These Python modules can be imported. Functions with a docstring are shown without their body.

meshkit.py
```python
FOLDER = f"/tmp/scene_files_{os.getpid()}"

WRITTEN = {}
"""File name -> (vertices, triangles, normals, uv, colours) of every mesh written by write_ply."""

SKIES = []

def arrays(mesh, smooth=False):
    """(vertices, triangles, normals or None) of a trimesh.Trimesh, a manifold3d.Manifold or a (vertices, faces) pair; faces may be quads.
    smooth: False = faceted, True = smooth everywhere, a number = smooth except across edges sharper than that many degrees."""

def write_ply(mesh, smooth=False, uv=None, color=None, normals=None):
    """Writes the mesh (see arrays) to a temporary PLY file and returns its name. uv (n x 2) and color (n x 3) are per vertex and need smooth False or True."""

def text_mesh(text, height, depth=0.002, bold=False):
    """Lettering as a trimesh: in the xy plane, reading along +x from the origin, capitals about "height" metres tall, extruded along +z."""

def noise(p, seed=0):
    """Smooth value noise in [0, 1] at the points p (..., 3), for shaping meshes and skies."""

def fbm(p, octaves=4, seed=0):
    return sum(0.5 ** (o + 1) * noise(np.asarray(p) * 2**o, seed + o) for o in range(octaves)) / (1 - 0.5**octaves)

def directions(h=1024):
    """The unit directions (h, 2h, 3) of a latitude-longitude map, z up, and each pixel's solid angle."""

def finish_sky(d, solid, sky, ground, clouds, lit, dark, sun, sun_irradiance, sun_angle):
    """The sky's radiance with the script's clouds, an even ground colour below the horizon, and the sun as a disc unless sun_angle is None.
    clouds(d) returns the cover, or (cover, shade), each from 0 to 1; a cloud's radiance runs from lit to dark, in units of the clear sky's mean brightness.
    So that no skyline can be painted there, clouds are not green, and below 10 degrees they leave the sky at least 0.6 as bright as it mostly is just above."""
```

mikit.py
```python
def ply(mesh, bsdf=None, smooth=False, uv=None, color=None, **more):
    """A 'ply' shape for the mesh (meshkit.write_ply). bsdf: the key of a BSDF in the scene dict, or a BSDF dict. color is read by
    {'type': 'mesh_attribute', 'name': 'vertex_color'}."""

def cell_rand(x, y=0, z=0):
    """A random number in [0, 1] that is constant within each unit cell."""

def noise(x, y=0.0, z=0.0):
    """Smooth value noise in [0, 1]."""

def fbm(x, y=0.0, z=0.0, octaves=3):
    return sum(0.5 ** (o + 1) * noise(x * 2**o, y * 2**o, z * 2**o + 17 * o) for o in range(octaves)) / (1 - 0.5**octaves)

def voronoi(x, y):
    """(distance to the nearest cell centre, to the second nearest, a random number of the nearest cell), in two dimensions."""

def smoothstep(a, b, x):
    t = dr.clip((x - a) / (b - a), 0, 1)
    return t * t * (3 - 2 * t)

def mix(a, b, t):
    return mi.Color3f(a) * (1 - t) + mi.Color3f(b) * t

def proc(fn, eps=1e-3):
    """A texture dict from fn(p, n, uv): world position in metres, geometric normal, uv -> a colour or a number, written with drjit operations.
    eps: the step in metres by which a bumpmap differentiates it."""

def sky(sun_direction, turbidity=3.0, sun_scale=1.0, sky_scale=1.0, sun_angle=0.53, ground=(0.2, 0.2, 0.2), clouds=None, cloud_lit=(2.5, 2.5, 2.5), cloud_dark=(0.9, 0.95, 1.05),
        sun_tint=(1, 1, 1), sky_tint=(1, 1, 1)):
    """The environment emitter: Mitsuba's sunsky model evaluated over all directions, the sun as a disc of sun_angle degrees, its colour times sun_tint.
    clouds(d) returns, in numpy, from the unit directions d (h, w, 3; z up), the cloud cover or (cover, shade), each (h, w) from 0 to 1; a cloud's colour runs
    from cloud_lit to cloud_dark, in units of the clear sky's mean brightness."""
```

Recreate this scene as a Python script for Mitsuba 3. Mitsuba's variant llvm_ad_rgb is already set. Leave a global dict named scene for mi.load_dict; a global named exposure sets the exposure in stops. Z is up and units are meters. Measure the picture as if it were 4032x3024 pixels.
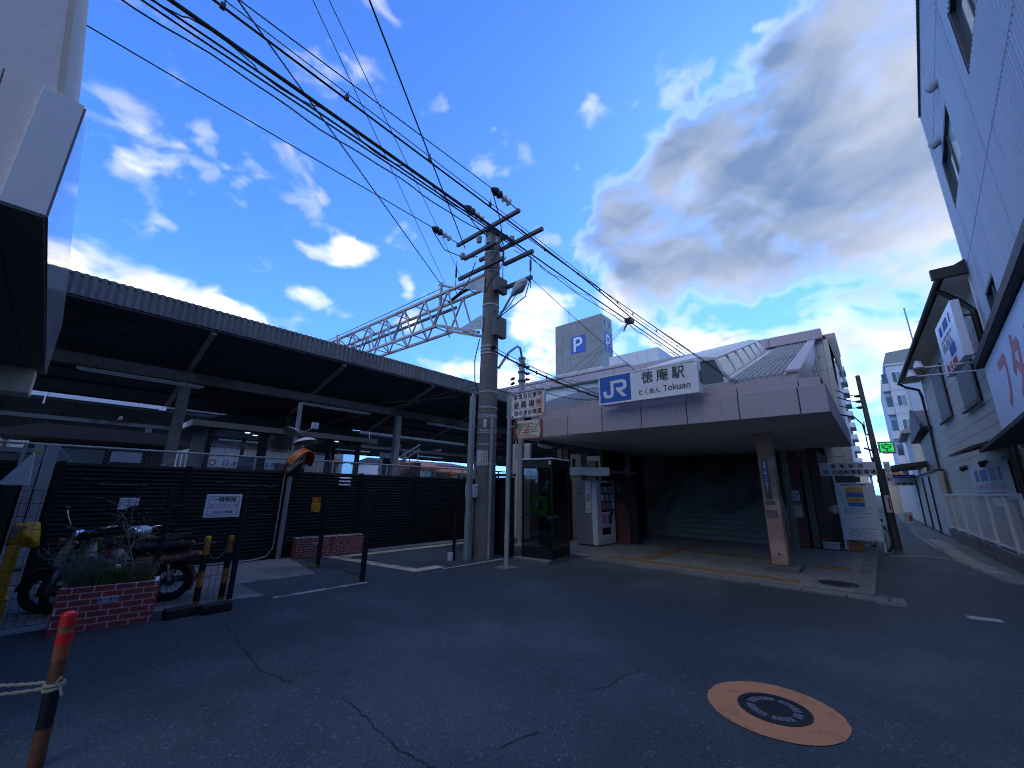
import math, random
import numpy as np, trimesh, drjit as dr, mitsuba as mi, mikit, meshkit
from mikit import proc, noise, fbm, voronoi, cell_rand, smoothstep, mix
from shapely.geometry import Polygon
from shapely import affinity
import manifold3d as m3

random.seed(7)
RNG = np.random.default_rng(7)
scene, labels = {}, {}

# ---------------------------------------------------------------- camera, sky, exposure
YAW, PITCH, ROLL, EYE = math.radians(41.805), math.radians(14.627), math.radians(0.946), np.array([0, 0, 1.6])
_f = np.array([-math.sin(YAW) * math.cos(PITCH), math.cos(YAW) * math.cos(PITCH), math.sin(PITCH)])
_r = np.array([math.cos(YAW), math.sin(YAW), 0]); _u = np.cross(_r, _f)
_up = -_r * math.sin(ROLL) + _u * math.cos(ROLL)
scene['camera'] = {'type': 'perspective', 'fov': 103.65, 'fov_axis': 'x', 'near_clip': 0.05, 'far_clip': 3000.0,
                   'to_world': mi.ScalarTransform4f().look_at(origin=EYE.tolist(), target=(EYE + _f).tolist(), up=_up.tolist())}
exposure = 2.95

def azel(az, el):
    a, e = math.radians(az), math.radians(el)
    return np.array([math.sin(a) * math.cos(e), math.cos(a) * math.cos(e), math.sin(e)])

# cloud banks: (azimuth from the rails, elevation, half width, half height, weight, thickness)
BANKS = [(0, 34, 17, 11, .70, 1.0), (-10, 40, 10, 7, .66, 1.0), (4, 44, 12, 7, .62, .9), (12, 38, 14, 13, .66, .9), (-21, 33, 10, 9, .58, .95), (-8, 27, 12, 5, .56, .9), (40, 30, 24, 20, .56, .95), (8, 26, 16, 9, .64, .95),
         (-21, 21, 6, 5, .42, .25), (-27, 32, 4, 3.5, .36, .1), (-17, 18, 10, 4.5, .42, .2), (-38, 22, 5, 6, .50, .08), (-31, 18, 7, 5, .46, .08), (-27, 27, 5, 6, .46, .1), (-45, 15, 8, 4, .44, .1), (-2, 13, 24, 6, .50, .35), (0, 5, 20, 3, .42, .2), (-55, 15, 7, 3, .32, .1),
         (-91, 20.5, 10, 4.5, .50, .06), (-80, 20, 8, 3.5, .46, .06), (-89, 28.5, 4.5, 3.5, .26, .12), (-77, 33.5, 5.5, 2.6, .38, .35), (-70, 30, 5, 1.8, .38, .12), (-60, 23, 4, 2.6, .40, .05), (-60, 28, 2.2, 1.8, .36, .1),
         (-69, 23.5, 3, 2.0, .38, .05), (-44, 42.5, 4.5, 2.6, .32, .35), (-55, 50, 3, 1.6, .26, .3), (-4, 50.5, 2, 1.2, .3, .1), (-35, 35, 3.5, 3, .30, .35)]

def clouds(d):
    el = np.degrees(np.arcsin(np.clip(d[..., 2], -1, 1))); az = np.degrees(np.arctan2(d[..., 0], d[..., 1]))
    q = d * np.array([1, 1, 1.35]) * 2.3
    warp = np.stack([meshkit.fbm(q * 2.6 + 5, 4), meshkit.fbm(q * 2.6 + 31, 4), meshkit.fbm(q * 2.6 + 57, 4)], -1) - .5
    q = q + .34 * warp
    n1 = meshkit.fbm(q * 4.2, 6, seed=3); n2 = meshkit.fbm(q * 13.0 + 11, 5, seed=9); n3 = meshkit.fbm(q * 1.5 + 3, 4, seed=5)
    m = np.zeros_like(el); th = np.zeros_like(el)
    wa, we = 16 * (meshkit.fbm(d * 5 + 3, 4) - .5), 9 * (meshkit.fbm(d * 5 + 43, 4) - .5)
    for a, e, w, h, s, t in BANKS:
        da = (az + wa - a + 180) % 360 - 180
        r2 = (da / w) ** 2 + ((el + we - e) / h) ** 2
        m = np.maximum(m, s * np.exp(-r2 ** 1.6)); th = np.maximum(th, t * np.exp(-r2 ** 1.5))
    rest = np.exp(-(((az - 170 + 180) % 360 - 180) / 62) ** 2) * .55 * smooth_np(3, 25, el)  # unseen bright cloud field behind the camera, added to light the plaza
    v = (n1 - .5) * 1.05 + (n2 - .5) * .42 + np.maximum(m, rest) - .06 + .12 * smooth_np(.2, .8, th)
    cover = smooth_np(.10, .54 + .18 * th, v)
    deep = smooth_np(.13, .38, v)
    low = smooth_np(34, 16, el)
    shade = smooth_np(.05, .6, th) * deep * np.clip(.84 + .4 * (n3 - .5) + .42 * (n1 - .5) - .30 * low - .12 * smooth_np(-8, 8, az), 0, 1) + 1.4 * (n2 - .42) * (1 - smooth_np(.1, .6, th)) + .12 * deep
    return np.clip(cover, 0, 1) * .97, np.clip(shade, 0, 1)

def smooth_np(a, b, x):
    t = np.clip((x - a) / (b - a), 0, 1)
    return t * t * (3 - 2 * t)

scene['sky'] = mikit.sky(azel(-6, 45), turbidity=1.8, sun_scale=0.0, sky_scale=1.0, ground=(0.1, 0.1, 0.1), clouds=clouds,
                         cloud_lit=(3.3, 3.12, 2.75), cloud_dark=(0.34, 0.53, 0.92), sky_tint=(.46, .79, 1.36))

# ---------------------------------------------------------------- materials
def refl(c):
    return c if isinstance(c, dict) else {'type': 'rgb', 'value': list(map(float, c if hasattr(c, '__len__') else (c, c, c)))}

def mat(name, base, rough=.6, metallic=0.0, spec=.5, bump=None, bscale=1.0, **more):
    b = {'type': 'principled', 'base_color': refl(base), 'roughness': rough, 'specular': spec, **more}
    if metallic: b['metallic'] = metallic
    if bump is not None: b = {'type': 'bumpmap', 'tex': proc(bump, eps=.002), 'scale': bscale, 'bsdf': b}
    scene['mat_' + name] = {'type': 'twosided', 'bsdf': b}
    return name

def t_asphalt(p, n, uv):
    g = noise(p.x * 140, p.y * 140, 3); s = noise(p.x * 55 + 9, p.y * 55, 5)
    w = fbm(p.x * .33 + 4, p.y * .33 + 2, 1.5, 4); w2 = fbm(p.x * 1.7, p.y * 1.7, 8.5, 3)
    base = mix((.032, .041, .046), (.060, .076, .083), smoothstep(.42, .66, w * .7 + w2 * .3))
    base = base * (.62 + .76 * g) + mix((0, 0, 0), (.05, .05, .05), smoothstep(.80, .95, s))
    chip = smoothstep(.985, .99, cell_rand(p.x * 90, p.y * 90, 7)) * smoothstep(.45, .6, noise(p.x * 4, p.y * 4, 2))
    return base + mi.Color3f(.10) * chip
def b_asphalt(p, n, uv): return noise(p.x * 120, p.y * 120, 1.0) * .6 + noise(p.x * 45, p.y * 45, 4.0) * .4
mat('asphalt', proc(t_asphalt), .62, spec=.5, bump=b_asphalt, bscale=.006)
def t_red(p, n, uv):
    g = noise(p.x * 130, p.y * 130, 3); w = fbm(p.x * .8, p.y * .8, 2.5, 4)
    return mix((.036, .027, .030), (.066, .048, .052), w) * (.7 + .6 * g)
mat('reddish_ground', proc(t_red), .85, bump=b_asphalt, bscale=.004)
def grain(c, k=30.0, amp=.35, big=1.2, stain=(0.25, 0.24, 0.22), st=.0):
    def fn(p, n, uv):
        g = fbm(p.x * k, p.y * k, p.z * k, 3); w = fbm(p.x * big + 3, p.y * big, p.z * big, 4)
        col = mi.Color3f(c) * (1 - amp + 2 * amp * (g * .5 + w * .5))
        return mix(col, mi.Color3f(c) * mi.Color3f(stain), st * smoothstep(.52, .68, w)) if st else col
    return proc(fn)
mat('concrete', grain((.27, .265, .25), 40, .3, 1.1, st=.45), .85)
mat('pad_concrete', grain((.17, .175, .175), 30, .35, .9, st=.5), .85)
mat('kerb', grain((.15, .15, .147), 50, .35, 2.0, st=.4), .85)
def t_paver(p, n, uv):
    cx, cy = p.x / .1, p.y / .1
    j = smoothstep(.0, .07, dr.minimum(cx - dr.floor(cx), 1 - (cx - dr.floor(cx)))) * smoothstep(.0, .07, dr.minimum(cy - dr.floor(cy), 1 - (cy - dr.floor(cy))))
    w = fbm(p.x * 1.3, p.y * 1.3, 2, 4)
    return mix((.12, .12, .113), mix((.17, .17, .162), (.24, .24, .226), w) * (.85 + .3 * cell_rand(cx, cy, 3)), j)
mat('paver', proc(t_paver), .8)
mat('tactile', grain((.23, .165, .07), 60, .4, 3.0, st=.6), .75)
mat('tactile_pale', grain((.46, .40, .29), 60, .35, 3.0, st=.6), .75)
mat('road_white', grain((.33, .34, .33), 70, .4, 4.0, st=.75), .8)
mat('ring_orange', grain((.56, .23, .095), 90, .3, 13.0, stain=(.55, .55, .55), st=.45), .75)
mat('cast_iron', grain((.035, .035, .04), 60, .3), .5, .6)
mat('cover_pale', grain((.13, .135, .15), 60, .3, 6.0, st=.5), .7)
mat('tar', (.012, .012, .013), .7)
mat('fence_brown', grain((.011, .0085, .0088), 12, .45, 2.2, stain=(1.9, 1.8, 1.7), st=.7), .6, spec=.25)
mat('scuff', (.17, .17, .165), .8)
mat('galv', grain((.40, .43, .44), 14, .25, 1.0, st=.25), .5, .35)
mat('pipe_grey', grain((.27, .32, .325), 14, .25, 1.0, st=.3), .5, .2)
mat('dark_steel', (.07, .072, .078), .5, .3)
mat('black_metal', (.008, .008, .010), .45)
mat('black_matte', (.010, .010, .011), .8)
mat('rubber', (.012, .012, .012), .75)
def t_corr(p, n, uv):
    w = fbm(p.y * 1.2, p.x, p.z * 1.5, 4); s = fbm(p.y * 9, p.x * 9, p.z * 1.2, 3)
    return mix((.13, .136, .14), (.27, .28, .28), w * .5 + s * .5)
mat('slate', proc(t_corr), .8)
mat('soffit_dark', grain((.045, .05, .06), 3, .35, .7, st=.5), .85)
mat('beam', grain((.26, .24, .21), 8, .25, 1.2, stain=(.3, .25, .2), st=.7), .75)
mat('post_pale', grain((.42, .41, .35), 8, .25, 1.6, stain=(.35, .3, .25), st=.5), .75)
mat('tube_case', (.62, .61, .54), .5)
mat('fascia_pale', grain((.62, .53, .42), 5, .15, .8), .6)
mat('white_band', grain((.68, .71, .74), 5, .12, .6), .5)
mat('pole_concrete', grain((.15, .15, .148), 30, .25, 1.3, stain=(.45, .43, .4), st=.6), .85)
mat('truss', grain((.42, .415, .41), 6, .25, 1.5, stain=(.75, .5, .38), st=.8), .6, .15)
mat('insulator', (.45, .46, .46), .25)
mat('wire', (.012, .012, .014), .6)
def t_pink(p, n, uv):
    w = fbm(p.x * .6 + 2, p.y * .6, p.z * .6, 3); g = fbm(p.x * 40, p.y * 40, p.z * 40, 2)
    run = smoothstep(.56, .80, fbm(p.x * 9, p.y * 9, p.z * .45, 3)) * (.35 + .65 * smoothstep(.4, .6, noise(p.x * 1.7, p.y * 1.7, p.z * 1.2)))
    return mix((.355, .30, .325), (.40, .345, .365), w) * (.93 + .14 * g) * (1 - .22 * run)
mat('panel_pink', proc(t_pink), .4)
mat('panel_joint', (.05, .045, .05), .8)
mat('station_soffit', grain((.42, .43, .40), 6, .15, .5), .85)
mat('station_white', grain((.55, .585, .58), 4, .07, .5, st=.1), .5)
mat('roof_rib', grain((.30, .315, .33), 5, .12, .7, st=.25), .5)
mat('sky_glass', (.10, .13, .14), .12, spec=.7)
mat('column_brown', grain((.45, .26, .185), 10, .2, 2.2, stain=(1.35, 1.5, 1.6), st=.7), .7)
mat('dark_red', grain((.15, .055, .045), 8, .25, 1.5, st=.3), .6)
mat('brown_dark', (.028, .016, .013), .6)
mat('stair', grain((.26, .25, .215), 14, .3, 1.2, st=.5), .8)
mat('interior', (.26, .26, .22), .85)
mat('white_paint', (.74, .75, .76), .45)
mat('sign_white', (.70, .72, .74), .35)
mat('jr_blue', (.022, .105, .42), .35)
mat('ink', (.012, .012, .014), .6)
mat('ink_grey', (.035, .04, .045), .5)
mat('ink_green', (.03, .10, .06), .6)
mat('ink_pink', (.52, .22, .36), .6)
mat('ink_blue', (.05, .11, .32), .6)
mat('ink_red', (.50, .045, .04), .6)
mat('plate_blue', (.020, .045, .15), .4)
mat('rust_dark', grain((.14, .05, .022), 40, .4, 6, stain=(.35, .4, .5), st=.7), .7)
mat('letter_red', (.60, .20, .19), .5)
mat('shutter', (.13, .125, .115), .6)
mat('ink_soft', (.30, .31, .33), .6)
def t_evac(p, n, uv):
    w = fbm(p.x * 5, p.z * 5, 3, 4) + .40 * smoothstep(-5.9, -5.05, p.x) - .2
    r = smoothstep(.90, 1.02, fbm(p.x * 9, p.z * 6, 1, 4) + .42 * smoothstep(.08, .0, dr.minimum(p.z - 3.14, 3.72 - p.z)))
    return mix(mix((.74, .73, .70), (.72, .46, .34), smoothstep(.35, .8, w)), (.22, .07, .03), r)
mat('evac_sheet', proc(t_evac), .5)
def t_rust(p, n, uv):
    e = dr.minimum(p.x + 5.97, -5.14 - p.x)
    w = fbm(p.x * 7, p.z * 3.2, 3, 4) + .45 * smoothstep(.16, .0, e) + .18 * smoothstep(2.85, 2.68, p.z)
    return mix(mix((.66, .60, .50), (.66, .38, .22), smoothstep(.42, .62, w)), (.16, .05, .025), smoothstep(.68, .85, w))
mat('rust_sheet', proc(t_rust), .65)
mat('brick_red', grain((.34, .055, .055), 60, .3, 6.0), .65)
mat('mortar', (.72, .70, .70), .8)
mat('soil', grain((.03, .022, .016), 40, .4), .95)
def t_leaf(a, b):
    return proc(lambda p, n, uv: mix(a, b, noise(p.x * 14, p.y * 14, p.z * 14)))
mat('leaf_green', t_leaf((.05, .10, .022), (.16, .25, .06)), .6)
mat('leaf_grey', t_leaf((.09, .12, .09), (.20, .25, .19)), .7)
mat('leaf_dry', t_leaf((.10, .075, .035), (.22, .18, .085)), .8)
mat('twig', grain((.24, .19, .14), 40, .3), .85)
mat('orange_post', grain((.42, .15, .03), 25, .2, 4, stain=(.4, .4, .4), st=.5), .5)
mat('yellow_band', (.72, .42, .03), .4)
mat('red_reflector', (.62, .02, .02), .25)
mat('yellow_paint', grain((.62, .32, .02), 20, .12, 3, stain=(.6, .55, .5), st=.4), .4)
mat('orange_rust', grain((.26, .085, .022), 30, .35, 6, stain=(.4, .4, .4), st=.7), .6)
mat('rope', (.27, .26, .20), .8)
mat('red_paint', (.28, .015, .02), .25)
mat('cream_paint', (.55, .52, .45), .3)
mat('purple_paint', (.030, .008, .022), .2)
mat('dark_paint', (.012, .013, .018), .22)
mat('brown_seat', (.13, .06, .04), .5)
mat('chrome', (.72, .73, .74), .15, 1.0)
mat('mirror_face', (.55, .57, .60), .04, 1.0)
mat('hood_orange', (.62, .16, .035), .4)
mat('hood_red', (.42, .02, .02), .4)
mat('green_phone', (.06, .42, .03), .35)
mat('vend_white', (.62, .64, .66), .35)
mat('vend_side', (.20, .22, .25), .35)
mat('product_a', (.35, .06, .05), .4)
mat('product_b', (.06, .20, .16), .4)
mat('product_c', (.10, .14, .35), .4)
mat('board_grey', grain((.16, .15, .13), 6, .3, 2), .7)
def t_clad(p, n, uv):
    run = smoothstep(.58, .80, fbm(p.x * 7, p.y * 7, p.z * .30, 3))
    return mix((.36, .355, .365), (.44, .43, .435), fbm(p.x * .6, p.y * .6, p.z * .6, 4)) * (1 - .20 * run)
mat('cladding', proc(t_clad), .33)
mat('window_glass', (.05, .065, .07), .06, spec=.8)
mat('frosted', (.20, .26, .27), .25)
mat('cream_wall', grain((.58, .53, .43), 20, .12, .8, stain=(.8, .78, .72), st=.4), .7)
mat('stucco', grain((.44, .385, .345), 45, .2, .9), .85)
mat('stucco_light', grain((.80, .74, .70), 45, .14, .9), .85)
mat('box_white', (.76, .76, .77), .4)
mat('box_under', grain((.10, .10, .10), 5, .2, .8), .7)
mat('gloss_panel', (.22, .23, .25), .05, spec=.9)
mat('roof_tile_dark', grain((.045, .04, .042), 12, .3), .6)
mat('roof_orange', grain((.32, .11, .05), 12, .3), .7)
mat('siding', grain((.52, .46, .375), 25, .1, .7, stain=(.85, .83, .8), st=.3), .6)
mat('apt_white', grain((.54, .56, .60), 4, .06, .3), .6)
mat('apt_blue', (.36, .42, .50), .6)
mat('tower_grey', grain((.26, .275, .265), 1.5, .1, .4), .7)
mat('tower_green', grain((.36, .375, .33), 1.5, .1, .4), .7)
mat('tower_pale', grain((.48, .49, .47), 1.5, .1, .4), .7)
mat('yellow_wall', grain((.45, .30, .09), 3, .12, .5), .8)
mat('block', grain((.19, .185, .175), 25, .35, 1.5, st=.6), .9)
mat('block_white', (.36, .38, .41), .7)
mat('drain_brown', (.035, .028, .026), .45)
mat('sheet_white', (.52, .56, .60), .6)
mat('tarp_dark', (.03, .026, .03), .7)
scene['mat_glass'] = {'type': 'thindielectric'}
scene['mat_smoke'] = {'type': 'thindielectric', 'specular_transmittance': refl((.42, .44, .46))}
def glow(c): return {'emitter': {'type': 'area', 'radiance': refl(c)}}

# ---------------------------------------------------------------- mesh and scene helpers
X_, Y_, Z_ = np.eye(3)
def cat(ms): return trimesh.util.concatenate([m for m in ms if m is not None])
def bx(x0, x1, y0, y1, z0, z1, c=0.0):
    if c:
        lo, hi = np.array([x0, y0, z0]), np.array([x1, y1, z1]); P = []
        for sx in (0, 1):
            for sy in (0, 1):
                for sz in (0, 1):
                    q = np.where([sx, sy, sz], hi, lo); s = np.where([sx, sy, sz], -c, c)
                    for k in range(3):
                        w = q + s; w[k] = q[k]; P.append(w)
        return trimesh.Trimesh(np.array(P)).convex_hull
    b = trimesh.creation.box([x1 - x0, y1 - y0, z1 - z0]); b.apply_translation([(x0 + x1) / 2, (y0 + y1) / 2, (z0 + z1) / 2])
    return b
def frame(o, r, u, n=None):
    r, u = np.array(r, float), np.array(u, float); n = np.cross(r, u) if n is None else np.array(n, float)
    M = np.eye(4); M[:3, 0], M[:3, 1], M[:3, 2], M[:3, 3] = r, u, n, o
    return M
def put(m, M):
    m = m.copy(); m.apply_transform(M); return m
def rz(a, o=(0, 0, 0)): return trimesh.transformations.rotation_matrix(math.radians(a), [0, 0, 1], o)
def ori(t):
    t = np.asarray(t, float) / (np.linalg.norm(t) + 1e-12)
    a = np.cross(t, [0, 0, 1.0] if abs(t[2]) < .95 else [0, 1.0, 0]); a /= np.linalg.norm(a)
    return t, a, np.cross(a, t)
def beam(p, q, w, h):
    p, q = np.array(p, float), np.array(q, float); t, a, b = ori(q - p)
    L = np.linalg.norm(q - p); m = trimesh.creation.box([w, h, L])
    M = np.eye(4); M[:3, 0], M[:3, 1], M[:3, 2], M[:3, 3] = a, np.cross(t, a), t, (p + q) / 2
    m.apply_transform(M); return m
def cyl(p, q, r0, r1=None, n=12):
    p, q = np.array(p, float), np.array(q, float); r1 = r0 if r1 is None else r1
    t, a, b = ori(q - p); an = np.arange(n) * 2 * np.pi / n; ring = np.cos(an)[:, None] * a + np.sin(an)[:, None] * b
    v = np.vstack([p + ring * r0, q + ring * r1, [p], [q]]); i = np.arange(n); j = (i + 1) % n
    f = np.vstack([np.stack([i, j, j + n], 1), np.stack([i, j + n, i + n], 1), np.stack([j, i, i * 0 + 2 * n], 1), np.stack([i + n, j + n, i * 0 + 2 * n + 1], 1)])
    m = trimesh.Trimesh(v, f, process=False); m.fix_normals(); return m
def tube(pts, r, n=6):
    p = np.asarray(pts, float); t = np.gradient(p, axis=0); t /= np.linalg.norm(t, axis=1, keepdims=True) + 1e-12
    ref = np.array([0, 0, 1.0]) if np.abs(t[:, 2]).mean() < .9 else np.array([0, 1.0, 0])
    a = np.cross(t, ref); a /= np.linalg.norm(a, axis=1, keepdims=True) + 1e-12; b = np.cross(t, a)
    an = np.arange(n) * 2 * np.pi / n; rr = np.broadcast_to(r, (len(p),))[:, None, None]
    v = (p[:, None] + rr * (np.cos(an)[None, :, None] * a[:, None] + np.sin(an)[None, :, None] * b[:, None])).reshape(-1, 3)
    i, j = np.meshgrid(np.arange(len(p) - 1), np.arange(n), indexing='ij')
    q = np.stack([i * n + j, i * n + (j + 1) % n, (i + 1) * n + (j + 1) % n, (i + 1) * n + j], -1).reshape(-1, 4)
    v = np.vstack([v, p[:1], p[-1:]]); k = np.arange(n); L = (len(p) - 1) * n
    f = np.vstack([q[:, [0, 2, 1]], q[:, [0, 3, 2]], np.stack([k, (k + 1) % n, k * 0 + len(v) - 2], 1), np.stack([L + (k + 1) % n, L + k, k * 0 + len(v) - 1], 1)])
    return trimesh.Trimesh(v, f, process=False)
def curve(p, q, sag=0.0, n=14):
    t = np.linspace(0, 1, n)[:, None]; p, q = np.array(p, float), np.array(q, float)
    c = p + (q - p) * t; c[:, 2] -= (4 * sag * t * (1 - t))[:, 0]; return c
def lathe(prof, n=20):
    pr = np.asarray(prof, float); an = np.arange(n) * 2 * np.pi / n
    v = np.stack([pr[:, None, 0] * np.cos(an), pr[:, None, 0] * np.sin(an), np.broadcast_to(pr[:, None, 1], (len(pr), n))], -1).reshape(-1, 3)
    i, j = np.meshgrid(np.arange(len(pr) - 1), np.arange(n), indexing='ij')
    q = np.stack([i * n + j, i * n + (j + 1) % n, (i + 1) * n + (j + 1) % n, (i + 1) * n + j], -1).reshape(-1, 4)
    return trimesh.Trimesh(v, np.vstack([q[:, [0, 1, 2]], q[:, [0, 2, 3]]]), process=False)
def ext(poly, h): return trimesh.creation.extrude_polygon(poly, h, engine='earcut')
def prism_y(pts, y0, y1):      # polygon in (x, z), extruded along y
    m = ext(Polygon(pts), y1 - y0); return put(m, frame((0, y1, 0), X_, Z_, -Y_))
def prism_x(pts, x0, x1):      # polygon in (y, z), extruded along x
    m = ext(Polygon(pts), x1 - x0); return put(m, frame((x0, 0, 0), Y_, Z_, X_))
def sheet(pts, z, t=.0): # flat ground sheet at height z
    if t: return put(ext(Polygon(pts), t), trimesh.transformations.translation_matrix([0, 0, z - t]))
    v, f = trimesh.creation.triangulate_polygon(Polygon(pts), engine='earcut')
    return trimesh.Trimesh(np.column_stack([v, np.full(len(v), z)]), f, process=False)
def hull(spheres, n=10):
    return m3.Manifold.batch_hull([m3.Manifold.sphere(r, n).translate(list(map(float, c))) for c, r in spheres])
def man(m):
    w = m.to_mesh(); return trimesh.Trimesh(np.array(w.vert_properties[:, :3]), np.array(w.tri_verts), process=False)
def blob(spheres, n=14): return man(hull(spheres, n))
def torus(R, r, n=28, k=8):
    return lathe([(R + r * math.cos(a), r * math.sin(a)) for a in np.linspace(0, 2 * np.pi, k + 1)], n)

COUNT = {}
def number(key):
    k = COUNT.get(key, 0); COUNT[key] = k + 1
    return key if k == 0 else f'{key}_{k:03d}'
def tag(key, label=None, category=None, group=None, kind=None):
    labels[key] = {k: v for k, v in dict(label=label, category=category, group=group, kind=kind).items() if v}
    return key
def thing(name, label, cat_, group=None): return tag(number(name), label, cat_, group)
def part(parent, name, mesh, m, smooth=False, label=None, kind=None, **more):
    key = number(parent + '__' + name)
    scene[key] = mikit.ply(mesh, 'mat_' + m, smooth=smooth, **more)
    if name in ('print', 'small_print', 'lettered_band', 'wire_mesh', 'worn_edge', 'pattern'): kind = 'stuff'
    if label or kind: tag(key, label, kind=kind)
    return key
def single(name, label, cat_, mesh, m, group=None, smooth=False, **more):
    key = thing(name, label, cat_, group); scene[key] = mikit.ply(mesh, 'mat_' + m, smooth=smooth, **more); return key
def structure(name, mesh, m, smooth=False):
    key = number(name); scene[key] = mikit.ply(mesh, 'mat_' + m, smooth=smooth); tag(key, kind='structure'); return key

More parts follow.
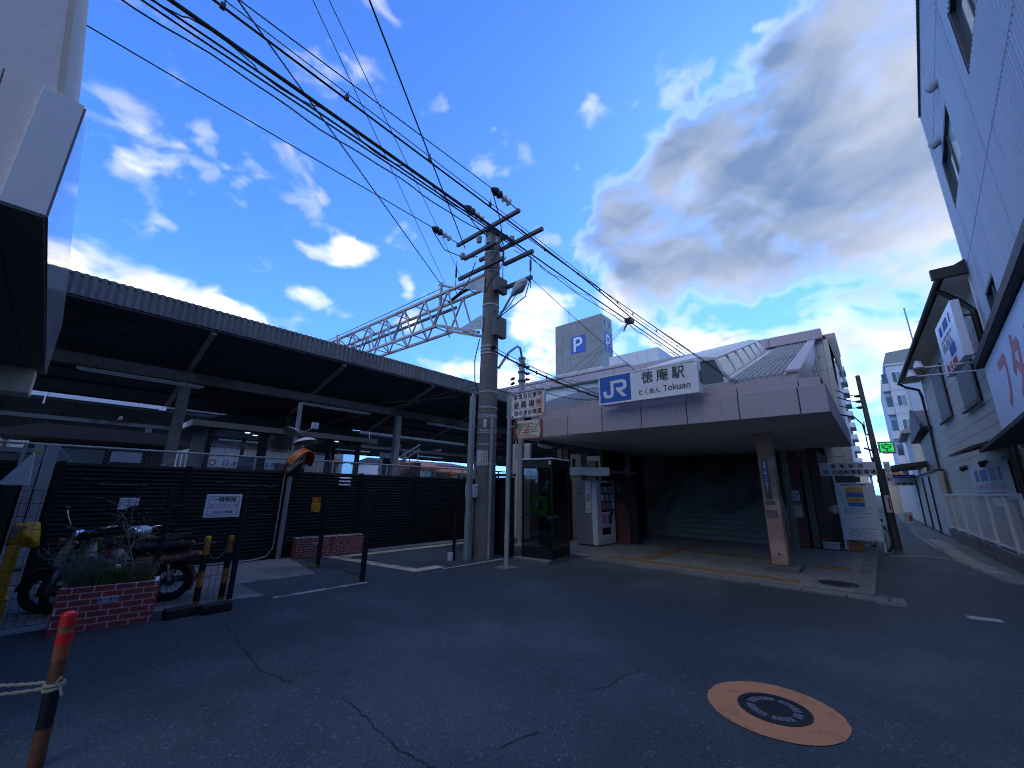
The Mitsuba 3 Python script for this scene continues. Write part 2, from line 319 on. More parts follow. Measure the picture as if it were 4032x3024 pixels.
# ---------------------------------------------------------------- lettering (glyph outlines as x, y pairs)
OUTLINES = [
[[[18,42,28,52,35,62,38,62,38,68,39,68,56,68,57,75,63,76,64,75,64,68,81,68,82,68,82,62,81,61,64,61,64,57,80,57,80,37,61,37,61,36,68,30,73,33,75,32,81,23,84,18,84,16,80,14,78,14,74,21,72,16,69,13,53,12,51,13,49,16,48,25,48,26,45,18,41,13,36,15,35,11,29,11,28,12,28,40,27,40,24,37,21,36],[69,44,74,44,74,50,69,50],[57,30,56,30,56,19,65,19,67,25,72,24,68,29,64,26,63,26],[58,44,62,44,62,50,58,50],[41,61,42,57,56,57,56,61],[36,50,36,21,37,20,39,24,41,31,43,32,48,30,49,32,52,32,51,35,52,36,41,37,40,55],[47,44,52,44,51,50,47,50]],[[38,68,28,59,23,55,22,56,19,60,31,71,33,75,40,73]]],
[[[19,15,23,26,24,35,24,69,49,70,48,74,53,76,55,75,58,70,82,69,83,64,82,63,56,63,55,60,55,58,82,58,82,51,72,51,76,45,84,40,84,38,80,34,74,36,74,22,60,21,61,18,75,18,76,20,77,26,83,24,82,17,79,13,77,12,57,12,53,15,52,22,45,22,45,18,38,19,38,36,34,34,31,35,29,23,25,12,23,11],[60,29,67,28,68,31,60,31],[60,38,67,37,68,39,60,39],[60,51,60,46,66,46,63,51],[48,46,49,46,52,46,52,51,51,51],[45,29,52,28,53,31,46,31],[45,38,52,37,53,39,46,39],[31,59,46,58,48,62,32,63],[31,42,32,41,35,43,41,49,42,51,32,51]]],
[[[19,17,21,25,22,34,24,35,23,36,23,73,50,72,49,66,40,65,40,63,48,62,48,57,48,56,40,56,40,53,48,52,48,46,40,46,40,43,50,42,50,41,50,32,50,29,52,32,53,41,53,72,81,72,81,43,70,42,73,31,76,25,84,17,84,16,80,11,78,11,71,19,68,26,63,43,60,43,59,31,57,23,55,17,52,11,50,11,47,13,43,11,35,12,33,17,34,18,41,18,42,23,40,24,39,21,35,21,33,22,33,19,30,18,28,18,28,22,27,23,25,17,23,15],[60,51,74,50,74,65,60,65],[42,35,42,33,43,33,43,35],[25,34,28,33,32,33,37,35,25,35],[29,43,33,42,33,46,30,46],[30,53,33,52,33,56,29,56],[30,66,29,63,33,63,33,66]]],
[[[30,28,31,34,33,40,41,48,33,65,32,69,38,71,40,71,48,52,68,64,71,63,73,59,73,57,53,46,44,40,39,34,38,29,42,25,49,23,58,23,75,25,75,18,75,16,50,15,40,16,33,21]]],
[[[31,42,31,45,34,50,54,66,59,73,61,73,66,68,66,66,43,48,40,44,62,25,68,19,68,18,63,13,61,13,49,25,33,38]]],
[[[24,26,25,33,28,39,33,44,41,49,41,55,41,57,27,57,26,59,27,65,42,64,43,72,43,73,50,72,50,64,71,67,73,66,72,60,62,58,68,55,67,52,74,48,78,43,79,39,80,33,78,28,77,24,72,19,64,15,56,13,52,19,47,17,45,17,43,20,36,17,29,18,26,21],[50,24,52,20,61,22,67,26,72,33,72,38,70,41,67,44,64,45,58,34],[49,57,49,52,59,53,60,58],[48,44,48,35,49,34,55,41,57,46,53,46],[32,30,32,26,33,25,37,25,42,27,40,40,35,36]]],
[[[22,17,30,37,48,71,55,69,55,67,44,47,52,48,57,44,59,40,59,26,60,24,63,22,67,24,72,30,76,39,82,35,81,30,79,25,73,18,67,15,60,14,56,16,53,18,51,23,51,38,49,40,46,40,41,37,37,32,30,14,28,14]]],
[[[19,61,19,68,56,68,57,67,57,61,43,60,42,60,42,17,34,17,33,18,33,60]]],
[[[20,38,22,46,28,53,32,55,41,56,49,53,54,46,56,38,55,29,52,23,48,18,41,16,33,16,28,19,23,24,21,31],[29,36,30,30,33,26,37,23,41,24,45,27,47,30,48,35,47,42,43,47,39,49,35,48,32,46,30,43]]],
[[[23,72,31,72,32,40,45,55,53,55,54,55,53,53,42,39,55,19,55,18,55,17,47,17,37,33,31,27,31,17,23,17]]],
[[[22,54,23,55,31,55,31,28,34,24,38,24,43,26,45,29,45,55,53,55,54,18,53,17,47,17,45,20,39,16,32,16,28,18,25,21,23,26,22,31]]],
[[[21,27,21,32,25,37,32,40,43,42,41,47,38,49,33,48,25,45,22,50,23,52,31,55,40,56,46,54,49,51,51,45,51,17,45,17,43,20,37,16,28,16,23,20],[30,30,29,26,31,24,36,23,38,24,43,28,43,35,34,33]]],
[[[23,55,30,55,31,52,38,56,45,56,48,55,51,53,54,45,54,17,46,17,45,44,44,47,42,48,36,48,31,43,31,17,23,17]]],
[[[21,16,22,18,34,23,33,24,25,23,23,28,24,30,30,31,35,33,35,33,30,33,28,38,38,41,41,44,41,44,23,45,23,73,51,73,52,72,78,72,80,71,80,69,78,63,72,54,75,51,82,48,83,46,80,42,74,43,66,48,61,45,66,40,66,38,72,35,80,27,80,26,75,22,81,18,78,14,76,13,60,21,59,23,62,25,61,26,56,25,56,15,55,13,51,12,41,12,39,16,40,18,48,18,48,25,43,25,43,22,41,20,28,13,25,13],[67,25,74,22,75,22,71,26,67,26],[62,65,67,58,70,62,71,65,62,66],[53,33,53,31,63,32,61,36],[49,67,50,64,50,53,49,51,51,50,53,49,61,53,61,54,56,60,54,65,51,67],[53,43,50,40,54,40,59,43,58,43,54,42],[30,58,43,58,44,59,30,60]]],
[[[20,16,20,18,27,31,29,31,34,28,35,31,41,31,42,30,42,19,54,20,51,24,44,31,44,33,28,33,28,40,66,41,66,43,30,43,29,44,30,50,66,50,66,53,29,53,24,51,20,56,20,57,27,61,32,67,39,76,45,75,45,71,63,70,65,69,66,67,62,60,74,59,74,33,80,25,83,17,77,14,76,15,71,23,70,17,66,13,63,12,39,13,37,13,35,16,34,27,26,14,24,14],[53,33,60,25,60,23,57,20,57,19,62,20,63,26,65,27,68,25,70,25,68,29,68,31,71,32,71,33,54,33],[37,60,38,60,53,60,55,63,40,64]]],
[[[19,17,19,19,24,23,29,32,32,39,34,51,35,64,23,64,23,65,23,71,23,72,66,72,66,68,64,56,76,56,80,54,80,52,74,37,66,26,73,22,83,19,83,17,80,12,78,12,72,14,59,20,47,14,39,11,35,18,44,21,53,26,48,32,42,43,41,42,37,30,29,16,25,12,23,12],[43,64,45,54,49,44,54,36,58,32,60,31,67,40,70,48,54,49,57,64]]],
[[[20,16,20,18,31,21,35,23,42,30,45,38,47,49,48,50,51,51,41,62,41,63,52,75,53,75,58,74,59,72,58,71,51,63,60,52,59,50,55,48,55,42,57,36,61,29,66,24,74,20,83,18,83,16,81,12,78,11,74,12,63,16,56,22,51,29,44,20,35,15,25,12,23,12]],[[60,63,72,75,78,73,78,71,70,62,80,51,80,50,74,47,79,45,79,43,72,32,68,28,63,30,63,32,71,45,73,47,60,61]],[[22,31,23,33,28,38,33,46,35,46,39,44,38,41,35,36,29,28,27,28]],[[34,48,23,61,23,63,33,75,39,74,40,73,32,62,39,54,41,51]]],
[[[21,36,22,42,48,42,47,44,28,44,27,49,28,50,47,50,48,52,31,52,29,55,23,55,22,68,23,69,47,69,47,70,46,74,52,76,56,69,80,69,80,68,80,55,74,55,73,52,55,52,56,50,76,50,75,44,56,44,55,43,55,42,81,42,82,40,82,36,81,35,55,35,56,33,74,33,74,12,67,12,66,14,37,14,36,11,30,11,29,13,29,32,30,33,47,33,48,35],[55,59,72,59,73,62,56,62],[37,21,66,21,66,26,37,26],[30,59,47,59,48,62,30,62]]],
[[[22,70,23,71,43,71,44,66,46,68,58,68,59,75,65,75,66,75,67,68,80,67,81,62,80,61,66,60,67,55,83,54,83,48,75,47,75,43,83,42,83,36,82,36,75,35,75,16,73,13,68,11,60,11,57,17,57,19,55,20,52,25,46,32,49,35,48,35,43,35,43,26,43,25,29,25,29,19,23,19,22,20],[44,48,44,43,68,43,67,48],[53,35,62,23,62,22,58,20,58,19,67,19,67,35,54,36],[45,62,43,62,44,55,59,55,59,60,46,61],[29,32,36,32,36,45,29,44],[29,64,29,52,36,52,36,64]]],
[[[19,19,28,26,28,42,21,43,20,43,20,49,21,50,34,50,35,39,36,39,38,50,39,72,57,72,58,67,65,67,66,68,64,74,69,76,74,67,82,67,83,66,83,61,80,60,77,52,83,52,83,46,73,44,74,40,82,40,82,34,74,33,73,23,73,21,73,20,83,21,84,19,82,14,70,13,47,13,41,15,32,20,29,18,24,13,23,12,19,17],[67,60,69,52,70,52,73,60,68,60],[46,21,49,20,68,20,68,21,66,22,66,33,59,33,58,22,46,22],[58,41,66,40,66,45,59,45],[58,52,63,52,60,60,58,60],[45,47,56,46,57,50,46,50],[48,39,47,29,52,28,52,39],[46,58,51,57,51,65,46,65],[36,26,40,23,41,23,41,30,38,26],[36,26,35,27,35,26]],[[21,69,21,70,26,73,34,64,36,61,36,59,31,56,30,56]]],
[[[20,27,20,33,32,33,32,34,23,34,22,35,22,40,23,40,33,41,32,42,22,42,22,43,22,57,26,58,26,64,20,65,20,70,26,71,27,75,33,75,33,72,34,71,39,71,41,75,45,75,47,75,47,71,52,71,52,65,47,64,47,58,51,57,58,75,63,75,65,73,70,75,75,66,75,63,83,62,82,56,73,55,74,49,82,48,81,42,74,42,73,36,82,35,82,30,81,29,74,29,73,22,83,22,83,15,61,15,59,11,54,11,53,12,53,27,42,26,42,25,50,18,50,17,47,13,46,13,36,21,30,15,23,11,20,15,20,17,25,20,30,26],[61,63,68,63,65,70,63,69],[60,22,66,22,66,29,60,29],[60,36,66,36,66,42,60,42],[60,49,66,49,66,55,60,55],[50,42,40,42,40,41,50,40,50,34,40,34,40,33,53,33,53,46,50,45],[40,52,39,48,43,48,43,52],[28,49,32,48,32,51,29,52]]],
[[[19,30,19,31,28,35,28,53,21,54,20,60,21,61,28,61,28,75,35,75,36,61,42,61,43,60,43,54,36,53,36,38,40,40,39,42,39,48,47,48,46,50,46,73,78,73,78,50,77,49,83,48,83,47,83,41,56,41,54,39,55,39,81,39,82,38,80,19,77,13,74,12,65,12,63,17,58,11,56,11,52,15,52,16,57,21,61,26,64,31,63,32,60,32,54,23,44,14,42,14,39,18,39,19,44,23,50,29,52,31,51,32,49,32,40,25,39,25,34,29,23,24,21,24],[65,19,67,18,72,19,73,25,74,32,71,32],[53,56,71,56,71,58,53,58],[53,65,71,65,71,67,53,67],[42,41,43,37,47,41]]],
[[[19,15,22,24,23,33,23,68,37,71,48,74,52,68,66,71,78,75,82,70,81,68,60,62,60,53,82,53,83,52,83,46,76,45,75,12,68,12,67,45,60,45,58,26,56,21,51,13,50,11,48,11,44,15,44,17,50,25,52,34,52,68,43,65,31,63,31,59,48,59,49,58,49,37,48,36,31,36,29,23,25,12,23,11],[31,44,41,44,41,51,31,52]]],
[[[63,75,70,75,70,75,71,56,72,57,76,66,83,63,83,62,75,49,74,48,71,48,71,45,72,45,78,39,84,33,84,32,80,27,84,25,83,18,82,15,79,12,68,12,65,13,63,17],[72,36,71,36,71,20,76,19,77,27,78,28]],[[19,30,19,32,24,43,28,55,20,56,20,62,28,63,28,75,35,75,36,63,41,63,45,65,47,65,52,58,52,75,53,75,59,75,59,35,56,26,50,16,43,11,38,15,39,17,42,19,47,24,51,32,50,33,43,27,41,30,40,34,52,43,52,48,48,48,47,48,43,59,42,59,42,56,36,55,43,44,44,42,40,38,38,38,37,41,36,41,35,11,28,12,28,33,27,32,23,25,21,26]]],
[[[23,36,23,46,29,57,38,63,47,67,59,67,68,63,75,56,78,52,80,45,79,35,75,26,67,18,58,15,53,15,50,19,49,22,58,23,66,28,70,32,72,39,71,48,68,53,64,57,60,59,56,59,54,46,49,32,45,25,41,21,38,20,34,20,29,22,24,29],[30,36,32,32,35,28,37,28,40,32,46,47,48,59,40,56,34,51,31,44]]],
[[[20,20,48,21,47,28,25,28,26,35,48,35,47,40,27,41,28,73,76,73,77,72,77,41,76,40,56,40,56,35,78,35,79,28,56,28,56,21,82,20,83,20,82,13,21,13],[55,48,68,47,69,53,56,53],[55,60,68,60,69,66,55,66],[35,48,48,47,48,53,35,53],[35,60,48,60,48,66,35,66]]],
[[[20,48,24,53,28,61,33,75,35,75,39,74,41,72,31,51,32,50,39,51,44,59,49,57,50,60,59,60,59,75,60,75,66,75,67,74,66,60,80,59,80,27,79,19,78,16,76,13,73,13,64,13,62,18,62,20,71,20,72,20,73,33,73,53,66,52,65,38,63,28,58,18,51,11,49,11,46,15,46,18,45,21,23,17,21,23,26,29,35,43,34,43,23,42],[42,39,42,38,46,39,47,38,52,26,53,26,57,36,59,52,50,53],[34,28,36,27,43,28,40,35,39,34]]],
[[[21,24,19,30,22,35,28,49,21,49,20,50,20,55,21,56,30,57,30,64,22,63,21,67,21,70,32,72,42,75,45,70,45,69,38,66,38,56,44,56,45,57,49,64,53,75,57,75,61,73,65,75,67,75,72,67,72,64,81,63,82,63,82,57,81,56,71,56,71,51,80,50,80,50,80,44,80,43,71,43,70,38,80,37,80,36,80,31,71,30,70,24,83,23,83,16,56,16,55,11,48,11,48,12,48,36,47,36,44,33,42,32,38,37,38,12,37,11,31,11,30,33,29,33,23,23],[60,70,58,63,65,64,61,71],[55,24,63,24,63,30,55,30],[55,38,63,37,63,43,55,43],[55,51,63,51,63,56,55,56],[39,49,46,38,47,38,47,46,44,45,41,49]]],
[[[22,12,22,72,23,73,80,73,80,72,80,12,80,11,74,11,72,14,30,14,29,11,23,11],[68,31,73,28,73,35,67,32],[68,63,69,62,68,57,55,57,55,56,73,55,73,65,55,65,55,63],[68,50,68,39,73,36,73,50],[70,22,70,21,73,21,73,24,72,25],[54,22,67,21,68,22,54,30],[59,35,61,34,61,35],[41,42,61,41,61,43,42,44],[29,55,30,54,31,55,47,56,47,57,35,57,34,63,47,63,48,65,30,65],[34,23,34,21,46,21,47,28,46,29],[29,29,30,28,35,30,43,35,35,36,35,49,30,51,29,50],[33,22,29,24,29,22,33,21]]],
[[[21,62,21,69,47,69,47,75,48,75,55,75,56,69,81,69,82,68,82,62,56,61,56,57,78,56,78,16,78,14,71,11,62,12,60,18,71,19,70,25,69,24,55,24,55,13,48,13,47,24,34,24,32,26,32,12,25,11,24,12,24,56,25,57,47,57,47,61],[62,43,63,42,68,41,68,36,55,35,55,31,69,31,71,30,71,49,65,50],[46,49,49,42,54,42,58,49,46,50],[32,30,32,29,34,31,48,31,47,35,35,36,35,41,41,42,38,50,32,49]]],
[[[19,38,20,40,31,44,40,51,45,57,50,63,52,63,56,60,56,57,64,49,73,44,84,39,79,32,72,35,72,12,71,11,65,11,63,14,40,14,39,11,32,11,32,35,23,32],[39,22,64,21,64,34,40,34],[41,42,41,41,62,42,51,51]],[[56,70,57,72,61,74,62,74,77,63,81,58,81,57,76,53,74,53,66,62]],[[22,59,32,65,40,74,46,71,46,70,45,68,36,59,29,53,27,53,22,57]]],
[[[23,43,25,46,32,51,40,60,47,73,55,70,52,65,53,63,73,64,77,61,73,48,69,40,64,32,53,22,37,14,34,15,30,19,31,20,44,26,52,32,61,43,67,56,47,56,36,44,30,39]]],
[[[41,19,42,21,48,23,55,28,60,34,62,38,63,45,62,69,63,70,70,70,70,41,69,35,66,28,60,21,49,15,46,14]],[[31,36,31,68,32,70,39,70,40,69,40,36]]],
[[[23,29,78,30,78,29,78,21,77,20,24,21,23,21]],[[28,56,28,62,30,63,72,63,73,62,73,56,72,54,29,54]]],
[[[36,17,37,19,43,21,51,25,59,33,65,43,68,55,70,55,75,53,74,46,70,35,65,28,59,22,51,16,43,12,41,12]],[[44,53,45,56,49,58,51,57,57,43,56,41,52,39,49,40]],[[28,51,29,52,33,54,36,54,42,38,41,37,35,35]]],
[[[20,41,20,48,83,48,83,47,83,41,83,40]]],
[[[61,16,61,19,73,19,73,73,73,74,79,74,80,74,80,17,78,13,72,11,63,11]],[[56,67,57,68,63,68,64,66,64,29,63,28,56,28]],[[18,26,27,38,32,47,21,48,20,55,34,56,34,64,22,62,20,68,35,71,49,75,53,71,53,69,41,65,41,56,54,55,54,48,42,48,41,46,54,35,54,33,51,28,49,28,42,35,41,35,41,12,40,11,35,11,34,13,34,34,23,21,22,21,21,21]]],
[[[19,15,24,24,26,33,27,70,77,71,78,70,78,17,76,13,71,12,61,12,59,17,59,19,71,19,70,32,56,32,55,13,54,12,49,12,48,13,48,31,47,32,34,32,31,21,25,12,23,11],[56,40,71,39,71,48,56,48],[56,56,71,55,71,63,56,63],[34,40,48,39,48,48,35,48],[35,55,47,55,48,56,48,63,35,63]]],
[[[34,63,36,69,39,70,65,64,73,62,73,60,71,55,70,54,58,58,35,62]],[[27,26,29,32,33,33,64,25,71,23,71,21,69,16,67,15,56,19]],[[31,45,33,52,35,52,63,46,69,44,69,42,67,37,66,36,54,40]]],
[[[70,58,64,69,66,70,69,71,71,70,72,72,77,74,82,66,83,63,78,61,72,69,72,68,76,62,75,60]],[[54,61,55,63,60,65,63,64,74,39,80,20,80,18,73,16,72,17,64,41]],[[21,20,26,28,32,39,36,52,38,64,40,64,46,63,46,61,42,43,39,35,33,22,28,16,21,19]]],
[[[23,43,38,48,50,54,62,63,70,71,72,71,77,67,77,66,70,59,59,50,59,16,58,15,51,15,50,16,50,45,27,36,25,36]]],
[[[18,23,22,29,31,24,38,24,42,27,44,31,43,38,40,42,34,43,26,41,23,43,24,68,50,68,50,67,50,61,33,60,31,52,31,50,40,50,43,50,48,47,50,44,53,38,53,30,49,22,43,17,38,16,32,16,23,19]]],
[[[20,38,21,51,22,58,25,63,29,67,34,69,41,68,45,66,48,63,50,59,53,47,52,32,50,26,48,21,44,18,39,16,34,16,29,18,25,21,23,26],[28,38,30,30,32,25,35,23,39,24,42,27,44,32,45,47,43,56,41,59,38,61,35,61,31,57,28,47]]],
[[[20,38,21,43,23,48,30,54,36,56,41,56,48,54,50,52,50,50,47,46,39,49,35,48,32,45,30,41,29,36,31,29,35,24,40,23,48,27,51,23,51,21,45,17,41,16,36,16,29,18,25,22,22,27,21,31]]],
[[[40,16,40,18,51,23,58,31,63,40,65,48,68,72,75,72,74,53,71,41,69,34,83,18,84,16,83,15,80,12,77,12,65,26,57,18,45,11,44,11]],[[42,66,48,69,56,58,59,52,56,50,52,48,47,57,42,65]],[[23,23,24,25,27,27,28,30,28,70,35,70,35,32,36,31,50,38,51,36,52,31,31,20,28,18,26,19]]],
[[[21,63,21,70,82,70,82,63,54,62,54,55,55,54,72,45,77,41,79,39,75,34,73,33,61,42,54,45,54,12,47,11,46,63]]],
[[[20,28,21,34,60,34,60,37,28,37,27,38,27,61,47,61,48,63,23,63,22,64,22,69,23,70,47,70,48,75,54,76,55,70,81,70,80,63,55,63,55,61,75,61,76,60,76,38,75,37,68,37,68,34,82,34,83,33,83,28,82,27,68,27,67,15,65,13,62,11,56,11,52,11,51,12,49,16,49,18,60,18,60,27,40,27,40,26,47,19,47,18,45,16,41,14,31,24,31,27,21,27],[55,53,68,52,69,55,55,55],[55,46,55,43,69,44,68,46],[34,53,47,52,48,55,34,55],[34,46,34,43,48,44,47,46]]],
[[[20,19,30,23,40,31,39,31,28,31,27,33,27,58,47,59,47,62,22,62,22,69,47,69,48,75,54,76,55,75,56,69,82,69,81,62,55,62,56,59,76,58,76,32,63,31,70,25,83,18,83,17,79,12,76,13,67,18,56,27,55,26,55,12,54,11,48,12,47,26,35,18,25,13,23,13,20,17],[55,39,68,38,69,42,56,42],[55,49,68,48,69,52,56,52],[34,39,47,38,47,42,35,42],[34,49,47,48,47,52,35,52]]],
[[[20,16,20,18,32,25,37,31,43,41,45,48,44,49,21,49,21,56,46,56,48,75,55,75,55,75,55,56,81,56,82,55,82,49,58,48,62,37,68,29,76,22,83,18,83,17,79,12,78,11,73,14,64,21,58,29,52,41,44,27,35,18,25,11]]],
[[[39,15,43,22,46,34,46,70,67,73,76,75,78,75,81,70,80,68,54,65,53,64,53,56,78,56,80,55,80,53,78,42,71,27,77,21,83,18,83,16,80,11,78,11,72,15,66,20,61,16,53,11,51,11,49,15,44,11],[60,48,63,38,66,34,70,41,72,48,61,49],[50,19,52,19,61,27,54,43,53,42,53,29]],[[22,12,22,72,41,73,45,70,45,69,38,52,42,47,43,43,43,32,39,28,29,27,29,12,28,11],[30,50,29,50,29,34,35,34,37,35,37,41,35,44],[30,66,29,65,30,53,32,55,35,65]]],
[[[20,59,20,65,21,66,47,66,44,74,49,76,52,75,57,66,82,66,83,65,82,58,55,58,56,52,76,52,77,51,77,25,76,22,72,20,60,20,58,24,58,27,69,27,69,44,55,44,55,13,54,11,48,11,47,12,47,44,35,44,34,20,34,19,27,19,27,51,47,52,47,58,21,58]]],
[[[23,67,24,68,43,68,48,67,53,65,55,62,58,56,58,48,56,43,53,41,45,37,32,36,32,18,31,17,24,17,23,18],[32,44,41,44,47,46,50,51,48,57,44,60,32,60]]],
[[[22,66,23,67,47,67,47,68,45,74,51,76,53,75,57,67,80,67,81,52,74,51,80,47,80,45,76,41,74,41,74,36,73,35,55,35,55,21,80,20,81,14,23,13,22,14,22,20,23,20,47,21,47,34,30,35,29,36,29,40,26,40,23,45,23,47,27,49,22,50,22,51],[31,50,44,59,48,55,48,54,41,48,35,44,34,42,71,42,72,43,70,44,56,52,54,54,58,58,60,58,73,51,73,60,30,60,29,50]]],
[[[21,65,21,70,22,71,82,71,81,64,62,63,63,56,79,56,79,13,78,12,72,12,71,16,32,16,31,12,25,12,24,55,25,56,40,56,40,63,21,64],[37,31,32,29,32,23,71,24,71,32,59,32,56,34,55,37,54,49,47,49,46,42,42,36],[62,40,71,39,71,49,62,49],[48,64,48,57,54,56,55,64],[32,38,34,38,37,42,40,47,40,49,32,49]]],
[[[23,45,25,56,28,65,32,73,35,74,39,72,39,70,35,62,32,53,31,44,30,34,33,20,39,8,38,6,35,4,33,4,32,5,26,20,23,33]]],
[[[19,38,30,49,36,59,36,60,21,60,21,66,22,67,40,67,43,75,45,76,50,73,49,68,49,67,82,66,81,60,46,60,43,55,44,54,74,54,74,19,73,15,71,13,68,12,58,12,57,13,56,18,66,19,66,25,42,25,41,12,35,11,34,12,34,40,33,40,24,33],[41,32,66,31,67,32,67,35,42,36],[42,47,42,43,67,43,66,47]]],
[[[19,26,28,45,28,46,20,46,20,53,24,54,21,70,26,71,29,63,30,62,31,75,32,75,38,75,38,59,39,60,42,71,49,70,43,53,49,52,51,54,52,54,62,48,64,46,64,44,61,40,59,40,50,47,48,46,39,46,40,44,48,33,49,33,68,37,68,60,66,60,64,56,62,56,58,60,52,65,51,67,55,71,67,62,68,75,68,75,75,75,75,39,83,39,84,33,83,32,75,30,75,12,74,11,68,11,68,13,67,29,48,26,46,29,43,28,38,34,37,11,31,11,31,12,30,31,29,30,23,20,21,21]]],
[[[20,6,20,8,25,20,28,33,27,51,24,61,20,70,20,72,25,74,30,65,33,56,35,45,35,32,32,16,26,4,23,4]]],
[[[28,65,28,66,45,66,48,76,55,75,55,73,53,67,53,66,76,66,75,12,69,12,68,15,36,15,35,11,28,12],[35,37,68,37,68,44,36,44],[35,23,68,22,68,29,36,30],[35,52,68,51,68,58,36,59]]],
[[[19,24,19,29,20,30,32,31,32,33,23,33,22,34,22,58,23,59,32,59,32,61,21,61,21,68,32,69,33,76,39,75,40,68,50,68,52,67,53,70,80,70,80,63,53,63,51,64,50,61,40,61,39,59,49,59,50,58,50,51,83,50,83,44,69,44,68,43,59,23,61,23,72,24,72,26,68,34,74,37,82,20,83,13,77,11,74,17,50,14,48,19,49,23,40,23,39,12,38,11,33,11,32,23,20,23],[39,31,50,30,52,27,57,37,59,44,50,44,49,33,40,33],[39,43,39,39,43,39,43,43],[39,53,39,49,43,49,43,52],[28,49,32,49,32,52,29,52],[29,43,29,39,32,39,32,43]]],
[[[20,27,21,28,47,29,47,31,28,31,27,32,27,59,28,60,47,60,47,62,23,62,22,63,22,68,23,69,47,69,48,75,54,76,55,75,56,69,80,69,80,68,80,63,80,62,55,62,56,60,75,59,76,32,56,31,55,29,82,28,82,21,56,21,55,12,54,11,48,11,47,12,47,21,21,21,20,22],[55,39,68,38,68,42,56,43],[55,49,67,49,68,52,56,53],[35,39,47,38,47,42,35,43],[35,49,47,49,47,52,35,53]]],
[[[19,17,22,33,24,34,23,36,23,72,23,73,49,73,49,67,48,66,41,65,41,62,48,62,48,61,50,63,63,63,63,64,58,71,58,73,62,75,64,75,70,66,70,63,82,62,83,57,82,56,69,55,69,43,80,43,81,37,80,36,69,36,69,21,83,20,83,14,48,13,47,14,43,12,34,12,33,18,28,18,28,24,27,24,26,24,25,16,23,15],[47,52,48,51,48,46,47,46,41,45,41,42,49,42,50,41,52,43,62,43,61,55,50,56,48,57,47,56,41,56,41,52],[50,37,49,21,62,21,62,36,51,36],[41,34,42,33,43,34,43,35],[33,21,34,18,40,18,41,20,42,23,40,24,39,21,36,20],[30,63,33,62,34,66,29,66],[30,46,29,42,34,42,34,45],[30,56,29,52,34,52,34,56],[25,34,29,33,32,33,33,35,25,35]]],
[[[19,28,28,48,27,49,21,49,20,50,20,55,21,56,30,57,30,63,21,63,19,67,20,68,31,71,39,74,41,74,45,70,48,70,66,73,75,75,80,71,80,69,76,67,82,65,82,63,75,48,80,48,81,47,81,12,75,11,74,12,73,15,62,15,61,11,54,12,54,47,55,48,67,48,74,63,75,68,63,65,66,52,62,50,59,51,56,64,50,63,55,52,55,50,51,48,51,12,45,11,44,12,44,34,41,33,38,37,37,36,36,11,30,11,29,32,28,32,25,26,23,23,21,24],[61,22,73,22,74,28,62,28],[61,35,73,35,74,40,62,40],[42,67,37,65,37,56,44,56,45,55,45,49,48,49,48,52,44,60,45,63],[37,47,43,41,44,41,44,49,37,49]]],
[[[23,70,80,70,80,13,79,12,72,12,72,16,31,16,30,12,30,12,23,12],[55,24,72,24,72,40,55,40],[55,48,72,48,72,63,55,63],[30,24,47,24,47,40,31,40],[30,48,47,48,47,63,31,63]]],
[[[20,21,21,22,45,22,46,74,52,75,53,74,53,54,78,54,78,46,53,46,53,23,82,22,82,15,21,15,20,16]]],
[[[21,69,49,70,50,68,83,69,83,68,83,62,83,61,74,61,74,18,72,13,66,12,56,12,53,18,54,19,65,19,66,20,66,61,50,61,50,22,49,21,29,21,28,16,21,17],[38,29,43,29,42,43,38,42],[38,50,43,50,42,63,38,62],[28,29,32,29,32,43,28,42],[28,50,32,50,32,63,28,62]]],
[[[21,62,21,69,82,69,81,62,58,61,58,19,57,16,55,14,50,12,36,12,33,18,33,20,49,20,49,61]]],
[[[27,13,27,70,28,71,74,71,75,70,75,12,68,12,67,16,35,16,34,12,28,12],[35,56,67,56,67,63,35,64],[35,32,35,24,67,24,67,32],[35,48,35,40,67,40,67,48]]],
[[[23,24,33,25,33,57,25,58,25,63,26,65,33,66,36,68,41,68,42,67,42,25,51,24,52,17,23,17,23,18]]],
[[[28,70,29,71,75,70,74,13,68,12,67,13,66,16,37,16,35,12,28,13],[36,24,66,24,67,40,36,40],[37,63,36,48,67,48,66,63]]],
[[[19,27,19,28,24,31,32,40,40,53,39,54,22,54,21,55,21,60,22,61,47,61,48,75,55,76,55,61,81,61,82,60,81,54,62,53,66,47,71,39,77,33,83,28,83,27,79,22,78,22,72,27,70,24,56,24,55,12,48,11,47,24,33,24,31,27,25,22,23,22],[56,48,55,48,55,32,66,31,67,32,60,42],[36,32,37,31,47,32,47,49,46,49,42,41]]],
[[[23,52,23,59,24,60,47,59,47,71,55,71,55,70,56,59,68,59,68,61,63,70,67,72,69,72,71,70,72,73,76,74,77,74,83,65,83,63,78,61,73,69,71,69,75,63,73,60,77,60,78,59,78,52,55,51,55,19,53,16,50,14,38,14,37,19,38,22,43,21,46,21,47,22,47,51]],[[62,43,68,46,77,34,80,27,75,23,73,23,67,35,62,41]],[[21,26,21,28,28,37,34,46,36,46,40,43,40,41,38,38,28,23,25,23]]],
[[[31,60,30,67,31,68,65,68,66,69,66,71,66,72,70,74,73,72,74,75,77,76,79,75,85,66,84,65,79,63,73,72,73,71,77,63,73,61,71,62,69,65,68,61]],[[23,51,79,51,80,50,80,44,79,43,56,43,55,33,52,25,45,17,40,14,37,13,33,16,32,18,39,23,45,29,47,35,48,43,23,43]]],
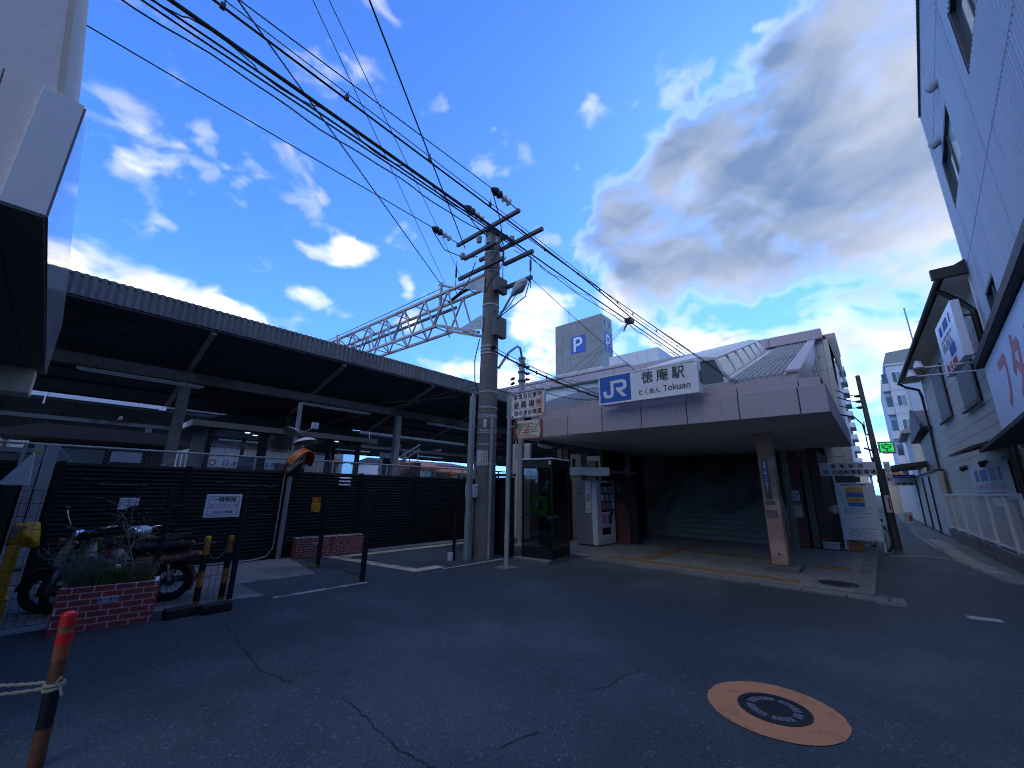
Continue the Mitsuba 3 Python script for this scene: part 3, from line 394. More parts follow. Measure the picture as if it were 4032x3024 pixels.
[[[20,51,21,53,27,56,39,63,45,69,51,76,57,73,58,71,56,69,64,63,83,53,83,51,79,46,70,50,69,50,68,48,35,48,34,50,24,46],[42,56,42,55,62,55,52,64]],[[23,35,23,41,23,42,80,42,80,41,80,35,80,34,65,34,75,23,80,15,75,11,73,11,69,17,28,13,26,20,30,23,40,34,23,34],[41,23,41,22,46,22,62,23,63,25,58,30,58,31,61,34,50,34]]],
[[[42,20,43,21,60,22,60,47,46,47,46,54,47,55,60,55,60,75,67,75,68,55,80,55,82,54,81,47,68,47,68,22,83,21,83,20,83,15,83,14,43,14,42,15]],[[18,38,26,44,36,55,36,57,21,57,20,58,20,63,21,64,32,64,28,71,28,73,33,75,39,68,40,64,44,64,47,61,43,53,39,47,48,38,48,37,44,32,42,32,39,37,38,36,38,12,37,11,31,11,30,12,30,36,22,31]]],
[[[19,15,24,32,26,67,50,68,48,74,54,76,59,68,81,68,82,67,82,60,58,60,59,52,80,52,80,45,58,45,59,38,77,38,77,13,70,12,69,15,44,15,43,12,36,13,36,38,51,39,50,60,33,60,33,39,30,21,25,11],[43,22,69,22,69,31,44,31]]],
[[[19,17,20,19,30,21,44,26,36,33,31,42,25,43,25,50,47,51,47,58,23,58,22,58,22,64,23,65,47,65,48,75,54,76,55,75,55,65,80,65,80,58,55,57,55,50,71,50,75,48,74,43,70,37,60,26,68,22,83,19,83,17,80,12,66,14,52,20,40,16,24,11,22,12],[40,41,46,34,52,30,57,34,64,42,40,43]]],
[[[63,59,63,61,65,65,67,65,82,55,83,53,80,50,78,49]],[[24,25,24,30,28,35,38,43,38,52,26,53,25,60,25,60,38,60,38,73,46,73,46,61,57,63,60,63,59,56,46,54,46,46,55,47,66,46,74,42,77,34,76,27,73,22,69,18,61,16,53,15,50,22,51,23,62,24,68,28,69,34,67,38,63,40,56,40,46,38,46,21,45,18,42,15,37,15,31,17,26,21],[31,27,34,24,38,23,38,34,36,33]]],
[[[18,17,25,21,31,28,30,30,21,37,25,54,20,55,20,62,26,62,27,63,29,75,36,75,36,74,34,62,45,62,48,60,46,47,60,47,61,54,69,63,68,63,49,63,49,70,77,71,81,68,78,62,69,52,68,47,83,47,83,41,83,40,68,39,68,16,67,13,61,11,53,11,51,16,51,18,61,19,60,40,46,40,44,40,41,31,48,23,48,22,45,18,43,17,37,24,30,16,23,11,22,12],[33,54,29,40,33,37,34,36,35,37,39,48,39,55]]],
[[[22,27,22,33,26,41,33,46,44,49,49,60,49,61,33,61,32,61,32,68,58,69,61,66,61,65,57,59,53,49,67,44,68,46,68,54,75,54,76,51,75,40,83,35,79,27,72,31,66,21,62,17,55,13,50,16,49,17,49,18,57,23,63,30,66,36,62,38,49,41,41,25,38,21,35,20,29,19,26,21,23,23],[29,30,31,27,34,28,38,35,40,41,38,40,32,37,29,33]]],
[[[19,15,19,17,26,27,28,33,29,42,29,50,28,49,25,41,20,43,19,45,22,52,23,61,29,61,30,75,35,75,36,74,37,57,38,58,40,64,44,64,44,68,58,69,59,75,65,75,66,68,80,68,80,62,66,62,65,54,58,54,58,61,58,62,47,62,43,53,49,52,49,60,55,60,56,52,67,52,68,60,75,60,75,52,83,52,83,46,76,45,75,44,76,39,83,39,83,33,71,32,71,19,77,19,77,25,78,26,84,24,83,17,81,13,79,12,68,12,66,13,64,16,64,32,59,33,58,25,55,19,49,14,42,11,38,16,38,17,45,20,48,23,50,26,51,32,41,33,41,39,49,39,49,45,41,46,40,47,36,46,36,37,43,28,45,24,41,20,40,20,34,27,30,18,25,11,23,11],[56,40,68,39,68,45,56,45]]],
[[[27,58,26,65,27,66,72,66,77,63,72,46,66,34,55,23,48,19,39,15,38,15,35,18,33,21,33,22,48,28,58,37,63,45,67,58]]],
[[[23,43,23,45,33,53,39,59,47,74,55,72,55,70,52,66,53,64,73,65,78,61,73,50,66,37,73,31,73,30,71,27,68,25,67,25,60,30,50,21,36,14,34,14,31,16,29,18,29,20,37,23,45,27,54,35,42,43,41,46,46,50,59,42,65,52,67,57,48,57,37,45,30,40,28,39]]],
[[[19,22,23,28,29,24,33,23,38,24,40,27,40,29,37,31,26,36,23,39,21,43,21,47,23,52,26,54,32,56,39,56,45,53,47,51,43,46,34,49,31,48,29,46,29,44,31,42,42,38,46,35,48,30,48,26,46,21,40,17,31,16,24,18]]],
[[[22,66,23,69,26,71,30,70,33,67,32,63,29,61,24,61]],[[23,55,31,55,31,17,23,17]]],
[[[20,61,21,68,53,68,53,62,47,54,42,42,39,28,39,18,38,17,31,17,30,23,33,42,36,49,42,60]]],
[[[18,31,18,37,38,68,47,68,48,38,53,38,54,37,54,31,53,30,48,30,48,17,40,17,39,18,39,30,19,30],[29,38,29,38,39,38,39,53,36,50]]],
[[[20,39,21,40,39,40,39,33,21,33,20,34]]],
[[[19,60,23,65,32,69,41,68,48,63,50,57,50,50,49,44,44,36,35,25,52,25,53,24,53,18,52,17,20,17,20,22,33,35,38,42,41,48,42,54,41,58,36,61,31,61,25,56,23,56]]],
[[[20,54,23,63,26,66,33,69,41,68,45,66,49,61,51,55,53,49,52,36,49,26,47,23,42,18,36,16,31,16,25,18,21,22,21,23,25,27,32,23,38,25,43,31,44,37,43,38,36,35,32,35,26,38,21,43,20,48],[28,49,29,45,34,42,40,43,44,48,43,54,42,58,39,61,35,62,32,61,30,59,28,54]]],
[[[23,64,47,64,48,76,55,75,55,64,79,64,79,15,77,13,74,12,62,11,60,17,60,19,72,19,72,28,71,28,68,26,67,26,52,41,45,32,39,27,36,25,34,25,32,27,31,27,31,12,30,11,24,11],[56,57,54,49,72,33,72,57],[31,32,32,32,37,35,42,41,46,49,47,57,31,56]]],
[[[31,58,32,65,58,65,67,66,67,67,65,71,69,73,72,72,73,74,76,75,78,75,79,74,84,66,83,64,78,63,75,69,73,70,77,62,73,60,70,61,69,58,43,57]],[[27,26,28,38,36,38,35,29,38,25,47,22,61,23,73,25,74,18,73,16,62,15,42,15,37,16,31,19,28,22]]],
[[[19,17,20,19,30,22,40,27,39,28,21,28,20,29,20,34,23,35,21,40,21,42,34,43,36,44,35,45,30,46,30,48,34,52,34,52,22,53,21,53,23,70,46,71,46,74,52,76,56,71,81,70,82,53,69,53,63,46,64,45,80,41,80,39,76,35,82,35,83,34,83,29,82,28,63,27,72,22,83,19,84,17,80,12,71,15,56,24,55,13,54,11,48,12,47,24,38,18,25,13,23,12],[50,60,73,59,73,63,52,64],[55,40,56,35,72,35,70,37,56,40],[42,51,42,50,53,48,58,52,44,53],[34,36,34,35,47,35,48,38,46,38],[29,60,40,59,43,63,30,64]]],
[[[19,53,25,64,28,75,35,74,33,66,51,66,52,60,51,59,41,59,41,48,53,49,54,70,79,70,80,15,73,14,72,19,61,19,60,13,54,13,53,21,50,18,48,18,38,29,34,22,30,16,25,12,23,12,19,16,19,18,23,21,28,26,31,33,33,40,20,41,20,48,23,49,19,52],[60,27,72,26,72,63,61,62],[41,41,40,38,53,25,53,41],[25,49,26,48,33,49,33,59,30,59]]],
[[[29,31,32,60,37,60,40,59,38,43,49,48,61,49,70,45,74,41,76,37,76,30,73,23,68,19,63,16,54,14,39,14,38,16,37,22,51,22,58,23,63,25,66,28,68,33,68,36,65,40,60,42,52,41,46,40,42,37,38,33,35,29]],[[38,65,39,71,41,72,50,69,66,67,67,66,67,63,66,59,64,59,43,63]]],
[[[20,52,21,53,34,54,34,68,35,69,41,69,42,68,42,55,60,56,61,57,61,70,68,71,68,57,80,57,80,50,68,49,67,36,66,33,63,32,53,32,51,33,51,40,57,39,60,39,60,49,42,47,42,30,43,26,46,23,55,23,73,25,73,17,67,16,47,16,38,18,36,20,35,25,34,46,21,45]]],
[[[45,32,67,36,68,59,67,60,63,56,62,56,51,66,51,68,54,71,55,71,67,61,68,75,75,75,75,37,83,38,83,34,83,31,75,29,75,12,74,11,68,11,68,12,67,28,46,25,46,26]],[[19,28,19,30,25,40,29,49,20,50,20,56,31,57,31,64,22,63,21,69,43,75,47,70,47,69,39,66,39,57,48,57,48,51,51,53,53,53,63,46,65,44,65,42,62,38,60,38,47,50,40,49,40,48,47,39,48,37,43,33,40,37,38,38,38,12,38,11,32,11,31,12,31,34,29,34,23,24,21,25]]]]
CHARS = "徳庵駅とくあんTokuan緊急及災害時避難場所桃の里幼稚園南谷クリニック一時利用ミニバイク50cc以下専用東大阪市P空西(有料)自転車駐車場稲田上町一丁目1日本ボデ会社店支お好み焼フタバPanasonic747-2490内のご案内お知らせ科"
GL = dict(zip([c for i, c in enumerate(CHARS) if c not in CHARS[:i]], OUTLINES))
ADV = {'(': .34, ')': .34, '-': .35, 'J': .54, 'P': .63, 'R': .64, 'T': .6, 'a': .56, 'c': .51, 'i': .28, 'k': .55, 'n': .61, 'o': .61, 's': .47, 'u': .61, **{c: .56 for c in '0124579'}}
def glyph(ch):
    out = []
    for g in GL[ch]:
        rings = [[((s[i] - 18) / 66.667, (s[i + 1] - 18) / 66.667) for i in range(0, len(s), 2)] for s in g]
        p = Polygon(rings[0], rings[1:]).buffer(0)
        out += [q for q in getattr(p, 'geoms', [p]) if q.area > 1e-5]
    return out
def words(s, em, spacing=0.0, depth=.003, vertical=False, squeeze=1.0, adv=None, fat=0.0):
    ms, x, y = [], 0.0, 0.0
    for ch in s:
        a = adv or ADV.get(ch, 1.0)
        if ch != ' ' and ch != '　':
            for g in glyph(ch):
                if fat: g = g.buffer(fat)
                ms.append(ext(affinity.translate(affinity.scale(g, em * squeeze, em, origin=(0, 0)), x, y), depth))
        if vertical: y -= em * (1 + spacing)
        else: x += em * (a * squeeze + spacing)
    m = cat(ms); lo, hi = m.bounds; m.apply_translation([-(lo[0] + hi[0]) / 2, -(lo[1] + hi[1]) / 2, 0]); return m
def bars(rows, w, h, seed=1, fill=.86):   # lines of small print, too small to read in the photograph
    rr = random.Random(seed); ms = []
    for y, th, x0, x1 in rows:
        x = x0
        while x < x1:
            L = min(rr.uniform(.5, 2.2) * th * 2, x1 - x); ms.append(bx(x, x + L * fill, y - th / 2, y + th / 2, 0, .002)); x += L + th * .5
    return cat(ms)
FRONT = lambda o: frame(o, X_, Z_)       # faces -y
EAST = lambda o: frame(o, Y_, Z_)        # faces +x
WEST = lambda o: frame(o, -Y_, Z_)       # faces -x

# ================================================================ GROUND
def slab_ring(x0, x1, y0, y1): return [(x0, y0), (x1, y0), (x1, y1), (x0, y1)]
structure('ground', sheet(slab_ring(-700, 700, -700, 900), 0.0), 'asphalt')
structure('reddish_patch', sheet([(-9, -3), (-2.2, -3), (-2.75, -.2), (-3.6, .12), (-4.4, .14), (-5.6, .05), (-7.25, -.15), (-9, -.2)], .004), 'reddish_ground')
structure('reddish_patch', sheet([(-1.9, .6), (-1.75, 2.1), (-1.35, 2.5), (-.4, 2.62), (.6, 2.7), (1.5, 2.75), (1.5, -2), (-1.9, -2)], .004), 'reddish_ground')  # low-contrast reddish patch on the ground
structure('parking_pad', sheet([(-10.4, -3), (-7.2, -3), (-7.2, 2.05), (-7.1, 2.5), (-8.22, 2.49), (-8.18, 3.72), (-10.4, 4.05)], .006), 'pad_concrete')
structure('verge_pad', sheet([(-10.45, 5.9), (-9.95, 5.9), (-9.95, 11), (-10.45, 11)], .005), 'pad_concrete')
def ribbon(pts, w, z, seed):
    rr = random.Random(seed); P = []
    for (xa, ya), (xb, yb) in zip(pts[:-1], pts[1:]):
        for t in np.linspace(0, 1, 12)[:-1]:
            P.append((xa + (xb - xa) * t + rr.uniform(-.012, .012), ya + (yb - ya) * t + rr.uniform(-.012, .012), w * rr.uniform(.3, 1.3)))
    P = np.array(P); t = np.gradient(P[:, :2], axis=0); t /= np.linalg.norm(t, axis=1, keepdims=True); n = np.stack([-t[:, 1], t[:, 0]], 1)
    a, b = P[:, :2] + n * P[:, 2:], P[:, :2] - n * P[:, 2:]; k = np.arange(len(P) - 1); L = len(P)
    v = np.column_stack([np.vstack([a, b]), np.full(2 * L, z)])
    return trimesh.Trimesh(v, np.vstack([np.stack([k, k + L, k + 1], 1), np.stack([k + 1, k + L, k + L + 1], 1)]), process=False)
for i, pts in enumerate([[(-3.43, 1.88), (-2.94, 1.85), (-2.53, 1.81), (-2.24, 1.85), (-1.7, 1.9)], [(-6.24, 1.765), (-5.08, 1.66), (-4.38, 1.6), (-3.9, 1.72)], [(-2.06, 3.34), (-1.99, 3.47), (-1.98, 3.75), (-1.9, 4.0)], [(-2.07, 2.23), (-2.06, 2.38), (-2.0, 2.6)]]):
    structure('road_crack', ribbon(pts, .0045, .0045, i), 'tar')
structure('road_line', sheet([(-6.96, 2.56), (-6.86, 2.56), (-6.85, 4.02), (-6.95, 4.05)], .004), 'road_white')
structure('road_line', sheet([(-6.98, 5.75), (-6.9, 5.75), (-6.9, 7.6), (-6.98, 7.6)], .004), 'road_white')
structure('road_mark', sheet([(.62, 8.66), (.95, 8.72), (.93, 8.92), (.60, 8.86)], .004), 'road_white')
structure('alley_line', sheet([(.70, 26.9), (.76, 26.9), (1.06, 19.5), (1.14, 18.3), (1.06, 18.3), (.98, 19.5)], .004), 'road_white')
structure('alley_line', sheet([(-.1, 15.55), (.6, 16.35), (1.05, 16.2), (1.05, 16.35), (.58, 16.5), (-.12, 15.7)], .004), 'road_white')
# tactile paving strips by the fence
tp = structure('tactile_strip', sheet([(-10.0, 4.62), (-7.05, 5.15), (-7.05, 5.42), (-10.0, 4.9)], .005), 'tactile_pale')
structure('tactile_strip', sheet([(-7.33, 5.39), (-7.05, 5.43), (-7.05, 5.9), (-7.33, 5.9)], .005), 'tactile_pale')
structure('tactile_strip', sheet([(-9.82, 4.98), (-9.54, 5.03), (-9.54, 9.3), (-9.82, 9.3)], .009), 'tactile_pale')
# station forecourt: pavers, kerb stones, tactile strips
ap = structure('forecourt_paving', sheet([(-8.4, 9.28), (-.60, 9.28), (-.60, 15.6), (-8.4, 15.6)], .03, .03), 'paver')
structure('forecourt_border', sheet([(-.60, 9.34), (-.34, 9.34), (-.34, 15.3), (-.60, 15.3)], .028, .028), 'kerb')
x = -5.55
while x < -.55:
    w = .62 * RNG.uniform(.96, 1.02); k = number('forecourt_kerb__stone')
    scene[k] = mikit.ply(bx(x + .006, x + w - .006, 8.86 + RNG.uniform(-.004, .004), 9.05, -.02, .034 + RNG.uniform(0, .006), .008), 'mat_kerb')
    x += w
scene['forecourt_kerb'] = mikit.ply(bx(-5.6, -.35, 9.052, 9.275, -.02, .02), 'mat_kerb'); tag('forecourt_kerb', kind='structure')
def tactile(x0, x1, y0, y1):
    m = [bx(x0, x1, y0, y1, .0, .036)]; nx, ny = max(1, round((x1 - x0) / .06)), max(1, round((y1 - y0) / .06))
    for i in range(nx):
        for j in range(ny):
            cx, cy = x0 + (i + .5) * (x1 - x0) / nx, y0 + (j + .5) * (y1 - y0) / ny
            m.append(bx(cx - .014, cx + .014, cy - .014, cy + .014, .036, .041))
    return cat(m)
structure('forecourt_tactile', cat([tactile(-5.3, -4.45, 9.42, 9.72), tactile(-4.45, -1.38, 9.42, 9.72)]), 'tactile')
structure('forecourt_tactile', tactile(-4.62, -4.32, 9.74, 15.3), 'tactile')
structure('forecourt_tactile', cat([tactile(-4.30, -2.0, 12.0, 12.3), tactile(-1.35, -.75, 11.6, 12.2)]), 'tactile')
dg = thing('drain_box', 'small pale concrete drain lid at the corner of the station kerb', 'drain')
part(dg, 'frame', bx(-.33, .02, 8.74, 9.36, -.02, .022, .006), 'kerb'); part(dg, 'lid', bx(-.28, -.06, 8.80, 9.30, .022, .034, .004), 'cover_pale')
part(dg, 'slot', cat([bx(-.19, -.15, 8.90, 9.02, .034, .037), bx(-.19, -.15, 9.08, 9.2, .034, .037)]), 'tar')
def disc_ring(cx, cy, r0, r1, z, n=72, jag=0.0, seed=1, a0=0, a1=360):
    rr = random.Random(seed); an = np.radians(np.linspace(a0, a1, n + 1)); v = []
    for a in an: v += [(cx + (r1 + rr.uniform(-jag, jag)) * math.cos(a), cy + (r1) * math.sin(a), z), (cx + (r0 - rr.uniform(-jag, jag) * .5) * math.cos(a), cy + r0 * math.sin(a), z)]
    f = []
    for i in range(n): f += [(2 * i, 2 * i + 2, 2 * i + 1), (2 * i + 1, 2 * i + 2, 2 * i + 3)]
    return trimesh.Trimesh(np.array(v), np.array(f), process=False)
mh = thing('manhole', 'round manhole cover inside a wide orange painted ring on the asphalt', 'manhole')
MX, MY = -.875, 4.05
part(mh, 'painted_ring', disc_ring(MX, MY, .245, .46, .005, jag=.006), 'ring_orange')
part(mh, 'rim', disc_ring(MX, MY, .205, .247, .009), 'cast_iron'); part(mh, 'cover', disc_ring(MX, MY, .0, .2, .006), 'cast_iron')
for a0, a1 in ((100, 190), (195, 262), (275, 330), (345, 372), (20, 88)):
    part(mh, 'lettered_band', cat([disc_ring(MX, MY, .125, .185, .0085, 6, 0, 1, a, a + 11.5) for a in np.arange(a0, a1 - 8, 14)]), 'cover_pale')
part(mh, 'pattern', cat([bx(MX + r * math.cos(a) - .008, MX + r * math.cos(a) + .008, MY + r * math.sin(a) - .008, MY + r * math.sin(a) + .008, .006, .0085) for r in (.02, .05, .08, .11) for a in np.arange(0, 6.28, 6.28 / max(3, int(r * 220)))]), 'tar')
m2 = thing('manhole', 'dark manhole cover in the paved corner of the station forecourt', 'manhole')
part(m2, 'rim', disc_ring(-.84, 9.93, .30, .40, .034), 'kerb'); part(m2, 'cover', disc_ring(-.84, 9.93, 0, .30, .0335), 'cast_iron')

# ================================================================ STATION BUILDING
FY = 8.6
st = thing('station_building', 'pale pink fronted railway station with a dark open entrance under its canopy', 'station')
part(st, 'canopy_core', cat([bx(-7.0, -.47, FY + .03, 15.4, 2.975, 3.44), bx(-7.0, -.53, FY + .28, 15.4, 3.44, 3.62)]), 'panel_joint')
part(st, 'soffit', bx(-6.98, -.46, FY + .04, 15.35, 2.955, 2.974), 'station_soffit')
xs = [-6.9, -6.57, -5.76, -4.765, -3.78, -2.79, -1.81, -.845, -.432]
for a, b in zip(xs[:-1], xs[1:]):
    part(st, 'fascia_panel', bx(a + .009, b - .009, FY, FY + .05, 2.96, 3.452, .006), 'panel_pink')
    part(st, 'ledge_panel', bx(a + .009, b - .009, FY + .02, FY + .30, 3.446, 3.458), 'panel_pink')
xs2 = [-6.9, -5.89, -4.905, -3.86, -2.84, -1.854, -.838, -.50]
for a, b in zip(xs2[:-1], xs2[1:]):
    part(st, 'upper_panel', bx(a + .008, b - .008, FY + .25, FY + .3, 3.46, 3.64, .006), 'panel_pink')
ys = [FY + .052, 9.6, 10.6, 11.6, 12.6, 13.6, 14.6, 15.4]
for a, b in zip(ys[:-1], ys[1:]):
    part(st, 'side_panel', bx(-.47, -.432, a + .008, b - .008, 2.96, 3.452, .006), 'panel_pink')
part(st, 'roof_kerb', cat([bx(-7.0, -.86, 9.16, 9.34, 3.62, 3.80), bx(-7, -.5, 8.9, 15.4, 3.62, 3.66)]), 'panel_pink')
# sloping ribbed roof over the stairs
SL = .362; ZR = lambda y: 3.88 + SL * (y - 9.3)
RS = rz(1.3, (-1.0, 9.3, 0))   # the roof runs a little askew of the fascia
def slope(x0, x1, y0, y1, dz0, dz1):  # slab following the roof slope
    return put(prism_x([(y0, ZR(y0) + dz0), (y1, ZR(y1) + dz0), (y1, ZR(y1) + dz1), (y0, ZR(y0) + dz1)], x0, x1), RS)
part(st, 'roof', slope(-8.0, -1.02, 9.3, 19.7, -.14, 0), 'roof_rib')
def roll(xr, w, h):   # one rounded roof roll, made of short overlapping tiles
    ms = []
    for y in np.arange(9.3, 19.5, .32):
        v = [(x, yy, ZR(yy) + z + e) for yy, e in ((y, .012), (y + .34, -.002)) for x, z in ((xr - w / 2, 0), (xr - w * .32, h * .75), (xr, h), (xr + w * .32, h * .75), (xr + w / 2, 0))]; f = []
        for i in range(4): f += [(i, i + 1, i + 6), (i, i + 6, i + 5)]
        f += [(0, 2, 1), (0, 3, 2), (0, 4, 3)]; ms.append(trimesh.Trimesh(np.array(v), np.array(f), process=False))
    return put(cat(ms), RS)
for i, xr in enumerate(np.arange(-2.06, -1.06, .112)):
    part(st, 'roof_rib', roll(xr, .085, .055), 'roof_rib')
for i, xr in enumerate(np.arange(-7.9, -4.7, .236)):
    part(st, 'roof_rib', slope(xr, xr + .045, 9.3, 19.6, 0, .05), 'roof_rib')
part(st, 'rake_wall', slope(-1.03, -.84, 9.25, 19.4, -.5, .045), 'panel_pink')
part(st, 'rake_cap', slope(-1.06, -.80, 9.2, 19.4, .047, .095), 'panel_pink')
part(st, 'rake_side', put(prism_x([(9.25, 3.66), (19.3, 3.66), (19.3, ZR(19.3) - .5), (9.25, ZR(9.25) - .2)], -1.0, -.86), RS), 'station_white')
for i in range(5):
    y = 14.2 + i * .9; part(st, 'side_window', put(prism_x([(y, ZR(y) - 1.4), (y + .40, ZR(y + .40) - 1.4), (y + .40, ZR(y + .40) - .5), (y, ZR(y) - .5)], -.862, -.848), RS), 'window_glass')
# skylight
sk = [(-4.6, .0), (-4.2, .58), (-2.62, .64), (-2.32, .55), (-2.14, .02)]
def sky_prism(pts, y0, y1):
    v = [(x, y, ZR(y) + z) for y in (y0, y1) for x, z in pts]; n = len(pts); f = []
    for i in range(n):
        j = (i + 1) % n; f += [(i, j, j + n), (i, j + n, i + n)]
    for i in range(1, n - 1): f += [(0, i + 1, i), (n, n + i, n + i + 1)]
    v = [(x - .0227 * (y - 9.3), y, z) for x, y, z in v]
    mm = trimesh.Trimesh(np.array(v), np.array(f), process=False); mm.fix_normals(); return mm
sl = part(st, 'skylight', sky_prism(sk, 9.45, 16.3), 'sky_glass')
part(sl, 'cap', sky_prism([(-4.25, .585), (-2.62, .65), (-2.30, .56), (-2.30, .60), (-2.62, .69), (-4.25, .63)], 9.42, 16.35), 'station_white')
for i, y in enumerate(np.linspace(9.45, 16.25, 7)):
    part(sl, 'glazing_bar', sky_prism([(-2.345, .55), (-2.12, .0), (-2.08, .0), (-2.30, .58)], y, y + .07), 'station_white')
    if i < 6: part(sl, 'pane', sky_prism([(-2.315, .50), (-2.165, .12), (-2.15, .125), (-2.30, .505)], y + .09, y + 1.08), 'frosted')
part(sl, 'sill', sky_prism([(-2.21, .0), (-2.21, .13), (-2.05, .05), (-2.05, .0)], 9.42, 16.35), 'station_white')
part(sl, 'gable_frame', cat([beam((-2.33, 9.43, ZR(9.43) + .56), (-2.12, 9.43, ZR(9.43)), .04, .04), beam((-4.3, 9.43, ZR(9.43) + .6), (-2.33, 9.43, ZR(9.43) + .6), .04, .04)]), 'station_white')
# over-track concourse behind
cc = thing('station_concourse', 'white panelled concourse building spanning the tracks behind the sloping station roof', 'building')
BY = 19.5
part(cc, 'wall', cat([bx(-26, -8, BY + .05, 38, 4.7, 7.75), bx(-7.99, -.72, BY + .05, 22.4, 4.7, 7.75), bx(-2.4, -.72, BY + .05, 22.4, 0, 4.7)]), 'panel_joint')
zz = np.arange(4.72, 7.6, .56)
for z in zz:
    for a, b in zip(np.arange(-25, -8.5, 2.4), np.arange(-22.6, -6, 2.4)):
        if not (z > 5.6 and z < 6.3 and -14.0 < (a + b) / 2 < -11.9): part(cc, 'wall_panel', bx(a + .01, b - .01, BY, BY + .05, z + .008, min(z + .552, 7.55), .005), 'station_white')
    part(cc, 'wall_panel', bx(-8.18, -1.4, BY, BY + .05, z + .008, min(z + .552, 7.55), .005), 'station_white')
for z in np.arange(2.4, 7.5, .56):
    part(cc, 'wall_panel', bx(-1.39, -.84, BY - .02, BY + .05, z + .008, min(z + .552, 7.55), .005), 'station_white')
    part(cc, 'wall_panel', bx(-.72, -.67, 19.6, 22.4, z + .008, min(z + .552, 7.55), .005), 'station_white')
part(cc, 'corner_trim', bx(-.83, -.66, BY - .03, BY + .09, 2.4, 7.56), 'station_white')
for a in np.arange(-26, -.8, 1.8):
    part(cc, 'coping', bx(a + .006, min(a + 1.794, -.42), BY - .32, BY + .6, 7.56, 7.98, .02), 'panel_pink')
part(cc, 'side_coping', bx(-.95, -.42, BY + .61, 22.6, 7.56, 7.98, .02), 'panel_pink'); part(cc, 'eave_bracket', prism_y([(-.44, 7.555), (-.66, 7.555), (-.44, 6.1)], BY - .1, BY + 2.8), 'tower_grey')
wn = part(cc, 'window', bx(-13.9, -11.5, BY - .03, BY + .06, 5.95, 6.62), 'dark_steel')
for a, b in ((-13.85, -12.7), (-12.66, -11.55)): part(wn, 'pane', bx(a, b, BY - .04, BY - .032, 6.0, 6.57), 'window_glass')
k = part(wn, 'lit_lamp', bx(-13.05, -12.55, BY - .06, BY - .045, 6.27, 6.32), 'white_paint'); scene[k].update(glow((.8, .7, .5)))
part(cc, 'downpipe', cyl((-11.1, BY - .05, 4.8), (-11.1, BY - .05, 7.0), .06), 'station_white')
part(cc, 'roof', bx(-19.5, -9.6, BY + .8, 37, 7.9, 8.35), 'panel_pink'); part(cc, 'roof_edge', bx(-19.7, -9.4, BY + .6, 37.2, 8.35, 8.5, .02), 'panel_pink')
# wall left of the stairs, stairs, ceiling over them
stairs_top = 23
part(st, 'stair_ceiling', slope(-7.0, -2.2, 15.3, 24.5, -1.25, -1.1), 'soffit_dark')
part(st, 'ceiling_beam', bx(-7.0, -1.6, 15.36, 15.7, 2.9, 4.9), 'interior')
part(st, 'stair_wall', prism_x([(14.4, 0), (25, 0), (25, 8), (15.4, 5), (14.4, 2.95)], -7.25, -7.02), 'interior')
part(st, 'stair_wall', prism_x([(15.6, 0), (25, 0), (25, 8), (15.6, 5)], -2.28, -2.1), 'interior')
part(st, 'landing_wall', bx(-7.2, -2.1, 24.6, 24.8, 2.5, 8), 'interior')
for i in range(24):
    sp = part(st, 'step', bx(-6.55, -2.29, 15.7 + .3 * i, 15.7 + .3 * i + (.34 if i < 23 else 2.6), max(0, .165 * i - .1), .165 * (i + 1), .006), 'stair')
    if i < 9: part(sp, 'nosing', bx(-6.5, -2.33, 15.71 + .3 * i, 15.75 + .3 * i, .165 * (i + 1), .165 * (i + 1) + .005), 'kerb')
def incl(x0, x1, y0, y1, z0, z1, s0): return prism_x([(y0, s0 + z0), (y1, s0 + z0 + (y1 - y0) * .55), (y1, s0 + z1 + (y1 - y0) * .55), (y0, s0 + z1)], x0, x1)
part(st, 'stair_parapet', incl(-7.0, -6.56, 15.55, 23.5, -.3, .82, .1), 'interior'); part(st, 'parapet_cap', incl(-7.0, -6.52, 15.5, 23.5, .822, .90, .1), 'board_grey')
part(st, 'handrail', tube([(-6.45, 15.6, .75), (-6.45, 15.9, .95), (-6.45, 22, 4.3)], .025), 'galv')
rl = part(st, 'entrance_rail', cat([tube([(-2.25, 15.0, .03), (-2.25, 15.0, .95), (-2.25, 15.06, 1.06), (-2.25, 15.2, 1.1), (-2.25, 22, 4.8)], .028)]), 'galv')
part(st, 'inner_pillar', bx(-2.20, -1.85, 15.62, 16.0, .03, 2.955, .01), 'dark_red')
part(st, 'inner_pillar', bx(-1.80, -1.62, 15.9, 16.1, .03, 2.955), 'board_grey', label='narrow grey pillar behind the entrance column')
bw = part(st, 'brick_wall', bx(-1.60, -1.35, 15.98, 19.4, 0, 2.95), 'panel_joint')
for r in range(28):
    for c in range(2):
        part(st, 'wall_brick', bx(-1.60 + .125 * c + .004, -1.60 + .125 * c + .121, 15.955, 15.979, .1 + r * .1 + .005, .1 + r * .1 + .094), 'dark_red')
pl = thing('entrance_column', 'square brown concrete column at the station entrance with a blue address plate', 'column')
cm = bx(-.155, .155, -.16, .16, .115, 2.955, .012); part(pl, 'shaft', put(cm, frame((-1.87, 10.98, 0), X_, Y_)), 'column_brown')
part(pl, 'base', bx(-2.12, -1.80, 10.54, 11.3, .03, .115, .01), 'kerb'); part(pl, 'base', bx(-1.796, -1.50, 10.54, 11.3, .03, .112, .01), 'kerb')
part(pl, 'patch', bx(-1.99, -1.78, 10.80, 10.818, 1.08, 1.24), 'board_grey'); part(pl, 'patch', bx(-1.985, -1.80, 10.805, 10.818, 1.36, 1.44), 'kerb')
part(pl, 'bolt_mark', cat([cyl((-1.86, 10.80, .34), (-1.86, 10.82, .34), .028), cyl((-1.95, 10.80, .31), (-1.95, 10.82, .31), .012), cyl((-1.78, 10.80, .31), (-1.78, 10.82, .31), .012)]), 'dark_steel')
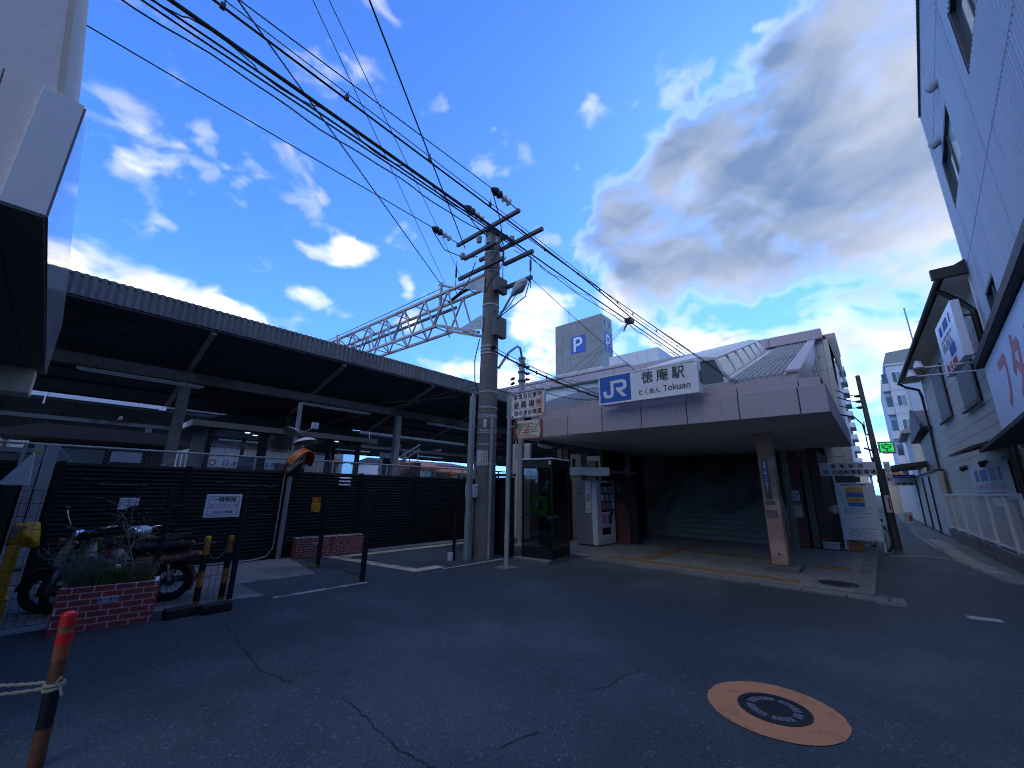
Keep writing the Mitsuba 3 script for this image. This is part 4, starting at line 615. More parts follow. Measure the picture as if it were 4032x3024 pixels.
part(pl, 'lead', tube([(-1.71, 10.9, 1.9), (-1.69, 10.92, 1.5), (-1.66, 10.95, 1.25), (-1.69, 11.0, 1.05)], .02), 'board_grey')
ad = thing('address_plate', 'narrow blue vertical street address plate on the entrance column', 'sign')
part(ad, 'plate', bx(-1.96, -1.845, 10.79, 10.805, 1.66, 2.36, .004), 'plate_blue'); part(ad, 'lettering', put(words('稲田上町一丁目', .072, .08, vertical=True), FRONT((-1.9025, 10.79, 2.03))), 'sign_white')
part(ad, 'lettering', put(words('1', .1), FRONT((-1.9025, 10.79, 1.72))), 'sign_white'); part(ad, 'lettering', put(words('東大阪市', .024), FRONT((-1.9025, 10.79, 2.33))), 'sign_white')
single('notice_plate', 'small grey plate just below the blue address plate', 'sign', bx(-1.955, -1.84, 10.788, 10.808, 1.47, 1.64, .004), 'dark_steel')
# JR name sign
js = thing('station_sign', 'long white lightbox sign with a blue JR square and the station name', 'sign')
x0, x1, z0, z1, yy = -4.64, -2.40, 3.53, 4.22, 8.30
part(js, 'case', bx(x0, x1, yy + .004, yy + .24, z0, z1, .01), 'white_paint')
part(js, 'frame', cat([bx(x0, x1, yy - .02, yy + .003, z1 - .03, z1), bx(x0, x1, yy - .02, yy + .003, z0, z0 + .035), bx(x0, x0 + .03, yy - .02, yy + .003, z0 + .035, z1 - .03), bx(x1 - .03, x1, yy - .02, yy + .003, z0 + .035, z1 - .03)]), 'white_paint')
part(js, 'face', bx(x0 + .03, x1 - .03, yy - .006, yy + .003, z0 + .035, z1 - .03), 'sign_white')
part(js, 'blue_square', bx(x0 + .03, -3.845, yy - .010, yy - .0065, z0 + .036, z1 - .031), 'jr_blue')
J = Polygon([(0, .13), (.09, .13), (.09, .105), (.11, .085), (.20, .085), (.23, .11), (.23, .36), (.50, .36), (.56, .32), (.56, .25), (.52, .21), (.33, .21), (.33, .20), (.49, 0), (.62, 0), (.48, .165), (.58, .20), (.65, .26), (.65, .36), (.57, .44), (.23, .44), (.145, .44), (.145, .17), (.09, .17)]).buffer(0)
J = Polygon([(0, .20), (0, .10), (.03, .03), (.10, 0), (.20, 0), (.27, .03), (.30, .10), (.30, .385), (.545, .385), (.575, .355), (.575, .29), (.545, .26), (.36, .26), (.36, .21), (.54, 0), (.66, 0), (.50, .18), (.585, .18), (.645, .215), (.665, .27), (.665, .37), (.64, .43), (.58, .465), (.215, .465), (.215, .12), (.19, .085), (.12, .085), (.09, .115), (.09, .20)]).buffer(0)
part(js, 'logo', put(ext(affinity.translate(affinity.scale(J, .88, .86, origin=(0, 0)), -.29, -.2), .004), FRONT((-4.235, yy - .0105, 3.872))), 'sign_white')
part(js, 'lettering', put(words('徳庵駅', .285, .22, squeeze=.95), FRONT((-3.12, yy - .0065, 4.02))), 'ink_grey')
part(js, 'lettering', put(words('とくあん', .135, -.06), FRONT((-3.42, yy - .0065, 3.70))), 'ink_grey')
part(js, 'lettering', put(words('Tokuan', .165, -.02), FRONT((-2.84, yy - .0065, 3.72))), 'ink_grey')
part(js, 'bracket', cat([bx(x0 + .3, x0 + .36, yy + .24, FY + .26, 3.6, 3.66), bx(x1 - .36, x1 - .3, yy + .24, FY + .26, 3.6, 3.66), bx(x1 + .001, x1 + .03, yy + .1, yy + .16, 3.75, 4.0), bx(x0 - .03, x0 - .001, yy + .1, yy + .16, 3.7, 4.05)]), 'dark_steel')

# left side of the forecourt: wall, vending corner, back walls
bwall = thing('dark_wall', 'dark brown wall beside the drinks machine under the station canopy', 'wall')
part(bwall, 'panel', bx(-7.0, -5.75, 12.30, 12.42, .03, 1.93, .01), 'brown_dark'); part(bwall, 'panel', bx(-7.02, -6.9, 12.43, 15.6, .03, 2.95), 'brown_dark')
single('wall_notice', 'small pale notice on the dark brown wall', 'sign', bx(-6.36, -6.27, 12.288, 12.299, 1.52, 1.76), 'board_grey')
bp = thing('poster_board', 'brownish curved topped poster board leaning beside the drinks machine', 'board')
part(bp, 'board', put(ext(Polygon([(0, 0), (.46, 0), (.46, .6), (.42, .85), (.32, 1.1), (.15, 1.28), (0, 1.34)]), .02), frame((-6.42, 12.22, .04), X_, (0, .06, .998))), 'dark_red')
sc = thing('service_wall', 'dark service building behind the phone booth at the platform end', 'building')
part(sc, 'wall', cat([bx(-10.4, -7.3, 12.6, 12.8, 0, 2.6), bx(-9.2, -7.3, 14.6, 14.8, 0, 2.95)]), 'interior')
part(sc, 'panel', bx(-9.75, -8.95, 11.0, 11.1, 0.0, 3.17, .01), 'sheet_white'); part(sc, 'panel', bx(-7.34, -6.74, 14.0, 14.08, 2.1, 2.87, .01), 'sheet_white')
part(sc, 'post', bx(-8.15, -7.95, 11.5, 11.7, 0, 2.955), 'board_grey'); part(sc, 'post', bx(-7.9, -7.7, 11.5, 11.7, 0, 2.955), 'dark_red')
part(sc, 'cabinet', bx(-7.55, -7.15, 11.4, 11.8, 1.9, 2.75, .01), 'post_pale'); part(sc, 'dark_opening', bx(-7.47, -7.36, 11.39, 11.399, 2.15, 2.6), 'black_matte')
part(sc, 'downpipe', cat([tube([(-6.86, 13.9, 2.9), (-6.75, 13.86, 2.75), (-6.68, 13.8, 2.5), (-6.68, 13.8, 1.7)], .06, 8), bx(-6.8, -6.56, 13.72, 13.76, 2.44, 2.49)]), 'board_grey')
hd = thing('hood', 'pale metal awning band above the drinks machine', 'awning')
part(hd, 'fascia', bx(-6.85, -6.30, 10.30, 10.34, 2.03, 2.26, .006), 'white_band'); part(hd, 'fascia', bx(-6.29, -5.56, 10.30, 10.34, 2.0, 2.23, .006), 'white_band'); part(hd, 'roof', bx(-6.85, -5.56, 10.345, 12.2, 2.12, 2.16), 'board_grey')
part(hd, 'trim', bx(-6.85, -5.56, 10.31, 10.36, 1.965, 1.997), 'dark_red')
fl = thing('floodlight', 'flat oval floodlight under the left corner of the station canopy', 'lamp'); part(fl, 'head', blob([((-7.0, 9.0, 2.80), .05), ((-6.72, 9.05, 2.74), .06), ((-6.6, 9.06, 2.72), .03)]), 'galv', smooth=40); part(fl, 'arm', cyl((-7.0, 9.0, 2.96), (-7.0, 9.0, 2.8), .02), 'galv')

# ================================================================ RAILWAY SIDE
structure('trackbed', bx(-21, -17.0, -30, 80, -.05, .12), 'pad_concrete')
structure('platform', bx(-17.0, -11.3, -30, 60, 0, 1.0), 'concrete'); structure('platform', bx(-26.5, -21.0, -30, 60, 0, 1.0), 'concrete')
def corr_wall(x, y0, y1, z0, z1, pitch, amp, face=1):   # vertical corrugated sheet in the plane x
    n = int((y1 - y0) / pitch * 8); ys = np.linspace(y0, y1, n + 1); xs = x + amp * np.cos(2 * np.pi * ys / pitch)
    v = np.vstack([np.column_stack([xs, ys, np.full(n + 1, z0)]), np.column_stack([xs, ys, np.full(n + 1, z1) + .0 * ys]),
                   np.column_stack([xs - .02 * face, ys, np.full(n + 1, z0)]), np.column_stack([xs - .02 * face, ys, np.full(n + 1, z1)])])
    i = np.arange(n); N = n + 1
    f = np.vstack([np.stack([i, i + 1, i + 1 + N], 1), np.stack([i, i + 1 + N, i + N], 1), np.stack([i + 2 * N, i + 1 + 3 * N, i + 1 + 2 * N], 1), np.stack([i + 2 * N, i + 3 * N, i + 1 + 3 * N], 1),
                   np.stack([i + N, i + 1 + N, i + 1 + 3 * N], 1), np.stack([i + N, i + 1 + 3 * N, i + 3 * N], 1), np.stack([i, i + 1 + 2 * N, i + 1], 1), np.stack([i, i + 2 * N, i + 1 + 2 * N], 1)])
    return trimesh.Trimesh(v, f, process=False)
def corr_roof(x0, z0, x1, z1, y0, y1, pitch, amp):
    n = int((y1 - y0) / pitch * 8); ys = np.linspace(y0, y1, n + 1); w = amp * np.cos(2 * np.pi * ys / pitch); N = n + 1; i = np.arange(n)
    v = np.vstack([np.column_stack([np.full(N, x0), ys, z0 + w]), np.column_stack([np.full(N, x1), ys, z1 + w]), np.column_stack([np.full(N, x0), ys, z0 + w - .02]), np.column_stack([np.full(N, x1), ys, z1 + w - .02])])
    f = np.vstack([np.stack([i, i + N, i + 1 + N], 1), np.stack([i, i + 1 + N, i + 1], 1), np.stack([i + 2 * N, i + 1 + 3 * N, i + 3 * N], 1), np.stack([i + 2 * N, i + 1 + 2 * N, i + 1 + 3 * N], 1)])
    return trimesh.Trimesh(v, f, process=False)
cp = thing('platform_canopy', 'long dark platform canopy with a grey corrugated edge above the brown fence', 'canopy')
ZU = lambda x: 5.09 + (x + 11.0) * .285      # underside of the roof, falling away from the fence
part(cp, 'corrugated_edge', corr_wall(-11.0, -14, 19.3, 5.09, 5.55, .13, .022), 'slate', smooth=50)
part(cp, 'roof_sheet', corr_roof(-11.0, 5.52, -15.4, 5.52 - 4.4 * .285, -14, 19.3, .13, .022), 'slate', smooth=50)
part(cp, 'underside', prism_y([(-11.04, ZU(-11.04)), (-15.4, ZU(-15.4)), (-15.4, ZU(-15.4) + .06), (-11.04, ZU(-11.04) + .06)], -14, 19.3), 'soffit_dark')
part(cp, 'edge_trim', bx(-11.1, -11.035, -14, 19.3, 5.045, 5.085), 'dark_steel'); part(cp, 'rear_edge', bx(-15.46, -15.4, -14, 19.3, 3.80, 4.25), 'soffit_dark')
part(cp, 'main_beam', bx(-13.14, -13.0, -14, 19.3, 4.17, 4.41, .008), 'beam')
for i in range(-3, 6):
    y = 1.93 + 3.18 * i
    part(cp, 'rafter', beam((-11.08, y, ZU(-11.08) - .05), (-15.3, y, ZU(-15.3) - .05), .1, .1), 'beam')
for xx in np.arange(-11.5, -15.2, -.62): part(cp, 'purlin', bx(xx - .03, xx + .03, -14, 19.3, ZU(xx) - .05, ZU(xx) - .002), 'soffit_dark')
for i, y in enumerate((-4.45, 1.93, 8.3, 14.7)):
    part(cp, 'post', cat([bx(-13.06, -13.02, y - .11, y + .11, 1.0, 4.165), bx(-13.2, -13.16, y - .11, y + .11, 1.0, 4.165), bx(-13.16, -13.06, y - .02, y + .02, 1.0, 4.165)]), 'post_pale' if i == 2 else 'beam')
for i, y in enumerate((-4.8, -.05, 4.77, 9.55, 14.3)):
    tb = thing('tube_lamp', ['leftmost unlit tube lamp under the front platform canopy, by the shop corner', 'unlit tube lamp below the canopy beam above the left fence part', 'unlit tube lamp below the canopy beam above the convex mirror', 'unlit tube lamp below the canopy beam beside the concrete pole', 'unlit tube lamp under the canopy behind the station sign'][i], 'lamp', 'tube lamps under the platform canopy')
    part(tb, 'case', bx(-13.05, -12.93, y, y + 2.33, 4.05, 4.10, .008), 'tube_case'); part(tb, 'tube', cyl((-12.99, y + .06, 4.035), (-12.99, y + 2.27, 4.035), .016), 'white_paint')
    part(tb, 'hanger', cat([cyl((-12.99, y + q, 4.1), (-12.99, y + q, 4.2), .012) for q in (.3, 2.0)]), 'dark_steel')
# waiting room on the platform
wr = thing('waiting_room', 'glass waiting room with a flat pale edged roof on the platform', 'shelter')
part(wr, 'roof', bx(-17.2, -14.55, 2.52, 8.32, 3.27, 3.38), 'soffit_dark'); part(wr, 'roof_edge', cat([bx(-14.545, -14.5, 2.47, 8.36, 3.24, 3.41, .004)]), 'fascia_pale'); part(wr, 'roof_edge', bx(-17.2, -14.55, 2.47, 2.515, 3.24, 3.41, .004), 'fascia_pale'); part(wr, 'roof_edge', bx(-17.2, -14.55, 8.322, 8.36, 3.24, 3.41, .004), 'fascia_pale')
part(wr, 'roof_top', prism_x([(2.6, 3.40), (8.2, 3.40), (7.2, 3.72), (3.4, 3.72)], -16.8, -14.7), 'roof_tile_dark')
for i, y in enumerate((3.0, 4.45, 6.6, 7.72)):
    part(wr, 'mullion', bx(-14.85, -14.72, y - (.12 if i == 1 else .07), y + (.12 if i == 1 else .07), 1.0, 3.26), 'tarp_dark'); part(wr, 'mullion', bx(-16.9, -16.8, y - .05, y + .05, 1.0, 3.26), 'tarp_dark')
for a, b in ((3.08, 4.32), (4.58, 6.52), (6.68, 7.64)):
    part(wr, 'pane', put(trimesh.Trimesh([[a, 1.0, 0], [b, 1.0, 0], [b, 3.26, 0], [a, 3.26, 0]], [[0, 1, 2], [0, 2, 3]], process=False), frame((-14.78, 0, 0), Y_, Z_)), 'smoke')
part(wr, 'wall', bx(-16.86, -14.85, 2.94, 2.99, 1.0, 3.26), 'tarp_dark')
part(wr, 'bench', bx(-16.6, -16.1, 3.4, 7.2, 1.0, 1.45), 'dark_steel')
for i, (xx, yy) in enumerate(((-15.3, 4.1), (-15.9, 4.5), (-15.2, 5.5), (-15.3, 7.1))):
    q = part(wr, 'downlight', bx(xx - .06, xx + .06, yy - .06, yy + .06, 3.24, 3.262), 'white_paint'); scene[q].update(glow((.35, .35, .30)))
part(wr, 'air_unit', bx(-14.95, -14.6, 5.0, 5.5, 3.42, 3.86, .01), 'board_grey'); part(wr, 'air_grille', cat([bx(-14.60, -14.59, 5.05, 5.45, z, z + .02) for z in np.arange(3.48, 3.82, .045)]), 'black_matte')
for (a, b, z0, z1) in ((3.9, 4.3, 2.2, 2.6), (4.9, 5.25, 2.1, 2.45)): part(wr, 'poster', bx(-14.80, -14.795, a, b, z0 - .15, z1 - .15), 'sheet_white')
# opposite platform
c2 = thing('far_platform_canopy', 'second platform canopy beyond the tracks with a white left part of its edge', 'canopy')
part(c2, 'white_edge', bx(-22.06, -22.0, -16, 2.76, 4.575, 4.85, .006), 'white_band')
part(c2, 'corrugated_edge', corr_wall(-22.0, 2.8, 11.05, 4.66, 4.89, .16, .02), 'slate', smooth=50); part(c2, 'corrugated_edge', corr_wall(-22.0, 11.5, 44, 4.58, 4.85, .16, .02), 'slate', smooth=50)
part(c2, 'edge_end', bx(-22.08, -21.99, 2.55, 2.78, 4.55, 4.87), 'white_paint')
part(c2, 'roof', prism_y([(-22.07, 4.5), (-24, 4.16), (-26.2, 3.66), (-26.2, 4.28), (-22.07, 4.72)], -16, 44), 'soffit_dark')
part(c2, 'beam', bx(-23.1, -22.95, -16, 44, 3.88, 4.02), 'beam'); part(c2, 'rear_edge', bx(-26.3, -26.2, -16, 44, 3.66, 4.3), 'soffit_dark')
for i in range(-3, 8): part(c2, 'rafter', bx(-25.4, -22.1, 1.5 + 3.2 * i - .05, 1.5 + 3.2 * i + .05, 4.03, 4.15), 'beam')
for i in range(-3, 5): part(c2, 'post', bx(-23.12, -22.95, 2.4 + 6.4 * i, 2.6 + 6.4 * i, 1.0, 3.87), 'beam')
for i, y in enumerate((-6.2, -.6, 5.0, 10.6, 16.2)):
    part(c2, 'tube_lamp', bx(-22.9, -22.8, y, y + 2.1, 3.60, 3.67), 'tube_case')
for y in (-.6, 3.2, 12.1): part(c2, 'drain_rod', cyl((-21.97, y, 4.3), (-21.97, y, 4.85), .02), 'white_paint')
sh = thing('platform_shelter', 'low dark roofed shelter on the far platform behind the left fence', 'shelter')
part(sh, 'roof', prism_x([(-1.2, 3.05), (-.4, 3.32), (2.6, 3.28), (3.4, 2.98), (3.4, 2.9), (-1.2, 2.9)], -21.0, -18.6), 'tarp_dark'); part(sh, 'wall', bx(-20.6, -20.4, -.6, 2.9, 1.0, 2.9), 'tarp_dark'); part(sh, 'window', bx(-20.39, -20.37, -.2, 1.2, 1.9, 2.7), 'frosted')
wh = thing('warehouse', 'long pale corrugated warehouse wall seen beyond the platforms', 'building')
part(wh, 'wall', corr_wall(-30, -12, 13.5, 0, 3.82, .3, .02), 'cream_wall'); part(wh, 'eave', bx(-30.4, -29.9, -12, 13.5, 3.82, 3.95), 'dark_red'); part(wh, 'roof', bx(-40, -30.1, -12, 13.5, 3.9, 4.1), 'roof_tile_dark')
for y in (-1.6, -.5, 5.5): part(wh, 'downpipe', cyl((-29.93, y, 0), (-29.93, y, 3.8), .06), 'dark_red')
for y in np.arange(.1, 5, .55): part(wh, 'vent_slit', bx(-29.97, -29.955, y, y + .12, 3.2, 3.42), 'board_grey')
bs = thing('company_sign', 'white wall sign with blue writing seen through the waiting room glass', 'sign')
part(bs, 'panel', bx(-29.9, -29.86, 6.1, 10.4, 2.60, 3.15, .006), 'sign_white'); part(bs, 'lettering', put(words('日本ボデ 会社', .40, .12), EAST((-29.858, 8.5, 2.87))), 'ink_blue'); part(bs, 'lettering', put(words('支店', .3), EAST((-29.858, 10.0, 2.96))), 'ink_blue')
part(bs, 'logo', put(disc_ring(0, 0, .12, .2, 0), EAST((-29.857, 6.45, 2.87))), 'ink_red')
single('orange_board', 'small orange sign board beyond the left end of the waiting room', 'sign', bx(-29.8, -29.75, 3.6, 4.3, 3.2, 3.5, .01), 'hood_orange')
# houses beyond the tracks, right part
def far_house(label, x, y0, y1, z, wallm, roofm, d=7, h=1.6, win=2):
    t = thing('far_house', label, 'house')
    part(t, 'wall', bx(x - d, x, y0, y1, 0, z), wallm)
    part(t, 'roof', prism_y([(x + .35, z - .15), (x + .35, z), (x - d / 2, z + h), (x - d - .35, z), (x - d - .35, z - .15)], y0 - .3, y1 + .3), roofm)
    for i in range(win):
        yy = y0 + (i + .5) * (y1 - y0) / win; w = part(t, 'window', bx(x - .02, x + .03, yy - .45, yy + .45, z - 1.1, z - .25), 'white_paint'); part(w, 'pane', bx(x + .03, x + .035, yy - .4, yy + .4, z - 1.05, z - .3), 'window_glass')
    return t
far_house('yellow house with an orange roof beyond the tracks, behind the waiting room', -34, 13.9, 16.2, 3.6, 'yellow_wall', 'roof_orange', 7, 1.0)
far_house('yellow house just right of the pale canopy post, beyond the tracks', -34, 24.4, 26.4, 3.5, 'yellow_wall', 'roof_orange', 7, .9)
far_house('brown walled house with an orange roof between two yellow houses', -35, 27.2, 28.6, 3.3, 'dark_red', 'roof_orange', 7, 1.2)
far_house('yellow house beside the grey square post, beyond the tracks', -34, 29.3, 31.6, 3.2, 'yellow_wall', 'roof_orange', 7, .8, 3)
far_house('pale house with an orange roof seen between the grey post and the concrete pole', -36, 33.2, 37.5, 2.9, 'apt_white', 'roof_orange', 7, 1.2)
far_house('tall white house beyond the far platform canopy', -46, 9, 17, 7.3, 'apt_white', 'roof_tile_dark', 9, 1.0, 4)
ps = thing('footbridge_stairs', 'short brown platform stairs with handrails behind the fence', 'stairs')
for i in range(8): part(ps, 'step', bx(-17.4, -16.2, 9.6 + .25 * i, 9.95 + .25 * i, 1.0, 1.55 + .17 * i), 'dark_red')
part(ps, 'handrail', cat([beam((-16.2, 9.6, 2.35), (-16.2, 11.6, 3.6), .05, .05), beam((-16.2, 9.6, 2.1), (-16.2, 11.6, 3.35), .04, .04)] + [cyl((-16.2, 9.7 + .45 * i, 1.6 + .25 * i), (-16.2, 9.7 + .45 * i, 2.4 + .28 * i), .02) for i in range(5)]), 'galv')
kd = thing('platform_door', 'white framed door at the right of the waiting room', 'door')
part(kd, 'frame', cat([bx(-15.1, -15.0, 8.85, 8.95, 1, 2.95), bx(-15.1, -15.0, 9.35, 9.45, 1, 2.95), bx(-15.1, -15.0, 8.95, 9.35, 2.75, 2.95)]), 'white_paint'); part(kd, 'leaf', bx(-15.07, -15.03, 8.95, 9.35, 1, 2.75), 'window_glass')

# ================================================================ FENCE
fn = thing('board_fence', 'tall dark brown fence of horizontal boards between the plaza and the railway', 'fence')
FX = -10.45; posts = [-4.2, -2.0, .137, 1.89, 3.79, 5.64, 7.38, 9.40, 11.3, 12.6]
for p_ in posts: part(fn, 'post', bx(FX - .06, FX + .035, p_ - .05, p_ + .05, 0, 1.945, .006), 'fence_brown')
pitch = 1.90 / 25
for a, b in zip(posts[:-1], posts[1:]):
    for i in range(25):
        z0 = .035 + i * pitch; tw = RNG.uniform(-.004, .004)
        part(fn, 'board', prism_y([(FX - .012 + tw, z0), (FX + .020 + tw, z0), (FX + .030 + tw, z0 + .012), (FX + .006 + tw, z0 + pitch - .012), (FX - .012 + tw, z0 + pitch - .012)], a + .053, b - .053), 'fence_brown')
    part(fn, 'backing', bx(FX - .03, FX - .02, a, b, .02, 1.92), 'black_matte')
rs = random.Random(4)
part(fn, 'worn_edge', cat([bx(FX + .028, FX + .036, y, y + rs.uniform(.05, .3), .035 + k * pitch + .0, .035 + k * pitch + rs.uniform(.005, .012)) for k in (20, 20, 20, 17, 17, 9, 12, 15, 21) for y in [rs.uniform(.3, 3.6) for _ in range(2)]]), 'scuff')
for y0_, y1_, z in ((2.65, 3.6, 1.585), (.75, 1.3, 1.56)): part(fn, 'worn_edge', cat([bx(FX + .028, FX + .037, y, min(y + rs.uniform(.04, .2), y1_), z - .004, z + rs.uniform(.006, .014)) for y in np.arange(y0_, y1_, .16)]), 'scuff')
mf = thing('mesh_fence', 'grey chain link fence with a pipe top rail behind the board fence', 'fence')
part(mf, 'top_rail', cyl((-10.62, -4, 2.21), (-10.62, 12.4, 2.23), .022), 'galv')
for y in (-.18, 1.72, 1.80, 3.1, 4.9, 6.5, 7.9, 9.4, 11.2): part(mf, 'post', cyl((-10.62, y, 0), (-10.62, y, 2.22), .026), 'galv')
part(mf, 'brace', cat([beam((-10.62, .05, 2.18), (-10.62, .45, 1.7), .02, .02), beam((-10.62, 1.68, 2.1), (-10.62, 1.2, 1.7), .02, .02)]), 'galv')
def chain(x, y0, y1, z0, z1, s, r):
    ms = []
    for k in np.arange(y0 - (z1 - z0), y1, s):
        for sg in (1, -1):
            ya, yb = (k, k + (z1 - z0)); za, zb = (z0, z1) if sg > 0 else (z1, z0)
            t0, t1 = max(0, (y0 - ya) / (yb - ya)), min(1, (y1 - ya) / (yb - ya))
            if t1 > t0: ms.append(beam((x, ya + (yb - ya) * t0, za + (zb - za) * t0), (x, ya + (yb - ya) * t1, za + (zb - za) * t1), r, r))
    return cat(ms)
part(mf, 'wire_mesh', chain(-10.62, -2.5, 12.3, 1.6, 2.2, .075, .003), 'galv')
gp = thing('gate_posts', 'cluster of grey steel gate posts at the left end of the fence', 'post')
for y, r in ((-.33, .022), (-.17, .06), (-.02, .075)): part(gp, 'post', bx(-10.42 - r, -10.42 + r, y - r, y + r, 0, 2.2), 'galv')
part(gp, 'tape', bx(-10.35, -10.345, -.22, -.14, 2.06, 2.1), 'yellow_band')
single('mesh_fence_notice', 'blank white notice behind the chain link on the left', 'sign', bx(-10.66, -10.645, .72, 1.15, 1.97, 2.17, .003), 'sheet_white')
single('white_tent_tip', 'grey white triangular canvas tip above the left end of the plaza fence', 'canvas', blob([((-9.2, -.43, 1.55), .01), ((-9.2, -.15, 1.55), .01), ((-9.2, -.19, 2.0), .01), ((-9.6, -.2, 1.55), .01)]), 'sheet_white')
lw = thing('left_neighbour_wall', 'brownish wall beyond the gate posts at the left edge', 'wall'); part(lw, 'wall', bx(-14, -13.8, -9, -.2, 0, 2.3), 'board_grey'); part(lw, 'rail', bx(-13.8, -13.75, -9, -.2, 2.2, 2.3), 'galv')
vt = thing('wall_vent', 'white vent with three louvres near the top of the brown fence', 'vent')
for i in range(3): part(vt, 'louvre', blob([((-10.40, 5.03, 1.815 - i * .085), .018), ((-10.40, 5.31, 1.815 - i * .085), .018), ((-10.36, 5.03, 1.80 - i * .085), .012), ((-10.36, 5.31, 1.80 - i * .085), .012)]), 'white_paint')
mb_ = thing('moped_sign', 'white sign for short stay moped parking with pink middle line', 'sign')
part(mb_, 'panel', bx(-7.235, -7.22, 1.575, 2.02, 1.135, 1.46, .004), 'sign_white'); part(mb_, 'border', cat([bx(-7.219, -7.217, 1.61, 1.985, 1.165, 1.172), bx(-7.219, -7.217, 1.61, 1.985, 1.423, 1.43), bx(-7.219, -7.217, 1.61, 1.617, 1.173, 1.422), bx(-7.219, -7.217, 1.978, 1.985, 1.173, 1.422)]), 'ink_soft')
part(mb_, 'lettering', put(words('一時利用', .075), EAST((-7.2195, 1.80, 1.385))), 'ink'); part(mb_, 'lettering', put(words('ミニバイク', .072), EAST((-7.2195, 1.80, 1.295))), 'ink_pink'); part(mb_, 'lettering', put(words('50cc以下専用', .038, .04), EAST((-7.2195, 1.80, 1.21))), 'ink')
sn = thing('small_notice', 'small white notice with faint lines fixed to the left fence boards', 'sign')
part(sn, 'panel', bx(-10.41, -10.40, .966, 1.238, 1.125, 1.328, .003), 'sign_white'); part(sn, 'print', put(bars([(.07, .022, -.1, .1), (.03, .02, -.05, .05), (-.02, .02, -.06, .06), (-.07, .012, -.11, .11)], 0, 0, 3), EAST((-10.3995, 1.102, 1.226))), 'ink_soft')
# black welded mesh panels
def weld(x0, y0, x1, y1, z0, z1, s, r, rows):
    L = math.hypot(x1 - x0, y1 - y0); u = np.array([(x1 - x0) / L, (y1 - y0) / L]); ms = []
    for k in np.arange(s, L, s):
        q = (x0 + u[0] * k, y0 + u[1] * k); ms.append(beam((*q, z0), (*q, z1), r, r))
    for z in rows: ms.append(beam((x0, y0, z), (x1, y1, z), r * 1.3, r * 1.3))
    return cat(ms)
f1 = thing('black_mesh_fence', 'low black welded mesh fence around the moped parking by the brick planter', 'fence')
for y in (-1.2, -.24, 1.18, 2.09): part(f1, 'post', bx(-7.29, -7.23, y - (.05 if y < 0 else .03), y + (.05 if y < 0 else .03), 0, 1.55, .004), 'black_metal')
for a, b in ((-1.17, -.27), (-.21, 1.15), (1.21, 2.06)): part(f1, 'wire_mesh', weld(-7.26, a, -7.26, b, .06, 1.5, .075, .004, np.arange(.06, 1.51, .144)), 'black_metal')
f2 = thing('black_mesh_fence', 'black fine mesh fence panel standing out from the brown fence by the tactile strips', 'fence')
for x in (-8.78, -7.0): part(f2, 'post', bx(x - .035, x + .035, 3.965, 4.035, 0, 1.53, .004), 'black_metal')
for a, b in ((-10.3, -8.82), (-8.74, -7.04)): part(f2, 'wire_mesh', weld(a, 4.0, b, 4.0, .07, 1.48, .045, .0035, [.07, .10, .75, .78, 1.45, 1.48]), 'black_metal')
f3 = thing('black_mesh_fence', 'black mesh fence piece between the grey square post and the concrete pole', 'fence')
for y in (6.55, 7.6): part(f3, 'post', bx(-7.6, -7.54, y - .03, y + .03, 0, 1.1, .004), 'black_metal')
part(f3, 'wire_mesh', weld(-7.57, 6.58, -7.57, 7.57, .05, 1.05, .05, .004, np.arange(.06, 1.06, .2)), 'black_metal'); part(f3, 'lamp_cap', bx(-7.63, -7.52, 6.42, 6.5, 0, .18, .01), 'sheet_white')
part(f3, 'wire_mesh', weld(-7.55, 7.6, -6.7, 7.62, .05, 1.9, .05, .004, np.arange(.06, 1.9, .2)), 'black_metal'); part(f3, 'top_bar', bx(-7.6, -6.65, 7.59, 7.64, 1.9, 1.97), 'dark_steel'); part(f3, 'screen', bx(-7.6, -6.72, 7.66, 7.68, .05, 1.88), 'dark_paint')
ys_ = thing('yellow_notice', 'yellow notice with an orange head tied to the black mesh fence', 'sign')
part(ys_, 'sheet', bx(-9.34, -8.92, 3.955, 3.962, 1.06, 1.25, .001), 'yellow_band'); part(ys_, 'head', bx(-9.34, -8.92, 3.955, 3.962, 1.251, 1.36, .001), 'orange_post')
part(ys_, 'print', put(bars([(.06 - i * .035, .014, -.17, .17) for i in range(5)], 0, 0, 9), FRONT((-9.13, 3.954, 1.14))), 'ink'); part(ys_, 'print', put(bars([(0, .035, -.13, .13)], 0, 0, 2), FRONT((-9.13, 3.954, 1.305))), 'yellow_band')
cd = single('conduit', 'pale conduit pipe along the foot of the left fence and up the mirror pole', 'pipe', tube([(-10.37, -2, .03), (-10.37, 2.5, .03), (-10.37, 3.3, .03), (-10.36, 3.55, .08), (-10.34, 3.66, .25), (-10.34, 3.68, 2.4)], .015, 8), 'galv', smooth=40)

# ================================================================ UTILITY POLE AND GANTRY
PXc, PYc = -7.42, 7.35
up = thing('utility_pole', 'tall grey concrete utility pole with crossarms, bands and insulators', 'pole')
part(up, 'shaft', cyl((PXc, PYc, 0), (PXc, PYc, 8.95), .265, .215, 28), 'pole_concrete', smooth=40)
bandz = [8.2, 7.6, 6.55, 5.32, 5.22, 5.12, 4.06, 3.64, 3.43, 3.38, 3.04, 2.98, 2.68, 2.2]
for z in bandz:
    r = .265 - .05 * z / 8.95; part(up, 'band', lathe([(r + .002, z - .018), (r + .012, z - .016), (r + .012, z + .016), (r + .002, z + .018)], 24).apply_translation([PXc, PYc, 0]), 'galv')
part(up, 'paper', trimesh.util.concatenate([beam((PXc + .256 * math.cos(a), PYc + .256 * math.sin(a), 2.15), (PXc + .256 * math.cos(a), PYc + .256 * math.sin(a), 2.53), .06, .004) for a in np.radians(np.arange(-100, -30, 12))]), 'sheet_white')
